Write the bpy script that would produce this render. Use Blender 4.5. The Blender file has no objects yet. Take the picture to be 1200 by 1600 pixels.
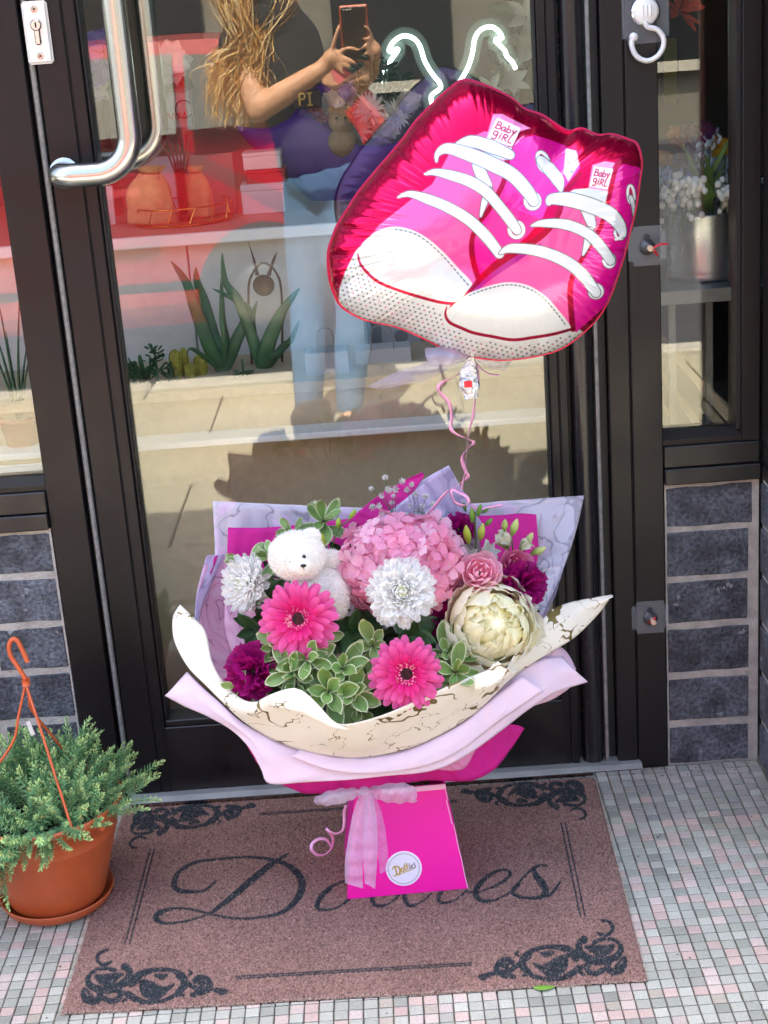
import bpy, bmesh, math, random
import numpy as np
from mathutils import Vector, Matrix, Quaternion, noise as mnoise
R_ = math.radians
random.seed(7); rng = np.random.default_rng(7)
sc = bpy.context.scene
C = sc.collection
# ---------------------------------------------------------------- camera
FPX, CAM_H, CAM_Y = 2400.0, 1.30, -2.45
_dy = np.array([-40., -775., FPX]); _dy /= np.linalg.norm(_dy)
_dn = np.array([545., 7404., FPX]); _dn -= _dn.dot(_dy)*_dy; _dn /= np.linalg.norm(_dn)
_dz = -_dn
_dx = np.cross(_dy, _dz)
RW = np.stack([_dx, _dy, _dz])              # world = RW @ camera(x right, y down, z forward)
CAM = np.array([0.0, CAM_Y, CAM_H])
cam = bpy.data.objects.new('camera', bpy.data.cameras.new('camera')); C.objects.link(cam)
m3 = np.stack([RW[:, 0], -RW[:, 1], -RW[:, 2]], axis=1)
M4 = Matrix([list(m3[0])+[CAM[0]], list(m3[1])+[CAM[1]], list(m3[2])+[CAM[2]], [0, 0, 0, 1]])
cam.matrix_world = M4
cam.data.sensor_fit = 'VERTICAL'; cam.data.sensor_height = 24.0; cam.data.lens = 36.0
cam.data.clip_start = 0.02; cam.data.clip_end = 300
sc.camera = cam
# ---------------------------------------------------------------- world, sun, exposure
SUN_EL, SUN_AZ = 60.0, -14.0                # degrees; azimuth from +Y towards +X
w = bpy.data.worlds.new('World'); sc.world = w; w.use_nodes = True
nt = w.node_tree; nt.nodes.clear()
sky = nt.nodes.new('ShaderNodeTexSky'); sky.sky_type = 'NISHITA'; sky.sun_disc = False
sky.sun_elevation = R_(SUN_EL); sky.sun_rotation = R_(SUN_AZ)
sky.air_density = 1.0; sky.dust_density = 5.0; sky.ozone_density = 0.0
bg = nt.nodes.new('ShaderNodeBackground'); bg.inputs[1].default_value = 0.15
wo = nt.nodes.new('ShaderNodeOutputWorld')
nt.links.new(sky.outputs[0], bg.inputs[0]); nt.links.new(bg.outputs[0], wo.inputs[0])
sd = bpy.data.lights.new('sun', 'SUN'); sd.energy = 3.6; sd.angle = R_(0.53); sd.color = (1.0, 0.96, 0.88)
sun = bpy.data.objects.new('sun', sd); C.objects.link(sun)
sv = Vector((math.sin(R_(SUN_AZ))*math.cos(R_(SUN_EL)), math.cos(R_(SUN_AZ))*math.cos(R_(SUN_EL)), math.sin(R_(SUN_EL))))
sun.rotation_euler = (-sv).to_track_quat('-Z', 'Y').to_euler(); sun.location = (0, 0, 6)
vs = sc.view_settings; vs.view_transform = 'Standard'; vs.look = 'None'; vs.exposure = 2.75; vs.gamma = 1.0
vs.use_curve_mapping = False
sc.render.engine = 'CYCLES'
cy = sc.cycles
cy.max_bounces = 10; cy.diffuse_bounces = 7; cy.glossy_bounces = 4; cy.transmission_bounces = 6
cy.transparent_max_bounces = 24; cy.caustics_reflective = False; cy.caustics_refractive = False
cy.use_denoising = True; cy.sample_clamp_indirect = 6.0; cy.blur_glossy = 0.3
try: cy.denoiser = 'OPENIMAGEDENOISE'
except Exception: pass

# ---------------------------------------------------------------- helpers: photo pixels to points of the place
def ray(px, py): return RW @ np.array([(px-600)/FPX, (py-800)/FPX, 1.0])
def at(px, py, Y=0.0):
    r = ray(px, py); t = (Y-CAM_Y)/r[1]; return Vector(CAM+t*r)
def on_floor(px, py, z=0.0):
    r = ray(px, py); t = (z-CAM_H)/r[2]; return Vector(CAM+t*r)
def to_px(P):
    P = np.asarray(P, float); c = (P-CAM) @ RW
    return np.stack([600+FPX*c[..., 0]/c[..., 2], 800+FPX*c[..., 1]/c[..., 2]], -1)
def mpp(Y, py=900):                          # metres per photo pixel at depth Y
    a, b = at(600, py, Y), at(601, py, Y); return (b-a).length
def lin(h):
    if isinstance(h, str):
        h = h.lstrip('#'); v = [int(h[i:i+2], 16)/255 for i in (0, 2, 4)]
    else: v = list(h)[:3]; return tuple(v)
    return tuple(((c+.055)/1.055)**2.4 if c > .04045 else c/12.92 for c in v)
def catmull(pts, n=8, closed=False):
    P = np.array([list(p) for p in pts], float); k = len(P); out = []
    rngk = range(k) if closed else range(k-1)
    for i in rngk:
        if closed: p0, p1, p2, p3 = P[(i-1) % k], P[i], P[(i+1) % k], P[(i+2) % k]
        else: p0, p1, p2, p3 = P[max(i-1, 0)], P[i], P[i+1], P[min(i+2, k-1)]
        for j in range(n):
            t = j/n
            out.append(.5*((2*p1)+(-p0+p2)*t+(2*p0-5*p1+4*p2-p3)*t*t+(-p0+3*p1-3*p2+p3)*t**3))
    if not closed: out.append(P[-1])
    return np.array(out)
def resample(P, n):
    P = np.asarray(P, float); d = np.r_[0, np.cumsum(np.linalg.norm(np.diff(P, axis=0), axis=1))]
    s = np.linspace(0, d[-1], n); return np.stack([np.interp(s, d, P[:, i]) for i in range(P.shape[1])], 1)

# ---------------------------------------------------------------- helpers: meshes
class MB:
    def __init__(s): s.v = []; s.f = []; s.c = []; s.n = 0; s.hascol = False
    def add(s, v, f, col=None):
        v = [tuple(map(float, p)) for p in v]; b = s.n
        s.v += v; s.f += [tuple(b+i for i in q) for q in f]; s.n += len(v)
        if col is None: s.c += [(1, 1, 1)]*len(v)
        else:
            s.hascol = True
            s.c += ([tuple(col)]*len(v) if np.ndim(col) == 1 else [tuple(x) for x in col])
        return s
    def box(s, x0, x1, y0, y1, z0, z1, col=None, b=0.0):
        if b <= 0:
            v = [(x0,y0,z0),(x1,y0,z0),(x1,y1,z0),(x0,y1,z0),(x0,y0,z1),(x1,y0,z1),(x1,y1,z1),(x0,y1,z1)]
            f = [(0,3,2,1),(4,5,6,7),(0,1,5,4),(1,2,6,5),(2,3,7,6),(3,0,4,7)]
            return s.add(v, f, col)
        bm = bmesh.new(); bmesh.ops.create_cube(bm, size=1)
        for q in bm.verts:
            q.co = Vector(((x0+x1)/2+q.co.x*(x1-x0), (y0+y1)/2+q.co.y*(y1-y0), (z0+z1)/2+q.co.z*(z1-z0)))
        bmesh.ops.bevel(bm, geom=bm.edges[:], offset=b, segments=1, affect='EDGES', profile=.5)
        return s.bm(bm, col)
    def bm(s, bm, col=None):
        bm.verts.ensure_lookup_table(); bm.verts.index_update()
        s.add([q.co for q in bm.verts], [[q.index for q in f.verts] for f in bm.faces], col); bm.free(); return s
    def grid(s, P, col=None, closeu=False, closev=False):
        P = np.asarray(P, float); nu, nv = P.shape[:2]; f = []
        for i in range(nu if closeu else nu-1):
            for j in range(nv if closev else nv-1):
                a, b = i*nv+j, ((i+1) % nu)*nv+j; c, d = ((i+1) % nu)*nv+(j+1) % nv, i*nv+(j+1) % nv
                f.append((a, b, c, d))
        if col is not None and np.ndim(col) == 3: col = np.asarray(col).reshape(-1, 3)
        return s.add(P.reshape(-1, 3), f, col)
    def tube(s, path, rad, k=8, col=None, cap=True, flat=1.0, up=None):
        P = np.asarray([list(p) for p in path], float); n = len(P)
        rad = np.full(n, rad) if np.ndim(rad) == 0 else np.asarray(rad, float)
        T = np.gradient(P, axis=0); T /= np.linalg.norm(T, axis=1)[:, None]+1e-12
        u = np.array(up if up is not None else ([0, 0, 1] if abs(T[0][2]) < .9 else [1, 0, 0]), float)
        rings = []
        for i in range(n):
            u = u-T[i]*u.dot(T[i]); nn = np.linalg.norm(u)
            u = u/nn if nn > 1e-9 else np.array([1., 0, 0]); w_ = np.cross(T[i], u)
            a = np.linspace(0, 2*math.pi, k, endpoint=False)
            rings.append(P[i]+rad[i]*(np.cos(a)[:, None]*u*flat+np.sin(a)[:, None]*w_))
        b = s.n; s.grid(np.array(rings), col, closev=True)
        if cap:
            s.f.append(tuple(b+j for j in range(k))[::-1]); s.f.append(tuple(b+(n-1)*k+j for j in range(k)))
        return s
    def lathe(s, prof, k=32, col=None, center=(0, 0, 0), M=None):
        a = np.linspace(0, 2*math.pi, k, endpoint=False); prof = np.asarray(prof, float)
        P = np.stack([np.outer(prof[:, 0], np.cos(a)), np.outer(prof[:, 0], np.sin(a)), np.repeat(prof[:, 1:2], k, 1)], -1)
        if M is not None:
            P = (np.asarray(M)[:3, :3] @ P.reshape(-1, 3).T).T.reshape(P.shape)+np.asarray(M)[:3, 3]
        return s.grid(P+np.array(center), col, closev=True)
    def ball(s, c, r, k=10, m=7, col=None, sq=(1, 1, 1)):
        th = np.linspace(0.0001, math.pi-.0001, m); a = np.linspace(0, 2*math.pi, k, endpoint=False)
        P = np.stack([np.outer(np.sin(th), np.cos(a)), np.outer(np.sin(th), np.sin(a)), np.repeat(-np.cos(th)[:, None], k, 1)], -1)
        return s.grid(P*r*np.array(sq)+np.array(c), col, closev=True)
    def prism(s, poly, d0, d1, axis='y', col=None):   # outline in two axes, given depth
        n = len(poly); mk = {'y': lambda p, d: (p[0], d, p[1]), 'z': lambda p, d: (p[0], p[1], d), 'x': lambda p, d: (d, p[0], p[1])}[axis]
        v = [mk(p, d0) for p in poly]+[mk(p, d1) for p in poly]
        f = [tuple(range(n)), tuple(range(2*n-1, n-1, -1))]+[(i, i+n, (i+1) % n+n, (i+1) % n) for i in range(n)]
        return s.add(v, f, col)
    def mesh(s, name, smooth=False):
        me = bpy.data.meshes.new(name); me.from_pydata(s.v, [], s.f); me.validate()
        if s.hascol and len(me.vertices) == len(s.c):
            a = me.color_attributes.new('Col', 'FLOAT_COLOR', 'POINT')
            cc = np.ones((len(s.c), 4)); cc[:, :3] = np.array(s.c); a.data.foreach_set('color', cc.ravel())
        if smooth: me.polygons.foreach_set('use_smooth', [True]*len(me.polygons))
        me.update(); return me
def big_mesh(name, P, closeu=False, closev=False, col=None, smooth=True, extra=None):
    """fast grid mesh from a (nu,nv,3) array"""
    nu, nv = P.shape[:2]
    I = np.arange(nu*nv).reshape(nu, nv)
    if closeu: I = np.concatenate([I, I[:1]], 0)
    if closev: I = np.concatenate([I, I[:, :1]], 1)
    q = np.stack([I[:-1, :-1], I[1:, :-1], I[1:, 1:], I[:-1, 1:]], -1).reshape(-1, 4)
    me = bpy.data.meshes.new(name)
    me.vertices.add(nu*nv); me.vertices.foreach_set('co', P.reshape(-1).astype(np.float32))
    me.loops.add(q.size); me.loops.foreach_set('vertex_index', q.reshape(-1).astype(np.int32))
    me.polygons.add(len(q)); me.polygons.foreach_set('loop_start', np.arange(0, q.size, 4, dtype=np.int32))
    me.polygons.foreach_set('loop_total', np.full(len(q), 4, np.int32))
    if smooth: me.polygons.foreach_set('use_smooth', np.ones(len(q), bool))
    me.update(calc_edges=True)
    if col is not None:
        cc = np.ones((nu*nv, 4), np.float32); col = np.asarray(col).reshape(nu*nv, -1); cc[:, :col.shape[1]] = col
        a = me.color_attributes.new('Col', 'FLOAT_COLOR', 'POINT'); a.data.foreach_set('color', cc.ravel())
    return me
# ---------------------------------------------------------------- helpers: objects
def world_loc(o): return o.location.copy() if o.parent is None else world_loc(o.parent)+o.matrix_parent_inverse.translation+o.location
def obj(name, me, mat=None, parent=None, smooth=False, loc=None, rot=None, scale=None, world=True):
    if isinstance(me, MB): me = me.mesh(name, smooth)
    if mat is not None and not me.materials: me.materials.append(mat)
    o = bpy.data.objects.new(name, me); C.objects.link(o)
    if parent is not None:
        o.parent = parent
        if world:                             # geometry given in world space under a parent that is only moved
            o.matrix_parent_inverse = Matrix.Translation(-world_loc(parent))
    if loc is not None: o.location = loc
    if rot is not None:
        if isinstance(rot, Quaternion): o.rotation_mode = 'QUATERNION'; o.rotation_quaternion = rot
        else: o.rotation_euler = rot
    if scale is not None: o.scale = scale if np.ndim(scale) else (scale,)*3
    return o
def tag(o, label=None, cat=None, group=None, kind=None):
    if label: o['label'] = label
    if cat: o['category'] = cat
    if group: o['group'] = group
    if kind: o['kind'] = kind
    return o
def thing(name, label, cat, loc=(0, 0, 0), rot=None, group=None, scale=None):
    o = bpy.data.objects.new(name, None); C.objects.link(o); o.location = loc; o.empty_display_size = .05
    if rot is not None:
        if isinstance(rot, Quaternion): o.rotation_mode = 'QUATERNION'; o.rotation_quaternion = rot
        else: o.rotation_euler = rot
    if scale: o.scale = (scale,)*3
    return tag(o, label, cat, group)
def struct(name, me, mat, parent=None, smooth=False):
    o = obj(name, me, mat, parent, smooth)
    if parent is None: o['kind'] = 'structure'
    return o
_kids = {}
def dup(root, loc=None, rot=None, label=None, group=None, scale=None):
    def kids(o):
        if o.name not in _kids: _kids[o.name] = list(o.children)
        return _kids[o.name]
    def rec(o, par):
        c = o.copy(); C.objects.link(c)
        if par is not None: c.parent = par; c.matrix_parent_inverse = o.matrix_parent_inverse
        for ch in kids(o): rec(ch, c)
        return c
    c = rec(root, None)
    if loc is not None: c.location = loc
    if rot is not None:
        if isinstance(rot, Quaternion): c.rotation_mode = 'QUATERNION'; c.rotation_quaternion = rot
        else: c.rotation_mode = 'XYZ'; c.rotation_euler = rot
    if scale: c.scale = (scale,)*3
    if label: c['label'] = label
    if group: c['group'] = group
    return c
def face(d, spin=0.0):                       # rotation turning +Z to direction d
    q = Vector(d).to_track_quat('Z', 'Y'); return q @ Quaternion((0, 0, 1), spin)
# ---------------------------------------------------------------- helpers: materials
def mat(name, col=None, rough=.5, metal=0.0, nz=None, bump=None, rnd=0.0, attr=False, trans=0.0, spec=.5, coat=0.0,
        sheen=0.0, rnz=None, alpha=1.0, emit=None, coords='Object', aniso=0.0, scratch=None, nz2=None, specks=None):
    """procedural material; nz=(scale,amount) tone noise, bump=(scale,strength,dist), rnd=per-object tone, trans=translucency"""
    m = bpy.data.materials.new(name); m.use_nodes = True; t = m.node_tree; N = t.nodes; L = t.links
    b = N['Principled BSDF']; out = N['Material Output']
    b.inputs['Roughness'].default_value = rough; b.inputs['Metallic'].default_value = metal
    b.inputs['Specular IOR Level'].default_value = spec; b.inputs['Coat Weight'].default_value = coat
    b.inputs['Coat Roughness'].default_value = .06
    b.inputs['Sheen Weight'].default_value = sheen
    tc = N.new('ShaderNodeTexCoord'); co = N.new('ShaderNodeNewGeometry').outputs['Position'] if coords == 'World' else tc.outputs[coords]
    if attr:
        a = N.new('ShaderNodeAttribute'); a.attribute_name = 'Col'; c = a.outputs['Color']
    else:
        rgb = N.new('ShaderNodeRGB'); rgb.outputs[0].default_value = (*lin(col), 1); c = rgb.outputs[0]
    def tex(scale, det=4, rg=.55, vec=None):
        n = N.new('ShaderNodeTexNoise'); n.inputs['Scale'].default_value = scale; n.inputs['Detail'].default_value = det
        n.inputs['Roughness'].default_value = rg; L.new(vec or co, n.inputs['Vector']); return n
    def scaleby(c, fac):
        mx = N.new('ShaderNodeVectorMath'); mx.operation = 'SCALE'; L.new(c, mx.inputs[0]); L.new(fac, mx.inputs['Scale']); return mx.outputs[0]
    def mrange(v, a, bb, lo=.25, hi=.75):
        r = N.new('ShaderNodeMapRange'); r.inputs[1].default_value = lo; r.inputs[2].default_value = hi
        r.inputs[3].default_value = a; r.inputs[4].default_value = bb; L.new(v, r.inputs[0]); return r.outputs[0]
    for q in (nz, nz2):
        if q: sp_ = q[2] if len(q) > 2 else .25; c = scaleby(c, mrange(tex(q[0]).outputs['Fac'], 1-q[1], 1+q[1], .5-sp_, .5+sp_))
    if rnd:
        oi = N.new('ShaderNodeObjectInfo'); c = scaleby(c, mrange(oi.outputs['Random'], 1-rnd, 1+rnd, 0, 1))
    if specks:                                # (scale, threshold, colour)
        n = tex(specks[0], 6, .6); f = mrange(n.outputs['Fac'], 0, 1, specks[1], specks[1]+.03)
        mx = N.new('ShaderNodeMix'); mx.data_type = 'RGBA'; L.new(f, mx.inputs[0]); L.new(c, mx.inputs[6]); mx.inputs[7].default_value = (*lin(specks[2]), 1); c = mx.outputs[2]
    L.new(c, b.inputs['Base Color'])
    if rnz: L.new(mrange(tex(rnz[0]).outputs['Fac'], rough-rnz[1], rough+rnz[1]), b.inputs['Roughness'])
    if bump:
        bn = N.new('ShaderNodeBump'); bn.inputs['Strength'].default_value = bump[1]; bn.inputs['Distance'].default_value = bump[2] if len(bump) > 2 else .002
        L.new(tex(bump[0], 5).outputs['Fac'], bn.inputs['Height']); L.new(bn.outputs[0], b.inputs['Normal'])
    if emit: b.inputs['Emission Color'].default_value = (*lin(emit[0]), 1); b.inputs['Emission Strength'].default_value = emit[1]
    last = b.outputs[0]
    if trans:
        tr = N.new('ShaderNodeBsdfTranslucent'); L.new(c, tr.inputs['Color']); mx = N.new('ShaderNodeMixShader'); mx.inputs[0].default_value = trans
        L.new(last, mx.inputs[1]); L.new(tr.outputs[0], mx.inputs[2]); last = mx.outputs[0]
    if alpha < 1:
        tp = N.new('ShaderNodeBsdfTransparent'); mx = N.new('ShaderNodeMixShader'); mx.inputs[0].default_value = alpha
        L.new(tp.outputs[0], mx.inputs[1]); L.new(last, mx.inputs[2]); last = mx.outputs[0]
    L.new(last, out.inputs['Surface'])
    m['_c'] = 0
    return m
def glass_mat(name, base=.034, tint=(.98, .985, .98), edge=.5):
    m = bpy.data.materials.new(name); m.use_nodes = True; t = m.node_tree; N = t.nodes; L = t.links; N.remove(N['Principled BSDF'])
    lw = N.new('ShaderNodeLayerWeight'); lw.inputs[0].default_value = .5
    p = N.new('ShaderNodeMath'); p.operation = 'POWER'; p.inputs[1].default_value = 4; L.new(lw.outputs['Facing'], p.inputs[0])
    q = N.new('ShaderNodeMath'); q.operation = 'MULTIPLY_ADD'; q.inputs[1].default_value = edge; q.inputs[2].default_value = base; L.new(p.outputs[0], q.inputs[0])
    tp = N.new('ShaderNodeBsdfTransparent'); tp.inputs[0].default_value = (*tint, 1)
    g = N.new('ShaderNodeBsdfGlossy'); g.inputs['Roughness'].default_value = 0.0; g.inputs['Color'].default_value = (1, .985, .90, 1)
    mx = N.new('ShaderNodeMixShader'); L.new(q.outputs[0], mx.inputs[0]); L.new(tp.outputs[0], mx.inputs[1]); L.new(g.outputs[0], mx.inputs[2])
    L.new(mx.outputs[0], N['Material Output'].inputs['Surface']); return m
# ---------------------------------------------------------------- helpers: flat print worked out as vertex colours
class Print:
    def __init__(s, x, y, base):
        s.x = np.asarray(x, float).ravel(); s.y = np.asarray(y, float).ravel(); s.c = np.tile(np.array(base, float), (s.x.size, 1)); s.m = np.ones(s.x.size)
    def _sel(s, P, pad):
        P = np.asarray(P); return np.where((s.x > P[:, 0].min()-pad) & (s.x < P[:, 0].max()+pad) & (s.y > P[:, 1].min()-pad) & (s.y < P[:, 1].max()+pad))[0]
    def _seg(s, X, Y, P, W=None):
        d = np.full(X.size, 1e9)
        for i in range(len(P)-1):
            ax, ay = P[i]; bx, by = P[i+1]; dx, dy = bx-ax, by-ay; q = dx*dx+dy*dy+1e-12
            t = np.clip(((X-ax)*dx+(Y-ay)*dy)/q, 0, 1); e = np.hypot(X-ax-t*dx, Y-ay-t*dy)
            if W is not None: e = e-(W[i]+(W[i+1]-W[i])*t)
            d = np.minimum(d, e)
        return d
    def _mix(s, I, a, col, met):
        s.c[I] = s.c[I]*(1-a[:, None])+np.array(col)*a[:, None]
        if met is not None: s.m[I] = s.m[I]*(1-a)+met*a
    def poly(s, P, col, aa=1.0, met=None):
        P = np.asarray(P, float); I = s._sel(P, 2*aa); X, Y = s.x[I], s.y[I]; Q = np.vstack([P, P[:1]])
        ins = np.zeros(X.size, bool)
        for i in range(len(P)):
            (ax, ay), (bx, by) = Q[i], Q[i+1]
            if ay == by: continue
            cr = ((ay > Y) != (by > Y)) & (X < (bx-ax)*(Y-ay)/(by-ay)+ax); ins ^= cr
        d = s._seg(X, Y, Q); d = np.where(ins, -d, d); s._mix(I, np.clip(.5-d/aa, 0, 1), col, met)
    def line(s, P, wd, col, aa=1.0, met=None):
        P = np.asarray(P, float); W = np.full(len(P), wd/2) if np.ndim(wd) == 0 else np.interp(np.linspace(0, 1, len(P)), np.linspace(0, 1, len(wd)), np.array(wd)/2)
        I = s._sel(P, W.max()+2*aa)
        if I.size: s._mix(I, np.clip(.5-s._seg(s.x[I], s.y[I], P, W)/aa, 0, 1), col, met)
# ================================================================ THE SETTING
M = {}
M['alu'] = mat('dark_brown_aluminium', '1d1a1b', .36, 0.0, nz=(3, .15), rnz=(9, .1), bump=(60, .04, .001), spec=.28, nz2=(40, .06))
M['alu_shaded'] = mat('dark_aluminium_shaded', '161517', .36, 0.0, nz=(5, .2), rnz=(14, .12), nz2=(60, .1), specks=(55, .73, '8a8a88'))  # darker copy of the frame metal, low-down dimness put into its colour; specks
M['gasket'] = mat('black_rubber', '101012', .55)
M['brush'] = mat('grey_brush_seal', '8b8a86', .9, bump=(400, .6), nz=(120, .3))
M['sill_alu'] = mat('mill_aluminium', 'a9aaa8', .42, .45, nz=(20, .15), rnz=(30, .12), specks=(70, .68, '4c4a48'))
M['steel'] = mat('satin_stainless', 'c9c8c2', .23, 1.0, rnz=(4, .05), bump=(180, .03, .0006))
M['chrome'] = mat('polished_chrome', 'd8d8d8', .12, 1.0)
M['brick'] = mat('blue_engineering_brick', '53575e', .6, nz=(22, .5, .14), nz2=(140, .5, .16), bump=(140, 1.0, .006), rnd=.2, specks=(26, .63, '8f9296'))
M['mortar'] = mat('grey_mortar', 'b3aea4', .95, nz=(30, .3), bump=(220, .9, .003))
M['glass'] = glass_mat('window_glass')
M['grout'] = mat('dark_grout', '777166', .95, nz=(30, .35), bump=(200, .5))
M['tile'] = mat('mosaic_tile', None, .5, attr=True, nz=(9, .10), nz2=(420, .16), bump=(300, .25, .0007), rnd=.06, coords='Generated')
M['tile'] = mat('mosaic_tile', None, .48, attr=True, nz=(6, .10, .15), nz2=(420, .18, .2), bump=(300, .25, .0007), rnd=.08, coords='World', specks=(38, .71, '6e6a62'))
M['render_w'] = mat('painted_render', 'b9b4a8', .9, nz=(1.5, .1), bump=(50, .3))
M['flag'] = mat('paving_flag', 'a7a08b', .85, nz=(3, .12), nz2=(70, .14), bump=(90, .5), rnd=.06)
M['asphalt'] = mat('asphalt', '45454a', .9, nz=(2, .15), nz2=(200, .35), bump=(200, .8, .006))
M['kerb'] = mat('kerb_stone', 'b5b0a4', .85, nz=(8, .12), bump=(120, .4))

XL, XR = -3.2, 0.614                         # lobby from left to right, door plane Y = 0
RETW = -0.40                                 # depth of the side wall of the lobby
RET = -0.92                                  # front of the lobby (flush shop front beyond)
# --- ground
g = MB(); g.box(XL, 6, RET, 5.0, -.2, -.0035); struct('lobby_base', g, M['grout'])
TP = 0.0206
cols_ = ['b4b1a0', 'a8a695', 'c8b6a8', 'bebba9', '9a9889', 'cbb0a1', 'b5a895', 'cdb8a9']
wts_ = np.array([.26, .2, .10, .16, .07, .13, .03, .05]); wts_ /= wts_.sum()
near_ = ['a39d92', 'aaa499', '9c9a92', 'b0a69d']
def tile_mb(cx, cy, h, col, mb=None, s=TP, j=0.0):
    mb = mb or MB(); a = s/2-.0011; b_ = a-.0009; z0, z1 = -.0035, h
    q = lambda r, z: [(cx-r, cy-r, z), (cx+r, cy-r, z), (cx+r, cy+r, z), (cx-r, cy+r, z)]
    v = q(a, z0)+q(a, z1-.0007)+q(b_, z1); f = []
    for k in (0, 4):
        f += [(k+i, k+(i+1) % 4, k+4+(i+1) % 4, k+4+i) for i in range(4)]
    f.append((8, 9, 10, 11)); return mb.add(v, f, lin(col) if isinstance(col, str) else col)
floor_root = thing('mosaic_floor', None, None); floor_root['kind'] = 'structure'
tile_me = {}
for c_ in set(cols_+near_):
    for h_ in (0, 1):
        me = tile_mb(0, 0, .0004*h_, c_).mesh('tile'); me.materials.append(M['tile']); tile_me[c_, h_] = me
MAT_X0, MAT_X1, MAT_Y0, MAT_Y1 = -.514, .314, -.622, -.030
cand = []; rest = MB()
for i in range(int((XR+1.35)/TP)):
    for j in range(int((-RET)/TP)):
        cx, cyy = XR-.004-(i+.5)*TP, -.006-(j+.5)*TP
        u = random.random(); col = random.choices(cols_, wts_)[0]
        if cyy > -.10 or (cyy > -.2 and random.random() < .5 and cx > .35): col = random.choice(near_)
        if MAT_X0+.02 < cx < MAT_X1-.02 and MAT_Y0+.03 < cyy < MAT_Y1-.02: continue
        px, py = to_px((cx, cyy, 0))
        vis = -8 < px < 1208 and -8 < py < 1610 and not (px < 190 and py < 1440)
        cand.append((vis, py, cx, cyy, col))
vis = sorted([c for c in cand if c[0]], key=lambda c: -c[1]); sel = vis[:300]; rst = vis[300:]+[c for c in cand if not c[0]]
for _, py, cx, cyy, col in sel:
    o = bpy.data.objects.new('tile', tile_me[col, random.random() < .3]); C.objects.link(o); o.parent = floor_root
    o.location = (cx+random.uniform(-.0004, .0004), cyy+random.uniform(-.0004, .0004), random.uniform(0, .0003)); o.rotation_euler = (random.gauss(0, .006), random.gauss(0, .006), random.gauss(0, .012))
for _, py, cx, cyy, col in rst:
    cc = np.array(lin(col))*random.uniform(.9, 1.08); tile_mb(cx+random.uniform(-.0004, .0004), cyy+random.uniform(-.0004, .0004), random.uniform(0, .0006), tuple(cc), rest)
o = obj('tile_field', rest, M['tile'], floor_root); o['kind'] = 'stuff'
# --- pavement of flags, kerb, road
pv = thing('pavement', None, None); pv['kind'] = 'structure'
g = MB(); g.box(-9, 9, -3.36, RET-.001, -.2, -.012); obj('bed', g, M['mortar'], pv)
fl = {}
yy = RET-.003
row = 0
while yy > -3.2:
    d = .58 if row else .42; y0, y1 = max(yy-d, -3.24), yy
    x = -5.2+(.3 if row % 2 else 0)
    while x < 5.2:
        wdt = .86
        g = MB(); g.box(x+.004, x+wdt-.004, y0+.004, y1-.004, -.05, random.uniform(-.002, .002), b=.003); obj('flag', g, M['flag'], pv); x += wdt
    yy = y0; row += 1
    if y0 <= -3.23: break
kr = thing('kerb', None, None); kr['kind'] = 'structure'
for k in range(12):
    g = MB(); g.box(-5.4+k*.9+.003, -5.4+(k+1)*.9-.003, -3.37, -3.245, -.2, .004, b=.012); obj('kerb_stone', g, M['kerb'], kr)
g = MB(); g.box(-40, 40, -12, -3.372, -.25, -.115); struct('road', g, M['asphalt'])
g = MB(); g.box(-60, 60, -70, -12.002, -.25, -.02); g.box(-60, 60, 8, 70, -.25, -.02); struct('ground', g, M['asphalt'])

# --- door frame: posts, door leaf, pane, handles
FR = thing('door_frame', 'dark brown aluminium frame posts round the shop door', 'door frame', (-.05, .03, 0))
def post(x0, x1, z0=0.0, z1=2.6, y0=0.0, y1=.09, par=FR, name='post', m='alu', b=.0015):
    g = MB(); g.box(x0, x1, y0, y1, z0, z1, b=b); return obj(name, g, M[m], par)
post(-.575, -.5145, z0=0.0, name='post')
post(-.5145, -.509, y0=.022, name='seal_channel', m='gasket'); 
post(-.5085, -.5005, y0=.006, y1=.03, name='brush_seal', m='brush', b=.0025)
post(-.5003, -.4965, y0=.02, name='seal_channel', m='gasket')
post(.3445, .3505, y0=.004, y1=.03, name='brush_seal', m='brush', b=.0015)
post(.351, .3655, y0=.02, name='seal_channel', m='gasket')
post(.366, .4005, name='post'); post(.4005, .4025, y0=.006, name='shadow_groove', m='gasket', b=0)
post(.4025, .4525, y0=-.004, name='post')
post(-.51, .36, z0=2.12, z1=2.2, y0=0, name='head')
DL = thing('glazed_door', 'tall glazed shop door with dark brown stiles and steel pull handles', 'door', (-.07, .03, .014))
post(-.4955, -.4485, z0=.014, z1=2.11, y0=.002, y1=.06, par=DL, name='stile')
post(-.4485, -.447, z0=.014, z1=2.11, y0=.006, y1=.06, par=DL, name='shadow_groove', m='gasket', b=0)
post(-.447, -.4275, z0=.014, z1=2.11, y0=.003, y1=.06, par=DL, name='glazing_bead')
post(-.4275, -.4215, z0=.15, z1=2.0, y0=.010, y1=.05, par=DL, name='gasket', m='gasket')
post(.2655, .2695, z0=.15, z1=2.0, y0=.010, y1=.05, par=DL, name='gasket', m='gasket')
post(.2695, .2835, z0=.014, z1=2.11, y0=.003, y1=.06, par=DL, name='glazing_bead')
post(.2835, .285, z0=.014, z1=2.11, y0=.007, y1=.06, par=DL, name='shadow_groove', m='gasket', b=0)
post(.285, .2985, z0=.014, z1=2.11, y0=.002, y1=.06, par=DL, name='stile')
post(.2985, .3045, z0=.014, z1=2.11, y0=.025, y1=.06, par=DL, name='seal_channel', m='gasket', b=0)
g = MB(); a = np.linspace(0, 2*math.pi, 25)[:-1]
g.grid(np.array([[(.3235+.019*math.cos(t), .018+.019*math.sin(t), z) for t in a] for z in (.014, 2.11)]), closev=True)
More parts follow.
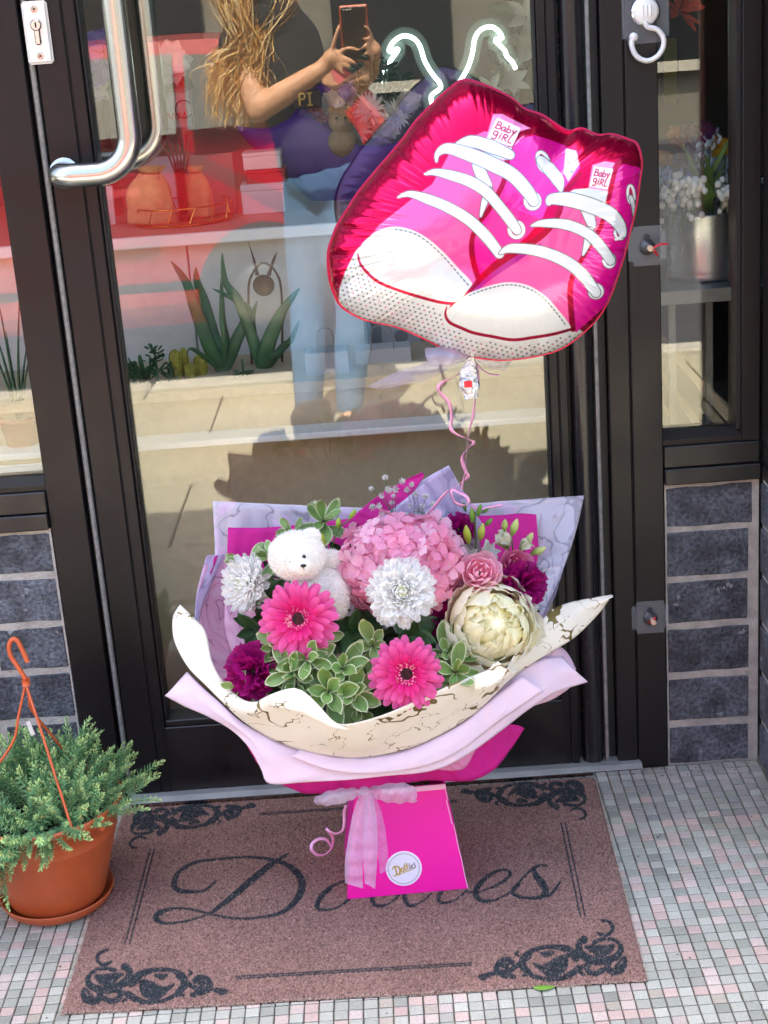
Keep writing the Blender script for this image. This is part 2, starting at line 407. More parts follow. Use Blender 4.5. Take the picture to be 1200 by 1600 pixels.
obj('pivot_post', g, M['alu_round'] if 'alu_round' in M else mat('pivot_aluminium', '232124', .26, 0.0, nz=(6, .1), rnz=(12, .05)), DL, smooth=True)
post(-.447, .2835, z0=.014, z1=.138, y0=.004, y1=.058, par=DL, name='bottom_rail', m='alu_shaded')
post(-.4265, .2695, z0=.1385, z1=.150, y0=.007, y1=.056, par=DL, name='glazing_bead', m='alu_shaded')
post(-.447, .2835, z0=2.0, z1=2.11, y0=.004, y1=.058, par=DL, name='top_rail')
g = MB(); g.box(-.4265, .2690, .026, .0268, .148, 2.002); g.box(-.4265, .2690, .034, .0348, .148, 2.002); obj('pane', g, M['glass'], DL)
# pull handles (outside and inside)
def handle(Y, side):
    c0 = at(182, 40, Y) if side < 0 else at(228, 40, Y); xg = c0.x
    zb = at(205, 268, Y).z if side < 0 else at(235, 245, Y).z
    xm, ym = -.474, .0 if side < 0 else .06
    zt = zb+.62; P = []
    rb = .055
    P += [(xm, ym, zb), (xm, ym+(Y-ym)*.55, zb)]
    P += [tuple(Vector((xm, Y, zb))+Vector((.03*(1-math.cos(t))*0+.028*(1-math.cos(t)), -(Y-ym)*.45*(1-math.sin(t)), 0))) for t in np.linspace(.25, math.pi/2, 5)]
    P += [tuple(Vector((xg-rb, Y, zb))), *[(xg-rb+rb*math.sin(t), Y, zb+rb*(1-math.cos(t))) for t in np.linspace(.2, math.pi/2, 8)]]
    Q = [(x, y, 2*(zb+.31)-z) for x, y, z in P[::-1]]
    path = np.vstack([catmull(P, 4), catmull(Q, 4)])
    g = MB(); g.tube(path, .0185 if side < 0 else .0185, 20, up=(0, 0, 1)); return g, (xm, ym, zb)
for Y, sd_ in ((-.062, -1), (.125, 1)):
    g, mp = handle(Y, sd_); h = obj('handle', g, M['steel'], DL, smooth=True)
    for zz in (mp[2], mp[2]+.62):
        f = MB(); f.lathe([(0, 0), (.024, 0), (.0245, .002), (.023, .004), (0, .004)], 24, M=Matrix.Translation((mp[0], mp[1], zz)) @ Matrix.Rotation(R_(90 if sd_ < 0 else -90), 4, 'X'))
        obj('rose', f, M['steel'], h, smooth=True)
# lock plate with cylinder
lk = at(59, 51, 0)
f = MB(); f.box(-.0195, .0195, -.0065, 0, -.046, .046, b=.004)
lo = obj('lock_plate', f, mat('satin_silver', 'e9e9e5', .35, .35, nz=(6, .04)), DL, world=False); lo.location = (lk.x+.07, .002-.03, lk.z-.014)
f = MB(); prof = [(0, 0), (.0085, 0), (.0085, .006), (.007, .0075), (0, .0075)]
f.lathe(prof, 20, M=Matrix.Translation((0, -.004, .011)) @ Matrix.Rotation(R_(90), 4, 'X'))
f.box(-.0048, .0048, -.0100, -.006, -.018, .006, b=.002); o = obj('cylinder', f, M['chrome'], lo, world=False)
f = MB(); f.box(-.0012, .0012, -.0122, -.0115, .007, .015); obj('keyhole', f, M['gasket'], lo, world=False)
for zz in (.034, -.034):
    f = MB(); f.lathe([(0, .0), (.0052, 0), (.005, .0012), (.0034, .0014), (.0030, .0004), (0, .0004)], 16, M=Matrix.Translation((0, -.0065, zz)) @ Matrix.Rotation(R_(90), 4, 'X')); obj('screw', f, M['steel'], lo, world=False)
    f = MB(); f.box(-.0016, .0016, -.0072, -.0068, zz-.0016, zz+.0016); obj('screw_socket', f, M['gasket'], lo, world=False)
# threshold
g = MB(); g.prism([(-.026, .0), (.06, .0), (.06, .014), (-.012, .0135), (-.0255, .009)], -.5, .405, axis='x')
th = struct('threshold', g, M['sill_alu'])
g = MB(); g.box(-.5, .405, -.0285, -.0262, 0, .0095); obj('edge_strip', g, M['chrome'], th)

# --- brick dwarf walls, sills and side windows
BZ = [(.0, .072), (.083, .164), (.175, .258), (.268, .345), (.354, .435), (.443, .515)]
def brick_wall(name, label, x0, x1, wrap=None, cuts=None):
    W = thing(name, label, 'wall', ((x0+x1)/2, .05, 0))
    g = MB(); g.box(x0, x1, .0015, .12, -.01, .5215); obj('mortar', g, M['mortar'], W)
    for r, (z0, z1) in enumerate(BZ):
        L = .205; x = x1-.002-(.0 if cuts is None or x1 > 0 else cuts[r % len(cuts)])
        segs = []; x -= (random.uniform(.006, .018) if cuts is not None and x1 > 0 else 0)
        if x1 < 0 and cuts is not None and cuts[r % len(cuts)] > .02: segs.append((x1-.002-cuts[r % len(cuts)]+.010, x1-.002))
        while x > x0+.02:
            segs.append((max(x-L, x0+.001), x)); x -= L+.010
        for a_, b_ in segs:
            g = MB(); bm = bmesh.new(); bmesh.ops.create_cube(bm, size=1)
            bmesh.ops.subdivide_edges(bm, edges=[e for e in bm.edges if abs((e.verts[0].co-e.verts[1].co).x) > .5], cuts=3)
            for q in bm.verts:
                q.co = Vector(((a_+b_)/2+q.co.x*(b_-a_), .05+q.co.y*(.1+random.uniform(-.002, .002)), (z0+z1)/2+q.co.z*(z1-z0)))
                q.co += Vector((0, 0, random.uniform(-.0014, .0014)))
            bmesh.ops.bevel(bm, geom=[e for e in bm.edges if len(e.link_faces) == 2 and e.calc_face_angle(0) > 1], offset=.003, segments=1, affect='EDGES')
            g.bm(bm); obj('brick', g, M['brick'], W)
    return W
brick_wall('brick_wall', 'dark blue brick dwarf wall right of the door under the narrow window', .4545, .613, cuts=[.028, .024, .032, .022, .036, .026])
brick_wall('brick_wall', 'dark blue brick dwarf wall left of the door behind the potted plant', -1.6, -.5765, cuts=[.0, .135, .0, .13, .0, .135])
# return wall on the right, running towards the street
W = thing('return_wall', 'dark blue brick side wall of the lobby at the right edge', 'wall', (.66, -.2, 0))
g = MB(); g.box(.6185, .74, RETW, -.004, -.01, .5215); obj('mortar', g, M['mortar'], W)
for r, (z0, z1) in enumerate(BZ):
    y = -.005-(.0 if r % 2 else .1)
    if r % 2 == 0: g = MB(); g.box(.614, .7, y+.01, -.005, z0, z1, b=.003); obj('brick', g, M['brick'], W)
    while y > RETW+.03:
        g = MB(); g.box(.614, .7, max(y-.205, RETW), y, z0, z1, b=.003); obj('brick', g, M['brick'], W); y -= .215
def side_window(name, label, x0, x1, mull_r=True, mull_l=False):
    W = thing(name, label, 'window', ((x0+x1)/2, .04, .52))
    g = MB(); g.box(x0, x1, -.012, .1, .522, .549, b=.002); obj('sill', g, M['alu_shaded'], W)
    g = MB(); g.box(x0, x1, -.004, .1, .5495, .586, b=.002); obj('frame_rail', g, M['alu_shaded'], W)
    g = MB(); g.prism([(.004, .5865), (.05, .5865), (.05, .609), (.022, .608), (.004, .596)], x0, x1, axis='x'); obj('glazing_bead', g, M['alu'], W)
    g = MB(); g.box(x0, x1, .0, .1, 2.0, 2.6); obj('head', g, M['alu'], W)
    if mull_r:
        g = MB(); g.box(x1-.029, x1, -.0015, .1, .5867, 2.0, b=.0015); obj('mullion', g, M['alu'], W)
        g = MB(); g.box(x1-.036, x1-.0292, .012, .06, .605, 2.0); obj('gasket', g, M['gasket'], W)
    g = MB(); g.box(x0+.001, x1-.03*mull_r, .030, .0308, .6, 2.02); g.box(x0+.001, x1-.03*mull_r, .040, .0408, .6, 2.02); obj('pane', g, M['glass'], W)
side_window('side_window', 'narrow fixed window right of the door with a flower bucket behind it', .4535, .613)
side_window('side_window', 'fixed window left of the door above the potted plant', -1.6, -.5757, mull_r=False)
W = thing('return_window', 'dark framed window of the lobby side wall at the right edge', 'window', (.66, -.2, .52))
g = MB(); g.box(.602+.0125, .74, RETW, -.0135, .522, .549, b=.002); obj('sill', g, M['alu_shaded'], W)
g = MB(); g.box(.6165, .72, RETW, -.0045, .5495, .586, b=.002); obj('frame_rail', g, M['alu_shaded'], W)
for y0 in (-.045, RETW):
    g = MB(); g.box(.6155, .7, y0, y0+.04, .5865, 2.6, b=.0015); obj('mullion', g, M['alu'], W)
g = MB(); g.box(.6155, .7, RETW+.041, -.046, 2.0, 2.6); obj('head', g, M['alu'], W)
g = MB(); g.box(.65, .6508, RETW+.04, -.045, .586, 2.0); obj('pane', g, M['glass'], W)
# shop front beyond the lobby and the shop's shell
SH = thing('shop_building', 'shop building with grey rendered walls above and beside the glazed front', 'building', (0, 2, 0))
M['shopwall'] = mat('shop_plaster', 'a9a79f', .9, nz=(2, .06)); M['shopfloor'] = mat('shop_floor', '57524b', .4, nz=(4, .2))
M['fascia'] = mat('fascia_board', '2a292c', .4)
def wl(name, a, m='shopwall'):
    g = MB(); g.box(*a); return obj(name, g, M[m], SH)
wl('upper_wall', (-6, 6, 0.0, .2, 2.605, 2.95), 'fascia')
wl('front_wall', (.745, 6, RETW, RETW+.2, -.2, 2.95), 'fascia'); wl('front_wall', (-6, -1.605, 0, .2, -.2, 2.6), 'fascia')
wl('soffit', (.605, .74, RETW, -.001, 2.605, 2.95), 'fascia')
wl('roof', (-6, 6, .2, 5.2, 2.7, 2.9), 'shopwall'); wl('back_wall', (-6, 6, 4.4, 4.6, 0, 2.7)); wl('floor', (-6, 6, .1, 4.4, -.0025, .012), 'shopfloor')
wl('partition', (-3.2, -3.1, .2, 4.4, .012, 2.7)); wl('partition', (2.4, 2.5, .2, 4.4, .012, 2.7))
# ================================================================ THE STREET BEHIND THE CAMERA (seen in the glass)
M['red_paint'] = mat('red_car_paint', 'a81522', .28, 0.0, coat=.6, nz=(2, .04))
M['carglass'] = mat('dark_car_glass', '5f5f55', .06, 0.0, coat=1.0)
M['carglass_dark'] = mat('tinted_car_glass', '3a3c38', .06, 0.0, coat=1.0); M['tyre'] = mat('tyre_rubber', '1c1c1e', .8); M['rim'] = mat('wheel_alloy', '9a9a9a', .3, .9)
def car(x0, label, flip=1):
    L = 3.5; yf = -3.62
    o = thing('parked_car', label, 'car', (x0+L/2, yf-.75, 0))
    X = lambda t: (L*(t-.5))*flip
    prof = [(0, .30), (.01, .52), (.04, .68), (.22, .82), (.30, .92), (.42, 1.16), (.52, 1.25), (.70, 1.27), (.86, 1.23), (.95, 1.0), (.985, .8), (1.0, .55), (.99, .25), (.9, .16), (.1, .16)]
    P0 = np.vstack([catmull(prof, 6, closed=True)]); P = resample(np.vstack([P0, P0[:1]]), 220)[:-1]
    def inset(z): return .13*max(0, z-.90)/.35+max(0, min(z, .90)-.62)*.32+max(0, .58-z)*.42
    secs = []
    for yy, fac in ((-.75, 1), (-.72, 1), (0, 0), (.72, 1), (.75, 1)):
        secs.append([(X(t), (abs(yy)-inset(z)*fac)*(1 if yy < 0 else -1), z+(.02 if fac == 0 else 0)) for t, z in P])
    g = MB(); g.grid(np.array(secs), closev=True); n = len(P); b0 = 0
    g.f.append(tuple(range(n))); g.f.append(tuple(range(4*n, 5*n))[::-1])
    obj('body', g, M['red_paint'], o, smooth=False, world=False)
    def side(poly, name, m, off=.010, par=o):
        g = MB(); pts = [tuple(p) for p in poly]
        for sgn in (1,):
            v = [(X(t), .75+off-inset(z), z) for t, z in pts]; v2 = [(x, y-.01, z) for x, y, z in v]; k = len(v)
            g.add(v+v2, [tuple(range(k)), tuple(range(2*k-1, k-1, -1))]+[(i, (i+1) % k, (i+1) % k+k, i+k) for i in range(k)])
        return obj(name, g, m, par, world=False)
    side([(.33, .92), (.42, 1.12), (.47, 1.185), (.52, 1.205), (.585, 1.215), (.585, .92)], 'side_window', M['carglass'])
    side([(.60, .92), (.60, 1.217), (.67, 1.222), (.735, 1.22), (.735, .92)], 'side_window', M['carglass'])
    side([(.748, .93), (.748, 1.215), (.80, 1.205), (.85, 1.17), (.885, 1.06), (.885, .95)], 'quarter_window', M['carglass_dark'])
    side([(.02, .30), (.02, .34), (.98, .34), (.98, .30)], 'side_trim', M['gasket'], .012)
    side([(.63, .70), (.63, .73), (.69, .73), (.69, .70)], 'door_handle', M['red_paint'], .02)
    for t in (.595,):
        side([(t, .3), (t, .88), (t+.003, .88), (t+.003, .3)], 'door_gap', M['gasket'], .004)
    for t in (.19, .82):
        g = MB(); g.lathe([(0, -.02), (.17, -.02), (.26, -.04), (.275, -.09), (.275, -.17), (.24, -.19), (0, -.19)], 28, M=Matrix.Translation((X(t), .745, .275)) @ Matrix.Rotation(R_(-90), 4, 'X') @ Matrix.Translation((0, 0, .03)))
        wh = obj('wheel', g, M['tyre'], o, smooth=True, world=False)
        g = MB(); g.lathe([(0, .01), (.05, .012), (.16, .0), (.175, -.012)], 28, M=Matrix.Translation((X(t), .752, .275)) @ Matrix.Rotation(R_(-90), 4, 'X')); obj('rim', g, M['rim'], wh, smooth=True, world=False)
    o.location.z = -.115+.105
    return o
car(-3.32, 'red hatchback parked at the kerb, mirrored in the door glass')
# buildings across the street
M['terrace'] = mat('street_render', '77736a', .9, nz=(1, .15), nz2=(14, .1)); M['roof'] = mat('slate_roof', '4a4a4e', .7)
M['dimglass'] = mat('far_window_glass', '22262a', .05)
for k, (x0, x1, h, lab) in enumerate([(-14, -3.6, 5.4, 'grey rendered house across the street, left one'), (-3.55, 4.2, 4.9, 'grey rendered house straight across the street'), (4.25, 15, 5.6, 'grey rendered house across the street, right one')]):
    B = thing('terraced_house', lab, 'house', ((x0+x1)/2, -13, 0), group='houses across the street')
    g = MB(); g.box(x0, x1, -18, -12.5, -.05, h); obj('wall', g, M['terrace'], B)
    g = MB(); g.prism([(-12.3, h), (-15.2, h+2.0), (-18.2, h)], x0, x1, axis='x'); obj('roof', g, M['roof'], B)
    for xx in np.arange(x0+1, x1-1.2, 2.3):
        for z0 in (.7, 3.1):
            g = MB(); g.box(xx, xx+1.1, -12.5, -12.42, z0, z0+1.4); wn = obj('window', g, M['dimglass'], B)
            g = MB(); g.box(xx-.08, xx+1.18, -12.5, -12.38, z0-.1, z0-.005); obj('sill', g, M['kerb'], wn)
# ================================================================ DOORMAT
def build_mat():
    c00, c10 = on_floor(95, 1587), on_floor(1012, 1535)      # front left, front right
    c01, c11 = on_floor(212, 1262), on_floor(936, 1219)      # back left, back right
    c01 = Vector((-.512, -.03, 0)); c11 = Vector((.318, -.036, 0))
    nu, nv = 700, 470
    U, Vv = np.meshgrid(np.linspace(0, 1, nu), np.linspace(0, 1, nv), indexing='ij')
    def bil(u, v):
        u = np.asarray(u)[..., None]; v = np.asarray(v)[..., None]
        return (np.array(c00)*(1-u)+np.array(c10)*u)*(1-v)+(np.array(c01)*(1-u)+np.array(c11)*u)*v
    P = bil(U, Vv)
    e = rng.normal(0, .0006, (nu, nv))
    edge = np.minimum(np.minimum(U, 1-U)*.83, np.minimum(Vv, 1-Vv)*.6)
    wob = np.array([mnoise.noise((x*14, .3, 0)) for x in np.linspace(0, 1, nu)])*.002
    P[..., 1] += wob[:, None]*np.clip(1-Vv*8, 0, 1)
    P[..., 2] = .0072-.006*np.exp(-edge/.0025)+e*np.clip(edge/.004, 0, 1)
    lo = np.array([[mnoise.noise((x*9, y*6, 4)) for y in np.linspace(0, 1, 48)] for x in np.linspace(0, 1, 70)])
    iu = np.clip((U*69).astype(int), 0, 69); iv = np.clip((Vv*47).astype(int), 0, 47); LO = lo[iu, iv]
    pix = to_px(P)                                            # traced straight from the photograph's own perspective
    pr = Print(pix[..., 0], pix[..., 1], lin('8d6c60'))
    ink = np.array(lin('35393b'))
    ox, oy, k = 200, 1220, .3
    S5 = lambda pts: [(ox+a*k, oy+b*k) for a, b in pts]
    D1 = [(455,525),(400,570),(330,578),(260,570),(240,530),(270,470),(350,425),(450,410),(600,398),(720,405),(830,440),(895,500),(905,560),(870,630),(790,690),(660,715),(540,715),(430,695),(330,670),(240,665),(170,685),(145,715),(190,742),(280,735),(370,712),(430,690)]
    pr.line(catmull(S5(D1), 6), [4, 4, 6, 8.5, 9, 6, 5, 4, 4, 5, 8, 12.5, 12.5, 10, 6, 4, 4, 4, 4, 4, 8, 10, 5, 3.5, 3.5, 3.5], ink)
    pr.line(catmull(S5([(425,692),(470,660),(560,590),(640,520),(720,455),(770,420),(835,378)]), 6), [4, 7, 10, 11, 10, 8, 2.5], ink)
    pr.line(catmull(S5([(1140,520),(1100,532),(1050,560),(1005,605),(985,650),(1010,672),(1080,665),(1140,625),(1190,570),(1180,530),(1140,520)]), 6), [3, 4, 7, 9, 8, 5, 3, 4, 6, 4, 3], ink)
    o6 = lambda pts: [(680+a*.3, 1200+b*.3) for a, b in pts]
    for pts in ([(598,1340),(590,1372),(581,1400),(588,1415),(608,1412),(624,1398)], [(650,1338),(642,1370),(632,1398),(639,1414),(656,1411),(674,1396)]):
        pr.line(catmull(pts, 6), [4, 7, 8, 6, 3, 3], ink)
    for a in ((575,1362,618,1358), (628,1359,668,1355)): pr.line([a[:2], a[2:]], 3, ink)
    pr.line(catmull([(700,1358),(693,1385),(685,1404),(692,1411),(712,1406),(728,1392)], 6), [5, 7, 7, 5, 3, 3], ink)
    pr.line(catmull(o6([(160,640),(215,650),(300,620),(370,580),(390,545),(350,530),(280,560),(220,620),(215,670),(260,695),(330,680),(400,640),(450,580),(510,520)]), 6), [3, 3, 3.5, 5, 5, 4, 6, 9, 9, 6, 3.5, 3, 3.5, 5], ink)
    pr.line(catmull(o6([(580,508),(545,508),(515,525),(525,560),(560,605),(575,645),(540,675),(460,675),(400,650),(430,610)]), 6), [3, 4, 6, 10, 12, 10, 6, 5, 6, 8], ink)
    pr.line(catmull(o6([(540,675),(595,660),(630,625),(652,590)]), 6), [4, 5, 5, 2.5], ink)
    # corner ornament drawn once (front left) in mat units and mirrored to the others
    def uv_of(px, py):
        w_ = on_floor(px, py, .007); v = (w_.y-c00.y)/(c01.y-c00.y); xl = c00.x+(c01.x-c00.x)*v; xr = c10.x+(c11.x-c10.x)*v
        return ((w_.x-xl)/(xr-xl), v)
    def from7(pts): return [uv_of(80+a*.3, 1380+b*.3) for a, b in pts]
    orn = [
        ([(298,345),(262,358),(240,385),(248,412),(280,422),(318,405)], [3, 4.5, 5, 5, 5, 3]),
        ([(330,452),(290,442),(240,448),(203,475),(192,510),(215,540),(270,552),(330,545),(380,515),(405,485),(408,450),(385,432)], [6, 5, 4, 5, 8, 9, 10, 11, 10, 9, 8, 10]),
        ([(232,480),(262,498),(300,500),(345,480),(375,470)], [4, 12, 16, 8, 3]),
        ([(250,560),(255,590),(225,615),(185,605),(168,578),(172,548)], [8, 8, 9, 10, 7, 4]),
        ([(215,588),(200,575),(185,552)], [4, 4, 3]),
        ([(345,545),(362,575),(345,602),(310,612),(282,600)], [8, 8, 7, 7, 8]),
        ([(380,565),(400,590),(375,610)], [5, 5, 4]),
        ([(375,535),(420,500),(470,468),(540,448),(610,446),(665,462),(692,492),(692,530),(660,565),(690,575)], [4, 7, 9, 6, 5, 7, 10, 10, 7, 4]),
        ([(405,575),(450,602),(520,616),(590,602),(650,575),(685,540)], [9, 8, 5, 5, 6, 6]),
        ([(485,520),(510,548),(560,560),(600,545),(640,520)], [12, 22, 16, 7, 3]),
        ([(500,565),(530,590),(565,585)], [10, 10, 5]),
        ([(545,475),(580,482),(600,472)], [5, 8, 4]), ([(420,520),(450,500),(470,505)], [9, 8, 3]),
        ([(660,480),(690,500),(730,525),(775,548),(815,545),(828,515),(812,488),(775,482),(752,500)], [6, 6, 6, 8, 10, 7, 6, 7, 8]),
        ([(780,515),(800,510)], [8, 6]), ([(735,575),(770,565),(800,568)], [6, 6, 3]),
        ([(722,448),(732,462),(718,472)], [3, 4, 3]), ([(835,545),(865,548),(890,556),(912,552)], [4, 7, 9, 5]),
    ]
    for mx in (0, 1):
        for my in (0, 1):
            for pts, wd in orn:
                q = np.array(from7(pts))
                if mx: q[:, 0] = 1-q[:, 0]
                if my: q[:, 1] = 1-q[:, 1]
                W3 = bil(q[:, 0], q[:, 1]); W3[:, 2] = .007; sc_ = .92 if not my else .72
                pr.line(catmull(to_px(W3), 5), [a*sc_*1.4 for a in wd], ink)
    def uline(a, b, wd=3.0):
        W3 = bil(np.linspace(a[0], b[0], 8), np.linspace(a[1], b[1], 8)); W3[:, 2] = .007; pr.line(to_px(W3), wd, ink)
    u0, u1 = .082, .918
    for s_ in (0, 1):
        for d in (0, .0085):
            u = u0+d if not s_ else 1-u0-d; uline((u, .27), (u, .74), 2.6)
    for v, wd in ((.092, 2.4), (.908, 1.7)):
        for d in (0, .009): uline((.295, v+d*(1 if v < .5 else -1)), (.705, v+d*(1 if v < .5 else -1)), wd)
    col = pr.c.reshape(nu, nv, 3)
    sp = rng.normal(0, 1, (nu, nv)); sp2 = rng.normal(0, 1, (nu//2+1, nv//2+1)).repeat(2, 0).repeat(2, 1)[:nu, :nv]
    tone = np.clip(1+.20*sp+.22*sp2, .3, 2.0)*(1+.16*LO)
    col = col*tone[..., None]
    pale = (rng.random((nu, nv)) < .05)[..., None]; col = np.where(pale, col*.5+np.array(lin('b79a90'))*.5, col)
    P2 = P.copy(); P2[..., 2] += np.where(pale[..., 0], .0006, 0)+.0004*sp2
    me = big_mesh('doormat', P2, col=col, smooth=False)
    m = mat('doormat_pile', None, .95, attr=True, sheen=.0, spec=.1, bump=(900, .6, .001))
    me.materials.append(m)
    o = bpy.data.objects.new('doormat', me); C.objects.link(o)
    tag(o, 'brown pile doormat with dark scroll corners and the script word Dotties on the tiles', 'doormat')
    # pale cut backing showing along the front and right edge
    g = MB(); 
    for edge_ in ('front', 'right', 'left'):
        for k_ in range(2600 if edge_ == 'front' else 900):
            t = random.random(); p = bil(t, 0.0) if edge_ == 'front' else (bil(1.0, t) if edge_ == 'right' else bil(0.0, t))
            p = p+np.array([0, 0, random.uniform(.0005, .0055)])
            d = Vector((random.gauss(0, 1), random.gauss(0, 1), random.gauss(0, .7))).normalized()
            out = Vector((0, -1, 0)) if edge_ == 'front' else Vector((1, 0, 0)) if edge_ == 'right' else Vector((-1, 0, 0))
            L = random.uniform(.002, .006); d = (d*.7+out*.55).normalized()*L
            if edge_ == 'front': p[1] += np.interp(t, np.linspace(0, 1, nu), wob)
            s_ = Vector((random.gauss(0, 1), random.gauss(0, 1), random.gauss(0, 1))).normalized()*.0005
            p = Vector(p); c_ = lin(random.choice(['c9b8a4', 'b59c8a', 'd8cbb8', '9a7a6c', 'c4ad98']))
            g.add([p-s_, p+s_, p+d], [(0, 1, 2)], c_)
    fo = obj('edge_fibres', g, mat('cut_fibres', None, .95, attr=True, spec=.1), o); fo['kind'] = 'stuff'
    g = MB(); pts = [c00, c10, c11, c01]
    g.add([(p.x, p.y, .0002) for p in pts]+[(p.x, p.y, .0012) for p in pts], [(3, 2, 1, 0), (4, 5, 6, 7), (0, 1, 5, 4), (1, 2, 6, 5), (2, 3, 7, 6), (3, 0, 4, 7)])
    obj('rubber_backing', g, M['gasket'], o)
build_mat()
# ================================================================ HANGING POT WITH TRAILING SEDUM
PX, PY = -.574, -.312; PS = 1.14
M['terra'] = mat('terracotta_plastic', 'b4582f', .38, nz=(7, .1), nz2=(60, .05), rnz=(20, .08), specks=(90, .74, 'd2a58c'))
po = thing('plant_pot', 'terracotta plastic hanging pot on the tiles beside the doormat', 'plant pot', (PX, PY, .0052), scale=PS)
g = MB(); g.lathe([(r_*(1+1.0*z_), z_*1.30) for r_, z_ in [(.0, .006), (.064, .006), (.066, .010), (.078, .05), (.0865, .083), (.0872, .0845), (.0862, .086), (.092, .106), (.0955, .1065), (.0965, .118), (.0945, .120), (.0915, .119), (.089, .108), (.078, .06), (0, .05)]], 56)
obj('pot_body', g, M['terra'], po, smooth=True, world=False)
g = MB(); g.lathe([(0, .0), (.068, .0), (.073, .004), (.0785, .015), (.0785, .0172), (.0765, .017), (.071, .006), (0, .0055)], 48); obj('saucer', g, M['terra'], po, smooth=True, world=False)
g = MB(); g.lathe([(0, .138), (.05, .140), (.096, .134)], 32); obj('soil', g, mat('potting_soil', '3a2e26', 1, bump=(150, 1, .01), nz=(60, .5)), po, world=False)
hr = thing('pot_hanger', 'orange plastic hook hanger with three thin arms rising from the terracotta pot', 'hanger', (PX, PY, .12))
M['orange'] = mat('orange_plastic', 'cf5f33', .4, nz=(10, .06))
top = at(38, 1066, PY)
hp = [at(a, b, PY) for a, b in [(40,1068),(38,1058),(28,1042),(17,1025),(14,1010),(19,999),(27,1001),(34,1014),(40,1027),(43,1034)]]
g = MB(); g.tube(catmull(hp, 5), [.0042]*6+[.0046]*40, 8, flat=.7) if False else g.tube(catmull(hp, 5), .0047, 8, flat=.75); obj('hook', g, M['orange'], hr, smooth=True)
g = MB(); g.tube([at(40, 1060, PY), at(41, 1071, PY)], .0062, 10); obj('collar', g, M['orange'], hr, smooth=True)
for tgt, mid in (((PX-.116, PY-.02, .182), at(20, 1160, PY-.01)), ((PX+.063, PY-.102, .182), at(62, 1135, PY-.03)), ((PX+.03, PY+.11, .182), at(50, 1110, PY+.02))):
    g = MB(); g.tube(catmull([at(40, 1068, PY), tuple((Vector(at(40, 1068, PY))*.45+mid*.55)), mid, (Vector(mid)*.5+Vector(tgt)*.5), tgt], 6), .0021, 6); obj('arm', g, M['orange'], hr, smooth=True)
g = MB(); a_, b_ = at(46, 1123, PY), at(54, 1142, PY); g.add([a_+Vector((-.003, -.012, 0)), a_+Vector((.0035, -.012, .002)), b_+Vector((.0035, -.012, 0)), b_+Vector((-.003, -.012, -.002))], [(0, 1, 2, 3)]); 
o = obj('care_tag', g, mat('paper_tag', 'd8d6d0', .7), hr); o.modifiers.new('t', 'SOLIDIFY').thickness = .0006
# clip where the arm meets the rim
g = MB(); g.box(-.0045, .0045, -.003, .003, -.012, .014, b=.001); o = obj('rim_clip', g, M['orange'], hr, world=False); 
ang = math.atan2(-.055, .078); o.location = (.1075*PS*math.cos(ang), .1075*PS*math.sin(ang), .052); o.rotation_euler = (0, 0, ang+math.pi/2)
def sedum_stem(seed, L=.09, n=58, droop=0.0):
    r = random.Random(seed); g = MB(); pts = []
    bx, by = r.uniform(-.25, .25), r.uniform(-.25, .25)
    for i in range(9):
        t = i/8; pts.append((L*(bx*t*t), L*(by*t*t), L*(t-droop*t*t)))
    C_ = catmull(pts, 4); g.tube(C_, np.linspace(.0013, .0007, len(C_)), 4, lin('7f9468'))
    for i in range(n):
        t = .12+.88*i/(n-1); p = C_[min(int(t*(len(C_)-1)), len(C_)-1)]; a = i*2.399
        el = .25+.85*t**3+r.uniform(-.15, .15); ln = (.0135 if t < .8 else .0135-.007*(t-.8)/.2)*r.uniform(.8, 1.15)
        d = Vector((math.cos(a)*math.cos(el), math.sin(a)*math.cos(el), math.sin(el))); sd_ = d.cross(Vector((0, 0, 1))).normalized()*.0019
        up = sd_.cross(d).normalized()*.0005; p = Vector(p)
        base = np.array(lin('5f9058')); tip = np.array(lin('b9d488')) if t > .82 else np.array(lin('78a56c'))
        if r.random() < .06: tip = np.array(lin('b8b06a'))
        cc = base*r.uniform(.75, 1.2); c2 = tip*r.uniform(.8, 1.2)
        m_ = p+d*ln*.45
        g.add([p, m_+sd_, p+d*ln, m_-sd_, m_+up*2], [(0, 1, 4), (1, 2, 4), (2, 3, 4), (3, 0, 4)], [cc, c2, c2*1.1, c2, c2])
    return g.mesh('stem')
M['sedum'] = mat('sedum_needles', None, .55, attr=True, trans=.15, rnd=.2)
vars_ = [sedum_stem(i, .085+.01*(i % 3), 60+6*(i % 3)) for i in range(6)]
for v in vars_: v.materials.append(M['sedum'])
sdm = thing('sedum_plant', 'bushy blue-green sedum with needle leaves spilling over the terracotta pot', 'plant', (PX, PY, .142*PS))
for k in range(300):
    rr = .094*PS*math.sqrt(random.random()); a = random.uniform(0, 2*math.pi)
    p = Vector((rr*math.cos(a), rr*math.sin(a), random.uniform(-.004, .01)))
    out = Vector((math.cos(a), math.sin(a), 0)); t = rr/(.094*PS)
    d = Vector((0, 0, 1.0-.55*t))+out*(.15+.95*t)+Vector((random.gauss(0, .28), random.gauss(0, .28), random.gauss(0, .12)))
    s_ = random.uniform(.72, 1.12)
    if d.normalized().dot(Vector((.35, -.94, 0))) > .55 and random.random() < .7: s_ *= .62      # pinched back where the pot shows
    # right-hand side reaches out, left-hand front trails down
    if out.x > .4: s_ *= .80; d += Vector((-.1, 0, .15))
    if out.x < -.2 and out.y < 0 and t > .7: d += Vector((-.1, -.1, -.7)); s_ *= 1.1
    o = bpy.data.objects.new('stem', random.choice(vars_)); C.objects.link(o); o.parent = sdm
    o.location = p; o.rotation_mode = 'QUATERNION'; o.rotation_quaternion = face(d, random.uniform(0, 6.28)); o.scale = (s_,)*3
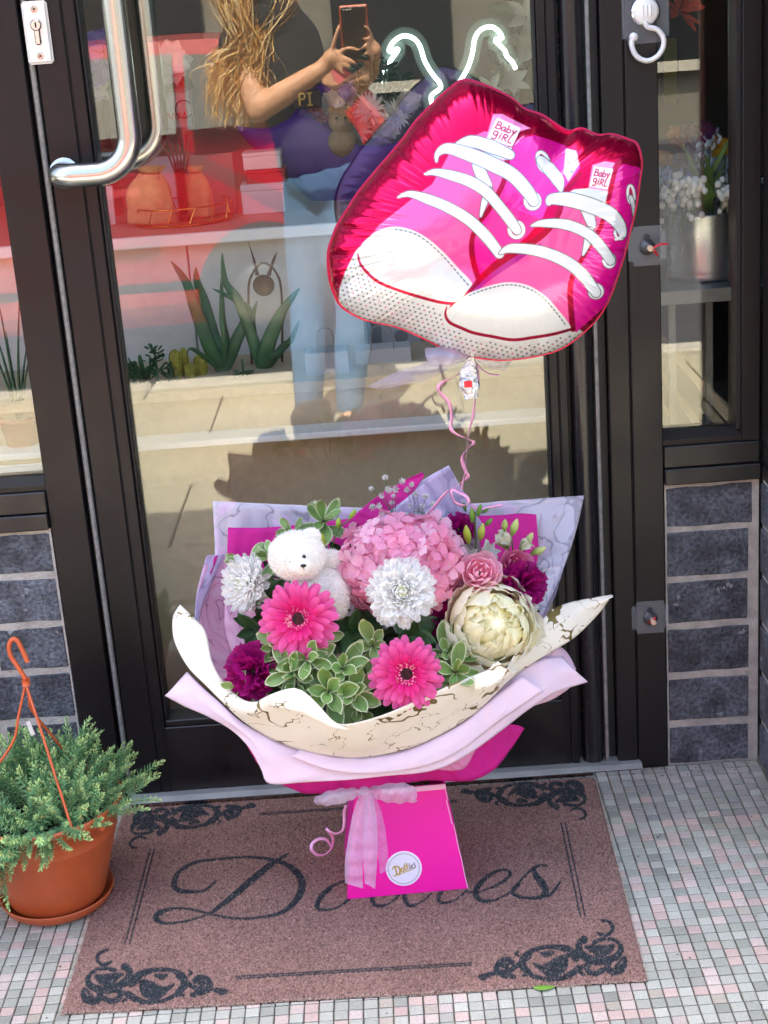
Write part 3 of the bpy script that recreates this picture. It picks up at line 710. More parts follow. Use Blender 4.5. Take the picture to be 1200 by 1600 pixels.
for k in range(64):                          # low trailing stems over the rim, front left
    a = R_(random.uniform(180, 305)); p = Vector((.09*PS*math.cos(a), .09*PS*math.sin(a), .016)); d = Vector((math.cos(a)*.7, math.sin(a)*.7, (-.75 if a < R_(255) else -.15)+random.gauss(0, .35)))
    o = bpy.data.objects.new('stem', random.choice(vars_)); C.objects.link(o); o.parent = sdm; o.location = p; o.rotation_mode = 'QUATERNION'; o.rotation_quaternion = face(d, random.uniform(0, 6.28)); o.scale = (random.uniform(.6, 1.1) if a < R_(255) else random.uniform(.4, .7),)*3

# ---- small litter on the tiles
random.seed(404)
g = MB()
for k in range(150):
    x, y = random.uniform(-.7, .6), random.uniform(-.80, -.01)
    if MAT_X0-.02 < x < MAT_X1+.02 and y > MAT_Y0-.02: x = random.uniform(.34, .60)
    if random.random() < .45: x, y = random.uniform(.33, .605), random.uniform(-.06, -.004)
    r = random.uniform(.0006, .0022); c_ = lin(random.choice(['4a4038', '2e2925', '6a5c4c', '7c7264', '3a3a34'])); p = Vector((x, y, .0008))
    v = [p+Vector((r*math.cos(a)*random.uniform(.5, 1.3), r*math.sin(a)*random.uniform(.4, 1.2), random.uniform(0, .0012))) for a in (0, 1.3, 2.6, 3.9, 5.1)]; g.add(v+[p+Vector((0, 0, .0016))], [(i, (i+1) % 5, 5) for i in range(5)], c_)
o = obj('grit', g, mat('dark_grit', None, .95, attr=True)); tag(o, 'dark grit and crumbs scattered over the mosaic tiles', 'grit', kind='stuff')
lf = on_floor(851, 1544, .002); g = MB(); P = catmull([on_floor(833, 1543, .003), on_floor(850, 1543, .004), on_floor(868, 1541, .002)], 5)
for i in range(len(P)): pass
w_ = np.interp(np.linspace(0, 1, len(P)), [0, .3, .7, 1], [.0008, .006, .005, .0006]); G_ = np.stack([P-np.array([0, 1, 0])*w_[:, None], P+np.array([0, 0, .0012]), P+np.array([0, 1, 0])*w_[:, None]], 1); g.grid(G_)
o = obj('fallen_leaf', g, mat('bright_green_leaf', '7fae3c', .5, trans=.2)); tag(o, 'bright green fallen leaf against the front edge of the doormat', 'leaf'); o.modifiers.new('t', 'SOLIDIFY').thickness = .0004
# ================================================================ FOIL BALLOON: A PAIR OF PINK BABY SHOES
BY = -.30
def build_balloon():
    out_px = [(727,127),(760,135),(800,154),(822,172),(850,182),(887,205),(910,202),(935,212),(957,211),(985,220),(997,228),(1003,255),(999,285),(992,325),(984,355),(976,385),(965,418),(950,457),(932,488),(902,517),(870,538),(830,549),(790,554),(760,553),(735,549),(700,540),(675,529),(645,515),(615,504),(572,495),(542,480),(527,463),(516,430),(514,395),(520,372),(529,350),(545,325),(560,302),(582,275),(610,243),(632,217),(652,190),(682,160),(705,140)]
    Ol = resample(np.vstack([catmull(out_px, 8, closed=True), [catmull(out_px, 8, closed=True)[0]]]), 1101)[:-1]
    cen = np.array([765.0, 340.0]); NT, NR = len(Ol), 270
    s = np.linspace(0, 1, NR)**.8
    PXg = cen+(Ol-cen)[:, None, :]*s[None, :, None]
    arc = np.linspace(0, 1, NT, endpoint=False)
    k1 = np.array([mnoise.noise((math.cos(6.283*a)*3.2, math.sin(6.283*a)*3.2, 1.7)) for a in arc])
    ph = np.cumsum(1+.5*k1); ph = ph/ph[-1]*2*math.pi
    k2 = np.array([mnoise.noise((math.cos(6.283*a)*30, math.sin(6.283*a)*30, 5.1)) for a in arc])
    k3 = np.array([mnoise.noise((math.cos(6.283*a)*9, math.sin(6.283*a)*9, 8.1)) for a in arc])
    # real lengths: plane through BY, leaning slightly
    O3 = np.array([at(p[0], p[1], BY) for p in Ol]); C3 = np.array(at(cen[0], cen[1], BY))
    base = C3+(O3-C3)[:, None, :]*s[None, :, None]
    H = .088
    S = s[None, :]
    leftish = np.clip((760-Ol[:, 0])/200, 0, 1)*np.clip((470-Ol[:, 1])/60, 0, 1)
    big = 1.6*np.sqrt(np.abs(np.sin(ph*13+k3)))-1.0+.25*np.sin(ph*31+1); fine = np.sin(ph*80+5*k3)+.9*k2*2; vfine = np.sin(ph*170+6*k3)
    prof = H*np.power(np.clip(1-np.power(S, 2.6), 0, 1), .56)
    f_edge = np.exp(-((1-S)/.11)**2)*np.clip((1-S)/.02, 0, 1)
    f_mid = np.exp(-((S-.78)/.12)**2)
    wr = .0055*f_edge*big[:, None]*(.6+.8*leftish[:, None])+.0007*f_edge*fine[:, None]+(.00055*f_mid*fine[:, None]+.0003*f_mid*vfine[:, None])*(.35+1.1*leftish[:, None])
    # crease between the two shoes, running down from the notch at the top
    gx, gy = PXg[..., 0], PXg[..., 1]
    a0, b0 = np.array([887., 200.]), np.array([835., 330.]); dv = (b0-a0); L2 = dv.dot(dv); t = np.clip(((gx-a0[0])*dv[0]+(gy-a0[1])*dv[1])/L2, 0, 1)
    dd = np.hypot(gx-a0[0]-t*dv[0], gy-a0[1]-t*dv[1]); prof2 = prof-.022*np.exp(-(dd/26)**2)*(1-t)**.8
    hgt = np.maximum(prof2+wr, 0)+.0012
    F = base.copy(); F[..., 1] -= hgt; F[..., 2] += -.02*0
    tilt = .15                                    # leaning back a little at the top
    def lean(Q): Q = Q.copy(); Q[..., 1] += (Q[..., 2]-C3[2])*tilt; return Q
    F = lean(F)
    # ---- print
    pp = to_px(F); pr = Print(pp[..., 0], pp[..., 1], lin('d60646'))
    crim, pink, mag, wht = lin('ae0038'), lin('ee4f96'), lin('e40f90'), lin('d2d3cf')
    pale, dk = lin('f58fc4'), lin('5a5560'); pr.m[:] = 1.0
    sm = lambda pts, n=6: catmull(pts, n)
    smc = lambda pts, n=6: catmull(pts, n, closed=True)
    # left shoe
    pr.poly([(575,375),(592,352),(630,322),(652,304),(675,288),(690,262),(705,235),(735,215),(757,205),(800,215),(795,260),(788,284),(767,322),(752,345),(738,370),(742,405),(746,432),(730,460),(690,470),(600,445),(560,400)], pink, 1.2, .35)
    pr.poly([(760,215),(771,178),(785,178),(834,203),(812,218),(803,245),(795,262),(770,250)], pale, 1, .3)
    Q = [(794,250),(803,228),(818,215),(835,211),(858,218),(880,226),(901,240),(906,262),(895,280),(876,300),(857,318),(848,340),(825,368),(800,388),(770,410),(747,432),(738,400),(739,370),(750,345),(767,322),(788,284)]
    pr.poly(Q, mag, 1, .45)
    pr.line(sm([(858,206),(835,204),(812,211),(799,226),(793,248),(787,284),(766,324),(749,348),(738,372),(738,400),(746,432)]), [3, 8, 9, 9, 9, 8, 8, 7, 8, 9, 9], crim, 1, .9)
    pr.poly([(884,232),(900,236),(905,256),(888,284),(881,270)], lin('f3b9d6'), 1, .3)
    for x, y, r in ((895, 241, 7), (889, 254, 4), (893, 268, 3.5)): pr.line([(x, y), (x+.5, y)], r*1.6, lin('8d8a92'), 1, .8)
    # sole with dots
    pr.poly([(576,372),(556,392),(540,424),(531,448),(529,470),(548,500),(620,530),(700,565),(800,580),(880,560),(915,520),(897,511),(860,523),(800,531),(740,521),(708,506),(697,490),(705,474),(680,468),(630,452),(590,437),(568,418),(560,400)], wht, 1, .25)
    ii, jj = np.meshgrid(np.arange(-10, 70), np.arange(-20, 30))
    dx_, dy_ = 8.1*ii+2.0*jj+505, 2.4*ii+7.2*jj+425+0*ii
    for x, y in zip(dx_.ravel(), dy_.ravel()):
        if not (522 < x < 905 and 400 < y < 560): continue
        sole_top = np.interp(x, [530, 552, 570, 592, 630, 682, 700, 712, 740, 802, 865, 892], [440, 395, 424, 445, 460, 477, 512, 515, 527, 538, 529, 519])
        if y > sole_top+3: pr.line([(x, y), (x+.4, y)], 2.7, lin('5f5d66') if (x*7+y*3) % 11 > 2 else lin('d06a9a'), 1.0, .5)
    # toe cap left
    toeL = [(561,398),(564,384),(576,371),(592,360),(617,354),(645,360),(670,374),(695,396),(717,420),(738,444),(727,460),(710,472),(682,469),(630,454),(592,439),(570,421)]
    pr.poly(smc(toeL), wht, 1, .2)
    pr.line(sm([(559,396),(562,410),(572,424),(592,441),(630,456),(682,471),(713,475)]), [2, 4, 5, 5, 5, 5, 5], crim, 1, .9)
    ed = resample(sm([(617,358),(645,364),(668,378),(692,400),(713,424),(733,447)]), 80)
    for k in range(0, 78, 4): pr.line(ed[k:k+3], 1.8, dk, .9, .5)
    # right shoe
    pr.poly([(735,450),(768,424),(800,400),(840,372),(862,345),(872,328),(892,310),(930,296),(957,290),(941,347),(926,378),(908,405),(895,430),(890,450),(892,480),(896,514),(800,520),(720,480)], pink, 1.2, .35)
    pr.poly([(919,296),(926,258),(945,252),(970,256),(957,280),(950,300)], pale, 1, .3)
    pr.poly([(957,292),(961,270),(974,256),(1000,262),(1010,300),(1000,360),(980,420),(955,470),(900,520),(894,514),(892,480),(891,450),(897,425),(910,402),(930,372),(942,345)], mag, 1, .45)
    pr.line(sm([(1000,258),(975,250),(962,262),(955,292),(942,345),(930,370),(911,402),(897,426),(891,450),(892,480),(895,514)]), [5, 9, 9, 8, 7, 7, 7, 8, 9, 9, 9], crim, 1, .9)
    pr.line(sm([(728,462),(758,430),(798,400),(848,367),(872,335),(882,302),(905,272)]), [6, 9, 10, 10, 9, 9, 8], crim, 1, .9)
    pr.line(sm([(738,458),(766,433),(805,406),(845,381)]), [3, 8, 9, 3], lin('b51d8a'), 1, .6)
    pr.poly(smc([(697,492),(702,482),(727,462),(740,455),(770,445),(797,441),(825,446),(850,461),(872,484),(892,514),(865,521),(835,526),(802,530),(770,525),(740,519),(722,512),(703,503)]), wht, 1, .2)
    pr.line(sm([(698,480),(696,492),(703,504),(722,513),(740,520),(770,526),(802,531),(835,527),(865,522),(894,514)]), [2, 4, 5, 5, 5, 5, 5, 5, 5, 4], crim, 1, .9)
    ed = resample(sm([(733,462),(742,458),(770,449),(797,445),(823,450),(847,464),(868,487),(886,511)]), 110)
    for k in range(0, 108, 4): pr.line(ed[k:k+3], 1.8, dk, .9, .5)
    # labels
    def label(c, a1=1.0):
        c = np.array(c, float); pr.poly(c, lin('f1eeee'), 1, .1)
        Lm = lambda u, v: tuple((c[0]*(1-u)+c[1]*u)*(1-v)+(c[3]*(1-u)+c[2]*u)*v)
        red = lin('b8154f')
        St = [[(.12,.12),(.10,.44)], [(.12,.12),(.24,.14),(.24,.24),(.12,.27)], [(.12,.27),(.28,.30),(.27,.42),(.10,.44)],
              [(.46,.26),(.36,.28),(.35,.42),(.44,.43),(.48,.28),(.49,.44)], [(.56,.12),(.56,.44)], [(.56,.30),(.68,.28),(.68,.42),(.56,.44)],
              [(.76,.26),(.82,.38)], [(.90,.22),(.80,.52)],
              [(.28,.58),(.16,.58),(.14,.72),(.26,.74),(.29,.60),(.28,.90),(.14,.92)], [(.42,.64),(.41,.84)], [(.42,.555),(.42,.565)],
              [(.54,.56),(.53,.86)], [(.54,.56),(.67,.58),(.67,.68),(.54,.71)], [(.58,.71),(.69,.86)], [(.80,.54),(.78,.85),(.90,.86)]]
        for q in St: pr.line([Lm(*p) for p in (sm(q, 4) if len(q) > 2 else q)], 2.6*a1, red, .9, .3)
    label([(777,184),(814,200),(800,229),(761,216)]); label([(929,260),(958,264),(949,296),(921,291)], .95)
    pr.poly([(760,219),(800,231),(793,250),(770,246),(745,230)], lin('ccd5d6'), 1, .2)
    pr.poly([(919,294),(950,299),(946,317),(905,312),(880,306),(897,296)], lin('ccd5d6'), 1, .2)
    # eyelets
    def ring(cx, cy, rx, ry, rot=0.0, w_=5.0, inner=True):
        a = np.linspace(0, 2*math.pi, 26); c_, s_ = math.cos(rot), math.sin(rot)
        P_ = [(cx+rx*math.cos(t)*c_-ry*math.sin(t)*s_, cy+rx*math.cos(t)*s_+ry*math.sin(t)*c_) for t in a]
        pr.line(P_, w_+2.4, dk, 1, .5)
        if inner: pr.poly(P_, lin('d8105f'), 1, .6)
        pr.line(P_, w_, lin('efefec'), 1, .2)
    ring(849, 253, 8, 16, -.35); ring(832, 314, 11, 12); ring(807, 359, 11, 12)
    ring(986, 304, 5, 14, -.1, 4); ring(969, 364, 8, 9, 0, 4); ring(952, 407, 8, 10, 0, 4.5); ring(931, 455, 10, 10, 0, 4.5)
    # laces
    def lace(P_, W, col='d3d7d5'):
        P_ = sm(P_, 8); pr.line(P_, [q+2.6 for q in W], dk, 1, .6); pr.line(P_, W, lin(col), 1, .15)
    lace([(744,258),(752,272),(764,290)], [12, 18, 10]); lace([(764,298),(757,316),(751,338)], [12, 10, 3])
    lace([(706,232),(735,221),(770,230),(797,242)], [6, 18, 20, 14])
    lace([(845,250),(858,264),(872,282),(877,300)], [13, 19, 18, 2])
    lace([(912,322),(921,340),(925,352)], [14, 16, 12]); lace([(921,362),(918,378),(911,398)], [14, 11, 3])
    lace([(682,252),(684,240),(700,232),(735,242),(770,257),(800,273),(822,296),(834,314)], [3, 8, 16, 21, 22, 21, 20, 16])
    lace([(664,272),(680,269),(705,274),(735,284),(760,300),(783,326),(800,348),(808,360)], [2, 10, 15, 17, 17, 16, 16, 13])
    lace([(622,308),(640,303),(668,311),(700,324),(733,344),(760,370),(780,396)], [2, 9, 15, 16, 17, 17, 15])
    lace([(857,318),(863,311),(890,312),(925,322),(953,335),(968,352),(973,366)], [6, 16, 22, 23, 22, 18, 11])
    lace([(830,353),(848,349),(885,351),(918,365),(940,387),(954,407)], [2, 11, 16, 16, 16, 14])
    lace([(781,396),(800,388),(845,393),(885,409),(912,431),(931,457)], [3, 14, 17, 18, 18, 15])
    lace([(985,308),(989,318),(990,336)], [6, 6, 3])
    pr.line(sm([(974,364),(968,372),(962,374)]), 4, lin('efefec'), 1, .2)
    col = np.concatenate([pr.c, pr.m[:, None]], 1)
    # ---- back half
    Sb = np.linspace(0, 1, 60)**.8; idx = np.arange(0, NT, 2)
    Bk = C3+(O3[idx]-C3)[:, None, :]*Sb[None, :, None]
    pb = H*.95*np.power(np.clip(1-np.power(Sb[None, :], 2.6), 0, 1), .56); fe = np.exp(-((1-Sb[None, :])/.16)**2)*np.clip((1-Sb[None, :])/.02, 0, 1)
    Bk[..., 1] += np.maximum(pb+.004*fe*(big[idx]+.4*fine[idx])[:, None], 0)+.0; Bk = lean(Bk)
    # seam flange
    FL = np.stack([O3, C3+(O3-C3)*1.014], 1); FL[:, 1, 1] += .0002*fine; FL[:, 0, 1] -= .0006; FL = lean(FL)
    m = bpy.data.materials.new('printed_foil'); m.use_nodes = True; N = m.node_tree.nodes; L = m.node_tree.links; b = N['Principled BSDF']
    a = N.new('ShaderNodeAttribute'); a.attribute_name = 'Col'; L.new(a.outputs['Color'], b.inputs['Base Color'])
    mr = N.new('ShaderNodeMath'); mr.operation = 'MULTIPLY'; mr.inputs[1].default_value = .84; L.new(a.outputs['Alpha'], mr.inputs[0]); L.new(mr.outputs[0], b.inputs['Metallic'])
    cw = N.new('ShaderNodeMapRange'); cw.inputs[3].default_value = .9; cw.inputs[4].default_value = 0.0; L.new(a.outputs['Alpha'], cw.inputs[0]); L.new(cw.outputs[0], b.inputs['Coat Weight'])
    b.inputs['Roughness'].default_value = .17; b.inputs['Coat Roughness'].default_value = .03; b.inputs['Coat IOR'].default_value = 1.55
    root = thing('foil_balloon', 'pink foil balloon shaped like a pair of baby shoes with laces, floating above the bouquet', 'balloon', tuple(C3))
    me = big_mesh('printed_front', F, closeu=True, col=col); me.materials.append(m); obj('printed_front', me, None, root)
    mb_ = mat('purple_foil', '9a7ab0', .3, .9); me = big_mesh('foil_back', Bk, closeu=True); me.materials.append(mb_); obj('foil_back', me, None, root)
    me = big_mesh('seam', FL, closeu=True); me.materials.append(mat('red_foil_edge', 'b01440', .3, .6)); obj('seam', me, None, root)
    # tail of silver foil below, with tulle bow and curling ribbon
    b0 = Vector(lean(np.array(at(735, 548, BY)))); 
    M['silver'] = mat('crumpled_silver_foil', 'dcdad8', .16, .95, bump=(70, 1.0, .012))
    wp = [(735,548),(733,558),(731,572),(731,590),(733,604),(734,613)]
    wpath = [tuple(lean(np.array(at(x, y, BY)))) for x, y in wp]
    g = MB(); g.tube(catmull(wpath, 6), np.interp(np.linspace(0, 1, 31), [0, .15, .4, .68, .86, 1], [.003, .006, .0125, .0145, .0105, .011]), 14, flat=.45, up=(0, 1, 0)); 
    gv = np.array(g.v); gv += np.array([[mnoise.noise((p[0]*90, p[1]*90, p[2]*90+i_*7))*.0022 for i_ in range(3)] for p in gv]); g.v = [tuple(p) for p in gv]
    tl = obj('foil_tail', g, M['silver'], root, smooth=False)
    p_ = Vector(wpath[3]); g = MB(); g.box(p_.x-.008, p_.x+.003, p_.y-.0095, p_.y-.0085, p_.z-.004, p_.z+.005); obj('red_stamp', g, mat('red_ink', 'e0102a', .4), tl)
    return root
build_balloon()
def flat_ribbon(P, wd, twist=None, n=None, up=(0, 1, 0)):
    """a thin flat ribbon following P, turned by the twist angles"""
    P = np.asarray([list(p) for p in P], float); T = np.gradient(P, axis=0); T /= np.linalg.norm(T, axis=1)[:, None]+1e-9
    u = np.array(up, float); A = []; B = []
    tw = np.interp(np.linspace(0, 1, len(P)), np.linspace(0, 1, len(twist)), twist) if twist is not None else np.zeros(len(P))
    wd = np.full(len(P), wd) if np.ndim(wd) == 0 else np.interp(np.linspace(0, 1, len(P)), np.linspace(0, 1, len(wd)), wd)
    for i in range(len(P)):
        u = u-T[i]*u.dot(T[i]); u /= np.linalg.norm(u)+1e-9; v = np.cross(T[i], u); d = math.cos(tw[i])*v+math.sin(tw[i])*u
        A.append(P[i]-d*wd[i]/2); B.append(P[i]+d*wd[i]/2)
    return np.stack([np.array(A), np.array(B)], 1)
M['ribbon'] = mat('pink_curling_ribbon', 'e9a3c9', .22, .15, nz=(200, .06), coat=.6)
M['tulle'] = mat('lilac_tulle', 'e2d8f4', .8, alpha=.36, nz=(300, .1), trans=.4)
M['tulle_thick'] = mat('lilac_tulle_folds', 'e6dcf6', .8, alpha=.55, nz=(300, .1), trans=.4)
def ribbon_obj(name, px, wd, twist, par, m=None, th=.0004):
    P = catmull([at(*p) for p in px], 10); g = MB(); g.grid(flat_ribbon(P, wd, twist)); o = obj(name, g, m or M['ribbon'], par, smooth=True)
    o.modifiers.new('t', 'SOLIDIFY').thickness = th; return o
rb = thing('curling_ribbon', 'shiny pink curling ribbon hanging from the balloon down into the bouquet', 'ribbon', tuple(at(735, 560, BY)))
ribbon_obj('strand', [(737,556,-.312),(727,572,-.315),(712,588,-.315),(694,596,-.314),(684,606,-.312),(690,616,-.308),(702,630,-.304),(706,650,-.30),(704,668,-.298),(712,678,-.296),(730,686,-.294),(740,692,-.292),(732,700,-.288),(722,715,-.285),(727,735,-.28),(731,745,-.277),(720,755,-.274),(705,764,-.27),(692,775,-.27),(678,792,-.27),(666,806,-.272)], .0052, [.2, .9, 1.3, .4, -.4, .2, .9, .6, -.2, -.9, .3, 1.2, .2, -.6, .6, 1.2, .3, 0, .4], rb)
ribbon_obj('strand', [(738,556,-.318),(744,572,-.32),(747,595,-.318),(743,620,-.312),(739,650,-.306),(732,680,-.300),(729,710,-.292),(726,740,-.284),(721,765,-.276)], .0046, [1.4, .2, .3, 1.2, .4, 1.3, 1.5, 1.2, .5], rb)
ribbon_obj('loop', [(706,764,-.272),(716,768,-.276),(728,775,-.28),(733,785,-.28),(726,790,-.279),(712,786,-.276),(706,776,-.274),(704,766,-.272)], .005, [.3, 1., .2, 1.2, .3, .8, .2], rb)
ribbon_obj('strand', [(736,790,-.25),(750,796,-.245),(768,792,-.24),(785,789,-.24)], .004, [.4, .1, .5], rb)
ribbon_obj('strand', [(737,556,-.318),(743,566,-.325),(752,576,-.325),(764,584,-.322),(780,586,-.32)], .0035, [.2, .9, 1.3, 1.2], rb)
tb = thing('tulle_bow', 'sheer lilac tulle bow tied under the shoe balloon', 'bow', tuple(at(735, 552, BY)))
def tulle_piece(name, rows, par, m='tulle', n=10, wave=.004, fr=9, seed=0):
    R0 = [resample(catmull([at(*p) for p in r], 8), 26) for r in rows]
    P = np.array(R0); P = np.stack([catmull(P[:, j], n) for j in range(P.shape[1])], 1)
    nu, nv = P.shape[:2]
    for i in range(nu):
        for j in range(nv): P[i, j, 1] += wave*math.sin(j/nv*6.283*fr/3+i*.11+seed)+wave*.6*mnoise.noise((i*.15, j*.35, seed))
    g = MB(); g.grid(P); o = obj(name, g, M[m], par, smooth=True); return o
tulle_piece('bow_loop', [[(664,545,-.33),(690,541,-.34),(715,545,-.34),(735,552,-.32)], [(665,556,-.36),(690,556,-.37),(715,556,-.36),(735,556,-.33)], [(670,570,-.34),(692,570,-.35),(715,565,-.34),(735,559,-.32)]], tb, 'tulle_thick', seed=1)
tulle_piece('tail', [[(735,551,-.32),(690,560,-.32),(640,574,-.31),(600,590,-.30),(575,604,-.29)], [(735,556,-.325),(695,570,-.33),(650,588,-.32),(615,600,-.31),(590,608,-.30)], [(735,559,-.32),(705,575,-.32),(670,592,-.31),(645,598,-.30),(620,606,-.3)]], tb, 'tulle', seed=2)
tulle_piece('bow_loop', [[(735,551,-.32),(755,556,-.31),(780,558,-.30),(806,556,-.29)], [(735,556,-.325),(755,562,-.33),(775,568,-.32),(792,575,-.31)], [(735,559,-.32),(752,568,-.32),(770,576,-.31),(788,580,-.3)]], tb, 'tulle', seed=3)
g = MB(); c_ = at(737, 555, -.322); g.ball(c_, .006, 10, 8, sq=(1.2, .8, .9)); obj('knot', g, M['tulle_thick'], tb, smooth=True)
# ================================================================ THE BOUQUET
BX, BYc = -.012, -.285
# ---- hot pink trapezoid box
M['hotpink'] = mat('hot_pink_card', 'f500a0', .45, nz=(4, .03))
M['cutcard'] = mat('card_cut_edge', 'f7b9d6', .8)
bx = thing('flower_box', 'hot pink tapered cardboard flower box with a round white sticker on the doormat', 'box', (-.02, -.27, .008))
fl0, fl1 = on_floor(543, 1405, .008), on_floor(731, 1388, .008)
ang = math.atan2(fl1.y-fl0.y, fl1.x-fl0.x)
u_ = Vector((math.cos(ang), math.sin(ang), 0)); v_ = Vector((-math.sin(ang), math.cos(ang), 0)); Wb = (fl1-fl0).length
tp1 = at(684, 1215, -.318); zt = tp1.z; ins = .024
def bc(a, b, z): return fl0+u_*a+v_*b+Vector((0, 0, z))
def taper(z): return ins*z/(zt-.008)
Db = .168
def ring_(z, e=0.0):
    t = taper(z); return [bc(t+e, t*1.35+e, z), bc(Wb-t-e, t*1.35+e, z), bc(Wb-t-e, Db-t-e, z), bc(t+e, Db-t-e, z)]
H_ = zt-.008
def panel(name, i, j, m, z0=0.0, z1=None, e=0.0):
    z1 = H_ if z1 is None else z1
    r0, r1, s0, s1 = ring_(z0, e), ring_(z1, e), ring_(z0, e+.0022), ring_(z1, e+.0022)
    g = MB(); v = [r0[i], r0[j], r1[j], r1[i], s0[i], s0[j], s1[j], s1[i]]
    g.add(v, [(0, 1, 2, 3), (7, 6, 5, 4), (0, 4, 5, 1), (1, 5, 6, 2), (2, 6, 7, 3), (3, 7, 4, 0)]); return obj(name, g, m, bx)
for nm, i, j in (('front_panel', 0, 1), ('side_panel', 1, 2), ('back_panel', 2, 3), ('side_panel', 3, 0)): panel(nm, i, j, M['hotpink'])
# pale cut edges down the right corner and along the top
g = MB(); r0, r1 = ring_(0), ring_(H_)
for a, b in ((r0[1], r1[1]),):
    pts = [a.lerp(b, t)+Vector((random.uniform(-.0003, .0004), -.0004, 0)) for t in np.linspace(.0, .62, 8)]; g.tube(pts, .0007, 4)
    pts = [a.lerp(b, t)+Vector((-.002+random.uniform(-.0004, .0004), -.0004, 0)) for t in np.linspace(.62, .85, 6)]; g.tube(pts, .0008, 4)
    pts = [a.lerp(b, t)+Vector((0, -.0004, 0)) for t in np.linspace(.85, 1, 4)]; g.tube(pts, .0007, 4)
obj('cut_edge', g, M['cutcard'], bx)
g = MB(); t_ = ring_(H_, -.0012); s_ = ring_(H_-.0075, -.0012); k = [t_[0].lerp(t_[1], .30), t_[1], s_[1], s_[0].lerp(s_[1], .30)]; off = v_*-.0006
g.add([p+off for p in k]+[p+off*.1+v_*.001 for p in k], [(0, 1, 2, 3), (7, 6, 5, 4), (0, 4, 5, 1), (1, 5, 6, 2), (2, 6, 7, 3), (3, 7, 4, 0)]); obj('rim_flap', g, M['cutcard'], bx)
# sticker: dense disc with gold script
nrm = (ring_(0)[1]-ring_(0)[0]).cross(ring_(H_)[0]-ring_(0)[0]).normalized()
def on_front(px, py):
    r = Vector(ray(px, py)); o_ = Vector(CAM); p0 = ring_(0)[0]; t = (p0-o_).dot(nrm)/r.dot(nrm); return o_+r*t
sc_ = on_front(631, 1357); ex = u_; ey = nrm.cross(ex).normalized(); ey = ey if ey.z > 0 else -ey; nn = -nrm if nrm.y > 0 else nrm
RAD = (on_front(659, 1355)-sc_).length
rr_, aa_ = np.linspace(0, 1, 60), np.linspace(0, 2*math.pi, 150, endpoint=False)
sx, sy = np.outer(np.cos(aa_), rr_)*RAD, np.outer(np.sin(aa_), rr_)*RAD
Pst = np.array(sc_)[None, None]+sx[..., None]*np.array(ex)+sy[..., None]*np.array(ey)+np.array(nn)*.0009*np.where(rr_ < .995, 1, .05)[None, :, None]
pr = Print(sx/RAD, sy/RAD, lin('e9e6f2')); a_ = np.linspace(0, 6.3, 60)
pr.line(np.stack([np.cos(a_), np.sin(a_)], 1)*.86, .035, lin('8a8a86'), .03, .6)
pr.line(np.stack([np.cos(a_), np.sin(a_)], 1)*1.0, .05, lin('fbfbfb'), .03, .1)
gold, gr = lin('b59a33'), lin('6e6e68')
def rot(pts, dx=0, dy=0, s=1.0):
    c_, s2 = math.cos(.22), math.sin(.22); return [((x*s)*c_-(y*s)*s2+dx, (x*s)*s2+(y*s)*c_+dy) for x, y in pts]
for pts, wd, c_ in [([(-.52,.22),(-.46,.26),(-.45,.0),(-.50,-.2),(-.62,-.26),(-.66,-.2)], [.07,.09,.10,.09,.05,.04], gold), ([(-.64,.14),(-.5,.27),(-.3,.22),(-.22,.02),(-.3,-.18),(-.48,-.2)], [.05,.06,.09,.12,.1,.06], gold),
    ([(-.08,.06),(-.16,-.02),(-.12,-.14),(-.03,-.12),(-.02,.0),(-.08,.06)], .07, gold), ([(.10,.26),(.07,.05),(.06,-.1),(.12,-.13)], [.06,.08,.07,.04], gold), ([(.23,.27),(.2,.05),(.19,-.1),(.25,-.13)], [.06,.08,.07,.04], gold), ([(.0,.10),(.32,.12)], .05, gold),
    ([(.34,.06),(.32,-.08),(.37,-.12)], .06, gr), ([(.355,.17),(.36,.18)], .06, gr), ([(.42,-.04),(.50,.0),(.49,.07),(.43,.04),(.42,-.08),(.50,-.12)], .055, gr), ([(.66,.14),(.6,.08),(.66,-.02),(.64,-.1),(.56,-.12)], .06, gr), ([(-.45,-.30),(-.1,-.22),(.3,-.2),(.62,-.17)], [.02,.05,.05,.02], gold)]:
    pr.line(catmull(rot(pts), 6), wd, c_, .025, .8)
me = big_mesh('sticker', Pst, closeu=True, col=np.concatenate([pr.c, (1-pr.m)[:, None]], 1)); ms = mat('sticker_paper', None, .3, attr=True); me.materials.append(ms); obj('sticker', me, None, bx)

# ---- paper layers
def sheet(name, top, bot, m, par, n=14, bulge=0.0, wav=.003, seed=0, th=.0005, cols=90, fr=4.0, cre=.0035):
    T = resample(catmull([at(*p) for p in top], 8), cols); B = resample(catmull([at(*p) for p in bot], 8), cols)
    cre *= min(1.0, np.linalg.norm(np.diff(T, axis=0), axis=1).sum()/.45)**2
    P = np.zeros((n, cols, 3))
    for i, t in enumerate(np.linspace(0, 1, n)):
        P[i] = T*(1-t)+B*t; k = 4*t*(1-t)
        P[i, :, 1] -= bulge*k
        for j in range(cols):
            P[i, j, 1] += wav*(.35+.65*k)*(mnoise.noise((j/cols*fr*2, t*1.5, seed))*1.4)+cre*(abs(((j/cols*fr*2.3+.35*t+.3*mnoise.noise((j/cols*5, t, seed)))%1)*2-1)-.5)*(.3+.7*k)
    me = big_mesh(name, P); me.materials.append(m); o = obj(name, me, None, par, smooth=True); s_ = o.modifiers.new('t', 'SOLIDIFY'); s_.thickness = th; return o
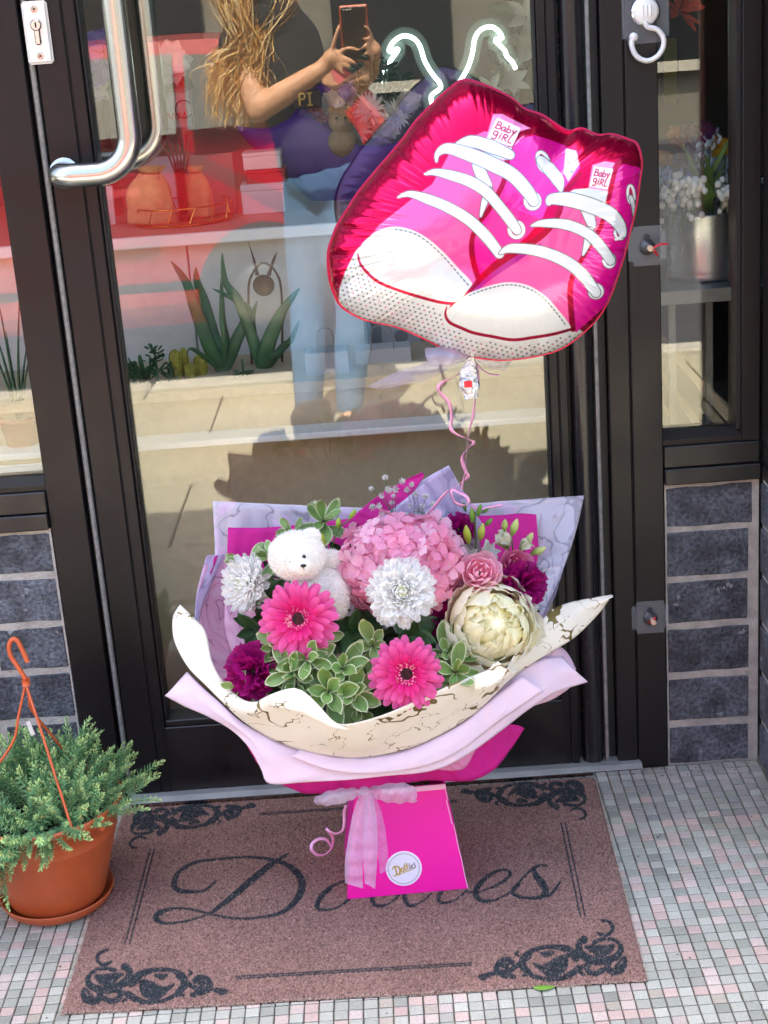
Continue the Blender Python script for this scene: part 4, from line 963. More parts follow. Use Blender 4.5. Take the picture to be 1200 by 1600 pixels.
def marble():
    m = bpy.data.materials.new('cream_paper_with_gold_veins'); m.use_nodes = True; N = m.node_tree.nodes; L = m.node_tree.links; b = N['Principled BSDF']
    tc = N.new('ShaderNodeTexCoord'); mp = N.new('ShaderNodeMapping'); mp.inputs['Scale'].default_value = (5.0, 5.0, 8.0); mp.inputs['Rotation'].default_value = (.3, .4, .55); L.new(tc.outputs['Object'], mp.inputs[0])
    def vein(sc_, dist, lo, hi, w0, w1, off):
        n1 = N.new('ShaderNodeTexNoise'); n1.inputs['Scale'].default_value = sc_; n1.inputs['Detail'].default_value = 4; n1.inputs['Roughness'].default_value = .55; n1.inputs['Distortion'].default_value = dist
        ad = N.new('ShaderNodeVectorMath'); ad.operation = 'ADD'; ad.inputs[1].default_value = (off, off*.7, 0); L.new(mp.outputs[0], ad.inputs[0]); L.new(ad.outputs[0], n1.inputs[0])
        s = N.new('ShaderNodeMath'); s.operation = 'SUBTRACT'; s.inputs[1].default_value = .5; L.new(n1.outputs[0], s.inputs[0]); a = N.new('ShaderNodeMath'); a.operation = 'ABSOLUTE'; L.new(s.outputs[0], a.inputs[0])
        n2 = N.new('ShaderNodeTexNoise'); n2.inputs['Scale'].default_value = 3.4; n2.inputs['Detail'].default_value = 2; L.new(ad.outputs[0], n2.inputs[0])
        wd = N.new('ShaderNodeMapRange'); wd.inputs[1].default_value = lo; wd.inputs[2].default_value = hi; wd.inputs[3].default_value = w0; wd.inputs[4].default_value = w1; L.new(n2.outputs[0], wd.inputs[0])
        lt = N.new('ShaderNodeMath'); lt.operation = 'LESS_THAN'; L.new(a.outputs[0], lt.inputs[0]); L.new(wd.outputs[0], lt.inputs[1]); return lt
    v1, v2 = vein(1.0, .15, .42, .74, .0, .012, 0.0), vein(2.1, .1, .42, .70, .0, .006, 5.3)
    lt = N.new('ShaderNodeMath'); lt.operation = 'MAXIMUM'; L.new(v1.outputs[0], lt.inputs[0]); L.new(v2.outputs[0], lt.inputs[1])
    mx = N.new('ShaderNodeMix'); mx.data_type = 'RGBA'; L.new(lt.outputs[0], mx.inputs[0]); mx.inputs[6].default_value = (*lin('e8dfcc'), 1); mx.inputs[7].default_value = (*lin('84703f'), 1); L.new(mx.outputs[2], b.inputs['Base Color'])
    mt = N.new('ShaderNodeMath'); mt.operation = 'MULTIPLY'; mt.inputs[1].default_value = .6; L.new(lt.outputs[0], mt.inputs[0]); L.new(mt.outputs[0], b.inputs['Metallic'])
    b.inputs['Roughness'].default_value = .42
    bn = N.new('ShaderNodeBump'); bn.inputs['Strength'].default_value = .45; bn.inputs['Distance'].default_value = .005; n3 = N.new('ShaderNodeTexNoise'); n3.inputs['Scale'].default_value = 20; n3.inputs['Detail'].default_value = 3; L.new(tc.outputs['Object'], n3.inputs[0]); L.new(n3.outputs[0], bn.inputs['Height']); L.new(bn.outputs[0], b.inputs['Normal'])
    return m
M['marble'] = marble()
M['lilacpaper'] = mat('pale_pink_paper', 'f0d8e6', .5, nz=(3, .04), trans=.15, bump=(22, .5, .006))
M['mauvepaper'] = mat('mauve_paper', 'e4c0d2', .5, nz=(3, .05), trans=.15, bump=(22, .5, .006))
M['tissue'] = mat('magenta_tissue', 'dc1c96', .7, nz=(16, .12), trans=.3, bump=(45, .5, .004))
M['pinktissue'] = mat('pink_tissue', 'e592bd', .7, nz=(16, .1), trans=.3, bump=(40, .4, .004))
def cello(name, al, c1, c2, c3):
    """clear film printed with swirls of lilac"""
    m = bpy.data.materials.new(name); m.use_nodes = True; N = m.node_tree.nodes; L = m.node_tree.links; b = N['Principled BSDF']
    tc = N.new('ShaderNodeTexCoord'); n0 = N.new('ShaderNodeTexNoise'); n0.inputs['Scale'].default_value = 9; L.new(tc.outputs['Object'], n0.inputs[0])
    wv = N.new('ShaderNodeTexNoise'); wv.inputs['Scale'].default_value = 10; wv.inputs['Detail'].default_value = 1.0; wv.inputs['Distortion'].default_value = 2.6; L.new(tc.outputs['Object'], wv.inputs[0])
    cr = N.new('ShaderNodeValToRGB'); cr.color_ramp.interpolation = 'LINEAR'; e = cr.color_ramp.elements
    e[0].position = 0; e[0].color = (*lin(c1), 1); e[1].position = 1; e[1].color = (*lin(c1), 1)
    for p, c_ in ((.42, c1), (.435, c3), (.45, c3), (.465, c1), (.56, c1), (.575, c2), (.66, c2), (.675, c1)):
        q = e.new(p); q.color = (*lin(c_), 1)
    L.new(wv.outputs[0], cr.inputs[0]); L.new(cr.outputs[0], b.inputs['Base Color']); b.inputs['Roughness'].default_value = .22; b.inputs['Coat Weight'].default_value = .5
    tp = N.new('ShaderNodeBsdfTransparent'); mx = N.new('ShaderNodeMixShader'); mx.inputs[0].default_value = al; L.new(tp.outputs[0], mx.inputs[1]); L.new(b.outputs[0], mx.inputs[2]); L.new(mx.outputs[0], N['Material Output'].inputs[0]); return m
M['cello'] = cello('lilac_swirl_film', .66, 'd3cbd8', 'e6cde8', 'a5a1ae')
M['cellopink'] = cello('pink_swirl_film', .62, 'f2b6d8', 'f5c6e0', 'c487ab')
M['cellolilac'] = cello('lilac_film', .72, 'd0bede', 'dcc8ea', 'aea2c4')
wr = thing('bouquet_wrap', 'layered bouquet wrap of cream gold-veined, pale pink, magenta and lilac film sheets', 'bouquet wrap', (BX, BYc, .22))
# back film
sheet('film_sheet', [(332,783,-.115),(400,786,-.11),(480,790,-.108),(560,793,-.106),(660,792,-.104),(760,785,-.106),(840,779,-.11),(913,774,-.115)], [(340,960,-.17),(420,1000,-.16),(520,1020,-.15),(620,1020,-.15),(720,1015,-.15),(800,1005,-.17),(835,990,-.2),(868,930,-.2)], M['cello'], wr, n=20, wav=.006, seed=3, th=.0002, fr=8)
sheet('film_corner', [(585,800,-.14),(620,775,-.142),(660,750,-.145),(701,727,-.148)], [(640,880,-.16),(690,870,-.16),(730,850,-.16),(760,830,-.158)], M['cellolilac'], wr, wav=.003, seed=5, th=.0002)
sheet('tissue_sheet', [(545,812,-.15),(590,775,-.155),(630,752,-.158),(660,737,-.16)], [(600,840,-.17),(620,800,-.17),(645,770,-.168),(663,744,-.162)], M['tissue'], wr, seed=6)
sheet('film_corner', [(590,812,-.17),(620,790,-.172),(645,770,-.172),(662,755,-.17)], [(640,880,-.18),(670,860,-.18),(690,830,-.178),(700,800,-.175)], M['cellolilac'], wr, wav=.003, seed=9, th=.0002)
sheet('tissue_sheet', [(356,824,-.15),(420,824,-.15),(500,816,-.148),(565,808,-.145)], [(354,890,-.19),(410,960,-.19),(490,950,-.19),(570,930,-.19)], M['tissue'], wr, seed=7)
sheet('tissue_sheet', [(745,806,-.15),(780,805,-.15),(815,802,-.15),(838,804,-.15)], [(760,930,-.2),(800,930,-.2),(830,910,-.195),(842,860,-.18)], M['tissue'], wr, seed=8)
# left film with printed swirls and its magenta lining
sheet('film_sheet', [(322,872,-.21),(308,930,-.26),(304,985,-.31),(318,1035,-.36),(345,1075,-.40),(380,1100,-.43)], [(357,866,-.18),(352,930,-.20),(352,985,-.24),(368,1030,-.29),(395,1065,-.33),(430,1090,-.36)], M['cellopink'], wr, n=10, seed=11, th=.0002)
sheet('film_sheet', [(350,880,-.19),(350,940,-.205),(345,1000,-.24),(360,1060,-.30)], [(440,900,-.20),(440,960,-.21),(440,1020,-.24),(440,1080,-.28)], M['cellopink'], wr, n=10, seed=12, th=.0002)
sheet('film_fold', [(323,868,-.212),(316,892,-.225),(307,930,-.262),(303,985,-.312)], [(352,866,-.19),(336,900,-.215),(317,945,-.262),(308,990,-.312)], M['cellolilac'], wr, n=5, seed=13, th=.0002)
sheet('tissue_sheet', [(322,872,-.205),(314,905,-.225),(306,945,-.26)], [(341,868,-.20),(329,900,-.22),(312,950,-.258)], M['tissue'], wr, n=5, seed=14)
# right film coming forward
sheet('film_sheet', [(913,774,-.115),(900,830,-.14),(880,890,-.18),(858,940,-.23),(830,1000,-.29)], [(845,800,-.12),(838,860,-.15),(825,910,-.19),(805,960,-.24),(790,1005,-.28)], M['cello'], wr, n=8, seed=15, th=.0002)
# cream marble collar
sheet('marble_sheet', [(281,944,-.30),(300,962,-.315),(321,986,-.335),(331,1032,-.37),(350,1066,-.405),(378,1092,-.44),(402,1096,-.47),(428,1083,-.49),(462,1076,-.505),(488,1092,-.51),(512,1122,-.515),(540,1132,-.515),(590,1120,-.51),(640,1100,-.495),(700,1072,-.47),(740,1056,-.452),(762,1047,-.442),(776,1034,-.44),(788,1050,-.43),(805,1022,-.40),(830,992,-.36),(860,955,-.315),(890,941,-.285),(925,934,-.27),(957,929,-.26)],
      [(280,946,-.30),(270,964,-.31),(272,1000,-.34),(292,1040,-.375),(322,1072,-.405),(352,1102,-.43),(378,1126,-.445),(404,1144,-.45),(440,1162,-.455),(480,1175,-.458),(520,1182,-.458),(555,1184,-.458),(600,1180,-.45),(650,1166,-.44),(700,1142,-.425),(735,1120,-.412),(760,1098,-.40),(780,1078,-.392),(795,1064,-.385),(812,1050,-.375),(836,1034,-.36),(866,1016,-.335),(900,994,-.305),(935,960,-.275),(957,930,-.26)], M['marble'], wr, n=18, bulge=.006, wav=.004, seed=21, cols=160)
sheet('marble_fold', [(402,1096,-.4705),(428,1083,-.4905),(462,1076,-.5055),(488,1092,-.5105),(520,1127,-.5155)], [(410,1102,-.475),(440,1108,-.50),(480,1120,-.515),(520,1138,-.52),(545,1140,-.518)], M['marble'], wr, n=6, wav=.001, seed=22)
sheet('marble_fold', [(740,1056,-.4525),(762,1047,-.4425),(778,1033,-.441)], [(742,1080,-.456),(768,1072,-.452),(800,1052,-.436)], M['marble'], wr, n=6, wav=.001, seed=23)
# pale pink outer collar, two layers, and magenta tissue under it
sheet('paper_sheet', [(292,1050,-.36),(318,1075,-.385),(350,1104,-.415),(384,1132,-.432),(420,1152,-.44),(470,1172,-.445),(530,1182,-.447),(600,1178,-.44),(660,1160,-.428),(715,1132,-.41),(765,1092,-.385),(805,1056,-.36),(845,1030,-.335),(880,1026,-.31)],
      [(257,1087,-.35),(290,1105,-.375),(325,1120,-.40),(362,1142,-.425),(390,1170,-.44),(408,1203,-.45),(420,1225,-.455),(470,1223,-.46),(540,1219,-.462),(610,1212,-.455),(680,1203,-.44),(735,1176,-.415),(785,1140,-.385),(830,1106,-.36),(870,1082,-.335),(919,1066,-.305)], M['lilacpaper'], wr, n=14, bulge=.004, wav=.005, seed=31, cols=130)
sheet('paper_sheet', [(470,1168,-.452),(530,1182,-.455),(600,1180,-.45),(660,1163,-.44),(720,1132,-.42),(770,1092,-.395),(815,1055,-.37)], [(455,1182,-.46),(520,1205,-.468),(600,1208,-.464),(670,1196,-.45),(722,1172,-.43),(780,1128,-.40),(850,1080,-.37)], M['lilacpaper'], wr, n=8, bulge=.004, wav=.003, seed=32)
sheet('paper_sheet', [(850,1020,-.32),(872,1010,-.31),(888,1022,-.30),(900,1045,-.295)], [(800,1110,-.36),(830,1104,-.345),(868,1090,-.325),(894,1072,-.305)], M['mauvepaper'], wr, n=8, seed=33)
sheet('tissue_sheet', [(382,1158,-.415),(420,1195,-.425),(480,1210,-.43),(550,1212,-.43),(620,1205,-.42),(680,1195,-.41),(730,1160,-.39),(770,1138,-.37),(800,1132,-.355),(819,1138,-.345)], [(400,1190,-.40),(425,1218,-.405),(455,1232,-.41),(480,1241,-.41),(540,1236,-.41),(610,1226,-.40),(670,1220,-.395),(720,1221,-.385),(745,1218,-.375),(775,1200,-.36),(800,1168,-.35),(819,1139,-.345)], M['tissue'], wr, n=10, wav=.006, seed=41, fr=9)
sheet('tissue_sheet', [(660,1196,-.425),(700,1172,-.415),(735,1150,-.402),(752,1150,-.395)], [(690,1203,-.418),(712,1204,-.412),(730,1196,-.405),(752,1152,-.395)], M['pinktissue'], wr, n=8, wav=.004, seed=42)
# the bound stems inside, behind the box front
g = MB()
for k in range(26):
    a = random.uniform(0, 6.28); r0 = random.uniform(0, .035); r1 = random.uniform(.03, .12)
    g.tube([(BX+r0*math.cos(a), BYc+r0*math.sin(a), .10), (BX+r1*.5*math.cos(a), BYc+r1*.4*math.sin(a), .24), (BX+r1*math.cos(a), BYc+.5*r1*math.sin(a), .30)], .0022, 5)
o = obj('cut_stems', g, mat('green_stem', '4c6a35', .6, nz=(30, .2)), None); tag(o, 'bundle of cut green stems standing in the pink flower box', 'stems')
# tulle bow on the box
M['tulle_box'] = mat('lilac_tulle_bow', 'efe8fa', .8, alpha=.56, nz=(300, .12), trans=.4)
tb2 = thing('tulle_bow', 'sheer lilac tulle bow with hanging tails on the hot pink flower box', 'bow', tuple(at(568, 1234, -.40)))
def tul(name, rows, seed, m='tulle_box', wave=.0022, fr=14): return tulle_piece(name, rows, tb2, m, n=8, wave=wave, fr=fr, seed=seed)
def loop(pts0, pts1, seed):
    tul('bow_loop', [pts0, [((a[0]+b[0])/2, (a[1]+b[1])/2, (a[2]+b[2])/2-.014) for a, b in zip(pts0, pts1)], pts1], seed)
tul('bow_loop', [[(568,1232,-.405),(545,1231,-.425),(520,1234,-.435),(497,1243,-.43),(490,1250,-.425)], [(568,1236,-.41),(545,1240,-.435),(522,1246,-.445),(500,1252,-.44),(492,1254,-.43)], [(568,1241,-.405),(548,1250,-.425),(525,1257,-.435),(505,1259,-.43),(493,1256,-.42)]], 1)
tul('bow_loop', [[(568,1232,-.395),(545,1234,-.40),(520,1238,-.40),(499,1247,-.40)], [(568,1237,-.395),(545,1243,-.398),(522,1250,-.40),(503,1254,-.405)], [(568,1240,-.395),(545,1252,-.40),(525,1257,-.405),(505,1258,-.41)]], 2)
tul('bow_loop', [[(570,1232,-.405),(595,1226,-.42),(625,1223,-.425),(648,1230,-.415),(652,1245,-.41)], [(570,1236,-.41),(597,1238,-.43),(622,1240,-.435),(642,1246,-.425),(650,1250,-.415)], [(570,1240,-.405),(592,1250,-.42),(615,1255,-.425),(638,1254,-.42),(653,1253,-.412)]], 3)
tul('tail', [[(565,1236,-.412),(553,1265,-.418),(545,1305,-.425),(539,1345,-.428),(539,1380,-.425)], [(570,1238,-.418),(563,1270,-.428),(556,1310,-.432),(551,1350,-.434),(552,1384,-.43)], [(574,1236,-.412),(574,1270,-.42),(571,1310,-.426),(567,1350,-.43),(567,1387,-.427)]], 4, fr=18)
tul('tail', [[(570,1236,-.414),(569,1268,-.422),(568,1310,-.43),(568,1350,-.432),(570,1380,-.428)], [(576,1238,-.42),(578,1270,-.432),(580,1312,-.438),(580,1350,-.438),(580,1384,-.432)], [(581,1236,-.414),(587,1268,-.422),(590,1310,-.428),(589,1350,-.43),(586,1388,-.427)]], 5, fr=18)
tul('tail', [[(574,1236,-.41),(580,1270,-.415),(588,1310,-.418),(592,1350,-.42),(594,1366,-.42)], [(580,1238,-.412),(590,1272,-.418),(597,1310,-.421),(600,1345,-.422),(601,1362,-.421)], [(585,1240,-.41),(597,1272,-.414),(604,1310,-.416),(607,1345,-.418),(608,1360,-.418)]], 6, m='tulle')
g = MB(); g.ball(at(569, 1236, -.415), .0085, 12, 8, sq=(1, .8, .9)); obj('knot', g, M['tulle_box'], tb2, smooth=True)
rb2 = thing('curling_ribbon', 'pink ribbon end curling in a ring beside the left edge of the pink box', 'ribbon', tuple(at(530, 1300, -.36)))
ribbon_obj('strand', [(541,1258,-.36),(538,1270,-.36),(538,1285,-.365),(535,1298,-.37),(525,1303,-.375),(515,1300,-.38),(509,1294,-.375),(514,1300,-.36),(520,1310,-.35),(518,1325,-.345),(508,1335,-.35),(496,1336,-.36),(487,1328,-.365),(488,1318,-.36),(498,1311,-.355),(510,1312,-.35),(517,1322,-.345)], .0048, [.2, .4, .6, .9, 1.0, .8, .5, .6, .8, .5, .6, .9, .6, .5], rb2, th=.0005)

# ================================================================ FLOWERS
def pfun(L, W, shape='oval', cup=.0, curl=0.0, nv=6, nu=5, tipcol=None, col='ffffff', basecol=None, edgecol=None, ruf=0.0, notch=0.0, seed=0, lift=0.0, edge_w=.25, fold=0.0):
    """one petal or leaf: grows along +Y from the origin, upper side +Z"""
    r = random.Random(seed); V_ = []; K = []; F_ = []
    c0, cb, ct, ce = np.array(lin(col)), basecol and np.array(lin(basecol)), tipcol and np.array(lin(tipcol)), edgecol and np.array(lin(edgecol))
    ph = r.uniform(0, 6); y = z = 0.0; th = lift; dl = L/(nv-1)
    for j in range(nv):
        t = j/(nv-1)
        if shape == 'strap': t = 1-(1-t)**1.5
        if shape == 'oval': wv = math.sin(math.pi*min(.06+.94*t, 1)**.75)**.75
        elif shape == 'strap': wv = (min(1, .35+1.6*t))*(1-max(0, (t-.72)/.28)**2.6)**.5 if t < .999 else .30
        elif shape == 'round': wv = (min(t*1.15, 1))**.6*math.sqrt(max(0, 1-max(0, (t-.55)/.45)**2)) if t < .999 else .25
        elif shape == 'wedge': wv = .15+.85*t**.9
        elif shape == 'ovate': wv = math.sin(math.pi*t**.8)**.8 if 0 < t < 1 else .04
        elif shape == 'obov': wv = math.sin(math.pi*min(t**1.35*.94+.03, 1))**.7
        wv = max(wv, .03)
        for i in range(nu):
            u = -1+2*i/(nu-1); e = ruf*L*t*math.sin(u*7+ph+2*math.sin(3*u+ph))*(.3+abs(u))
            yy = y-notch*L*(abs(u)**2)*t*t*(1 if notch > 0 else -1)*(1 if notch else 0)
            zz = z+cup*W*u*u+e+fold*W*abs(u)
            V_.append((u*W*wv*.5, yy, zz+r.uniform(-1, 1)*.0*L))
            k = c0.copy()
            if cb is not None: k = cb*(1-min(1, t/.45))+k*min(1, t/.45)
            if ct is not None and t > .55: q = (t-.55)/.45; k = k*(1-q)+ct*q
            if ce is not None: q = 1 if (abs(u) > 1-edge_w*.8 or t > .985) else 0; q = max(q, 0); k = k*(1-q)+ce*q
            K.append(k*(1-.07*((i % 2))))
        th += curl/(nv-1); dl_ = dl if shape != 'strap' else L*((1-(1-(j+1)/(nv-1))**1.5)-t if j < nv-1 else 0); y += dl_*math.cos(th); z += dl_*math.sin(th)
    for j in range(nv-1):
        for i in range(nu-1):
            a = j*nu+i; F_.append((a, a+1, a+nu+1, a+nu))
    return V_, F_, K
def petal_mesh(name, m, **k):
    g = MB(); g.add(*pfun(**k)); me = g.mesh(name, True); me.materials.append(m); return me
def place(name, me, par, az, el, rad=0.0, z=0.0, roll=0.0, s=1.0, extra=None):
    """petal laid out at azimuth az, raised by el from the flower's plane"""
    o = bpy.data.objects.new(name, me); C.objects.link(o); o.parent = par
    R = Matrix.Rotation(az, 4, 'Z') @ Matrix.Translation((0, rad, z)) @ Matrix.Rotation(el, 4, 'X') @ Matrix.Rotation(roll, 4, 'Y')
    if extra is not None: R = extra @ R
    l, q, _ = R.decompose(); o.location = l; o.rotation_mode = 'QUATERNION'; o.rotation_quaternion = q; o.scale = (s,)*3 if np.ndim(s) == 0 else s
    return o
GA = 2.39996
PM = {k: mat(k, None, .55, attr=True, trans=.5, rnd=.05, bump=(260, .15, .0006), spec=.3) for k in ('gerbera_petal', 'mum_petal', 'hydrangea_petal', 'peony_petal', 'rose_petal', 'carnation_petal')}
M['leaf'] = mat('glossy_leaf', None, .42, attr=True, trans=.18, rnd=.14, bump=(200, .2, .0008), nz=(90, .12))
M['greenstem'] = mat('flower_stem', '5d7d3e', .55, nz=(40, .12))
def stem_part(par, L, r=.0022, bend=.02):
    g = MB(); g.tube([(0, 0, -.003), (bend*.3, 0, -L*.4), (bend, 0, -L)], r, 6); return obj('stem', g, M['greenstem'], par, world=False, smooth=True)
def base_of(px, py, Y): return at(px, py, Y)
# ---- gerberas
def gerbera(px, py, Y, R, d, label, spin=0.0, seed=0):
    random.seed(seed+50); c = at(px, py, Y); rt = thing('gerbera', label, 'flower', tuple(c), face(d, spin), group='pink gerberas in the bouquet')
    big = [petal_mesh('petal', PM['gerbera_petal'], L=R*.86, W=R*.235, shape='strap', cup=-.12, curl=-.35, nv=9, nu=5, col='f0489c', basecol='e8107c', tipcol='f673b4', seed=k, lift=.2) for k in range(3)]
    for k in range(27): place('petal', big[k % 3], rt, k*2*math.pi/27+random.gauss(0, .04), random.gauss(.05, .07), R*.16, -.001, random.gauss(0, .14), random.uniform(.92, 1.06))
    for k in range(24): place('petal', big[k % 3], rt, (k+.5)*2*math.pi/24+random.gauss(0, .05), random.gauss(.2, .07), R*.15, .002, random.gauss(0, .14), random.uniform(.78, .9))
    sm_ = petal_mesh('petal', PM['gerbera_petal'], L=R*.46, W=R*.11, shape='strap', cup=-.1, curl=-.2, nv=4, nu=3, col='ea1f86', tipcol='f04a9e', seed=3, lift=.4)
    for k in range(30): place('petal', sm_, rt, k*2*math.pi/30+random.gauss(0, .06), random.gauss(.35, .1), R*.2, .003, 0, random.uniform(.8, 1.1))
    g = MB()
    for k in range(170):                    # ring of tiny florets
        a = random.uniform(0, 6.283); q = random.uniform(.15, .38)*R; hh = .004+.006*math.sin(q/R/.38*3.1); t_ = random.random()
        c_ = lin('f7b3cf') if t_ < .5 else lin('d80f6c') if t_ < .85 else lin('f4d9c0')
        d_ = Vector((math.cos(a), math.sin(a), 1.6)).normalized()*.0045*random.uniform(.7, 1.2); p = Vector((q*math.cos(a), q*math.sin(a), hh-.001)); s_ = Vector((-math.sin(a), math.cos(a), 0))*.0011
        g.add([p-s_, p+s_, p+d_], [(0, 1, 2)], c_)
    o = obj('florets', g, PM['gerbera_petal'], rt, world=False); o['kind'] = 'stuff'
    g = MB(); g.ball((0, 0, .001), R*.17, 14, 8, lin('2c0f14'), (1, 1, .35))
    for k in range(90):
        a, q = random.uniform(0, 6.28), R*.16*math.sqrt(random.random()); g.ball((q*math.cos(a), q*math.sin(a), .0035+.002*(1-q/(R*.16))), .0011, 5, 4, lin(random.choice(['3c1518', '2a0c12', '5a2020'])))
    obj('disc', g, mat('gerbera_disc', None, .8, attr=True), rt, world=False); stem_part(rt, .2, .003)
    return rt
gerbera(467, 967, -.42, .0570, (-.22, -.93, .40), 'pink gerbera with dark eye, the upper left one under the white bear', .1, 1)
gerbera(635, 1053, -.47, .0525, (.05, -.95, .38), 'pink gerbera with dark eye, the lower one at the front rim', .6, 2)
# ---- white chrysanthemums
def mum(px, py, Y, R, d, label, n=150, squash=.62, seed=0, par_group='white chrysanthemums in the bouquet'):
    random.seed(seed+90); rt = thing('chrysanthemum', label, 'flower', tuple(at(px, py, Y)), face(d), group=par_group)
    ms = [petal_mesh('petal', PM['mum_petal'], L=R*.78, W=R*.17, shape='strap', cup=.4, curl=.55+.25*k, nv=8, nu=4, col='fffefb', basecol='fbfaf0', seed=k, lift=-.15) for k in range(3)]
    for k in range(n):
        t = k/(n-1); pol = 1.75*math.sqrt(t)     # 0 at the top
        el = math.pi/2-pol; s_ = .5+.5*min(1, t*1.5); s_ *= random.uniform(.88, 1.12)
        place('petal', ms[k % 3], rt, k*GA, el+random.gauss(0, .09), R*.10*min(1, pol), R*.12*math.cos(pol), random.gauss(0, .25), s_)
    g = MB()
    for k in range(40):
        q = R*.14*math.sqrt(k/40); a = k*GA; g.ball((q*math.cos(a), q*math.sin(a), R*.42-q*.4), R*.045, 5, 4, lin('eef0c8'), (1, 1, 1.8))
    obj('centre', g, PM['mum_petal'], rt, world=False); stem_part(rt, .18, .003); return rt
mum(627, 926, -.415, .056, (.02, -.90, .44), 'white shaggy chrysanthemum in the middle below the pink hydrangea', 290, seed=1)
mum(388, 912, -.33, .050, (-.62, -.72, .30), 'white chrysanthemum at the left edge beside the white bear', 270, seed=2)
# ---- pink hydrangea
def hydrangea():
    random.seed(5); c = at(626, 884, -.315); rt = thing('hydrangea', 'large pale pink hydrangea head at the centre back of the bouquet', 'flower', tuple(c))
    ms = []
    for k in range(4):
        g = MB(); colr = ['ffc8de', 'fdb9d4', 'ffd9e8', 'f9aac8'][k]
        for q in range(4):
            v, f, cc = pfun(.0155, .0185, 'round', .10, -.35, 5, 5, None, colr, 'f8b4ce', None, .05, 0, k*5+q, .25)
            Mx = Matrix.Rotation(q*math.pi/2+random.gauss(0, .1), 4, 'Z') @ Matrix.Translation((0, .001, 0)); g.add([Mx @ Vector(p) for p in v], f, cc)
        g.ball((0, 0, .0015), .0017, 6, 4, lin('f3c7d6')); me = g.mesh('floret', True); me.materials.append(PM['hydrangea_petal']); ms.append(me)
    ax = np.array([.093, .070, .072]); n = 210
    for k in range(n):
        z = 1-2*(k+.5)/n; a = k*GA; q = math.sqrt(1-z*z); d = Vector((q*math.cos(a), q*math.sin(a), z))
        if d.y > .45 or d.z < -.85: continue
        s_ = random.uniform(.86, 1.06); p = Vector((d.x*ax[0], d.y*ax[1], d.z*ax[2]))*s_
        nn = (Vector((d.x/ax[0], d.y/ax[1], d.z/ax[2])).normalized()+Vector((random.gauss(0, .32), random.gauss(0, .32), random.gauss(0, .32)))).normalized()
        o = bpy.data.objects.new('floret', random.choice(ms)); C.objects.link(o); o.parent = rt; o.location = p; o.rotation_mode = 'QUATERNION'; o.rotation_quaternion = face(nn, random.uniform(0, 6.28)); o.scale = (random.uniform(1.0, 1.35),)*3
    g = MB(); g.ball((0, .01, 0), 1, 14, 10, None, (.07, .045, .052)); obj('flower_core', g, mat('hydrangea_core', 'd48aa6', .9), rt, world=False); stem_part(rt, .16, .004)
hydrangea()
# ---- cream peony and roses: petals are patches of nested globes
def globe_petals(rt, R, n, m, cols, r_in=.42, th0=1.55, th1=2.55, wid=1.0, ruf=.05, flat=.86, flare=0.0, seed=0, sink=.35, open_=.0):
    rr = random.Random(seed); c0, cb, ct = (np.array(lin(c)) for c in cols)
    for k in range(n):
        t = k/(n-1); r = R*(1-(1-r_in)*t)*rr.uniform(.96, 1.04); te = th0+(th1-th0)*t+rr.gauss(0, .10); az = k*GA+rr.gauss(0, .1); w_ = wid*(1-.25*t); ph, f_ = rr.uniform(0, 6.28), rr.uniform(2.5, 4.5)
        nv, nu = 9, 9; P = np.zeros((nv, nu, 3)); K = np.zeros((nv, nu, 3)); ox, oy = rr.gauss(0, .06)*R*t, rr.gauss(0, .06)*R*t
        for j in range(nv):
            q = j/(nv-1)
            for i in range(nu):
                u = -1+2*i/(nu-1); th = .25+(te-.25)*q*(1-.16*u*u*q); wv = w_*(.55+.45*math.sin(math.pi*min(q*.8+.1, 1)))*(1-.35*max(0, q-.7)/.3*abs(u))
                fi = az+u*wv; e = 1+ruf*q*q*math.sin(u*f_+ph)+ruf*.6*q**4*math.sin(u*9+2*ph)+flare*(1-t)*max(0, q-.6)/.4*.35+.03*rr.uniform(-1, 1)*q
                rad = r*e; P[j, i] = (rad*math.sin(th)*math.cos(fi)+ox, rad*math.sin(th)*math.sin(fi)+oy, -rad*math.cos(th)*flat-R*sink)
                K[j, i] = cb*(1-min(1, q/.5))+c0*min(1, q/.5); K[j, i] = K[j, i]*(1-max(0, q-.6)/.4)+ct*max(0, q-.6)/.4
        me = big_mesh('petal', P, col=K); me.materials.append(m); o = bpy.data.objects.new('petal', me); C.objects.link(o); o.parent = rt
def peony():
    c = at(771, 976, -.375); R = .064; rt = thing('peony', 'large cream white peony at the right of the bouquet', 'flower', tuple(c), face((.14, -.90, .46)))
    pc = ('fef9da', 'f8f2bc', 'fefbea')
    globe_petals(rt, R, 26, PM['peony_petal'], pc, .66, 2.0, 2.5, .95, .035, .84, .05, 9, .05)
    globe_petals(rt, R*.76, 44, PM['peony_petal'], ('fef8cf', 'f8efb4', 'fefae0'), .36, 2.45, 3.05, .85, .07, 1.0, .03, 19, -.02)
    g = MB(); g.ball((0, 0, -R*.05), 1, 16, 10, None, (R*.45, R*.45, R*.45)); obj('flower_core', g, mat('peony_core', 'f4efcb', .8), rt, world=False, smooth=True)
    globe_petals(rt, R*1.10, 8, PM['peony_petal'], ('fdf8dc', 'f5f1c4', 'fefaea'), .98, 1.75, 1.95, .85, .05, .78, .25, 11, .07)
    stem_part(rt, .18, .004)
peony()
def rose(px, py, Y, R, d, label, cols, seed=0, n=28):
    rt = thing('rose', label, 'flower', tuple(at(px, py, Y)), face(d), group='pink roses in the bouquet')
    globe_petals(rt, R, n, PM['rose_petal'], cols, .12, 1.7, 2.8, .95, .012, 1.0, .5, seed, .0); stem_part(rt, .16, .0025); return rt
rose(750, 892, -.345, .0290, (.05, -.84, .54), 'pale pink rose beside the hydrangea above the cream peony', ('ffc6d9', 'f79fbc', 'ffd9e5'), 1)
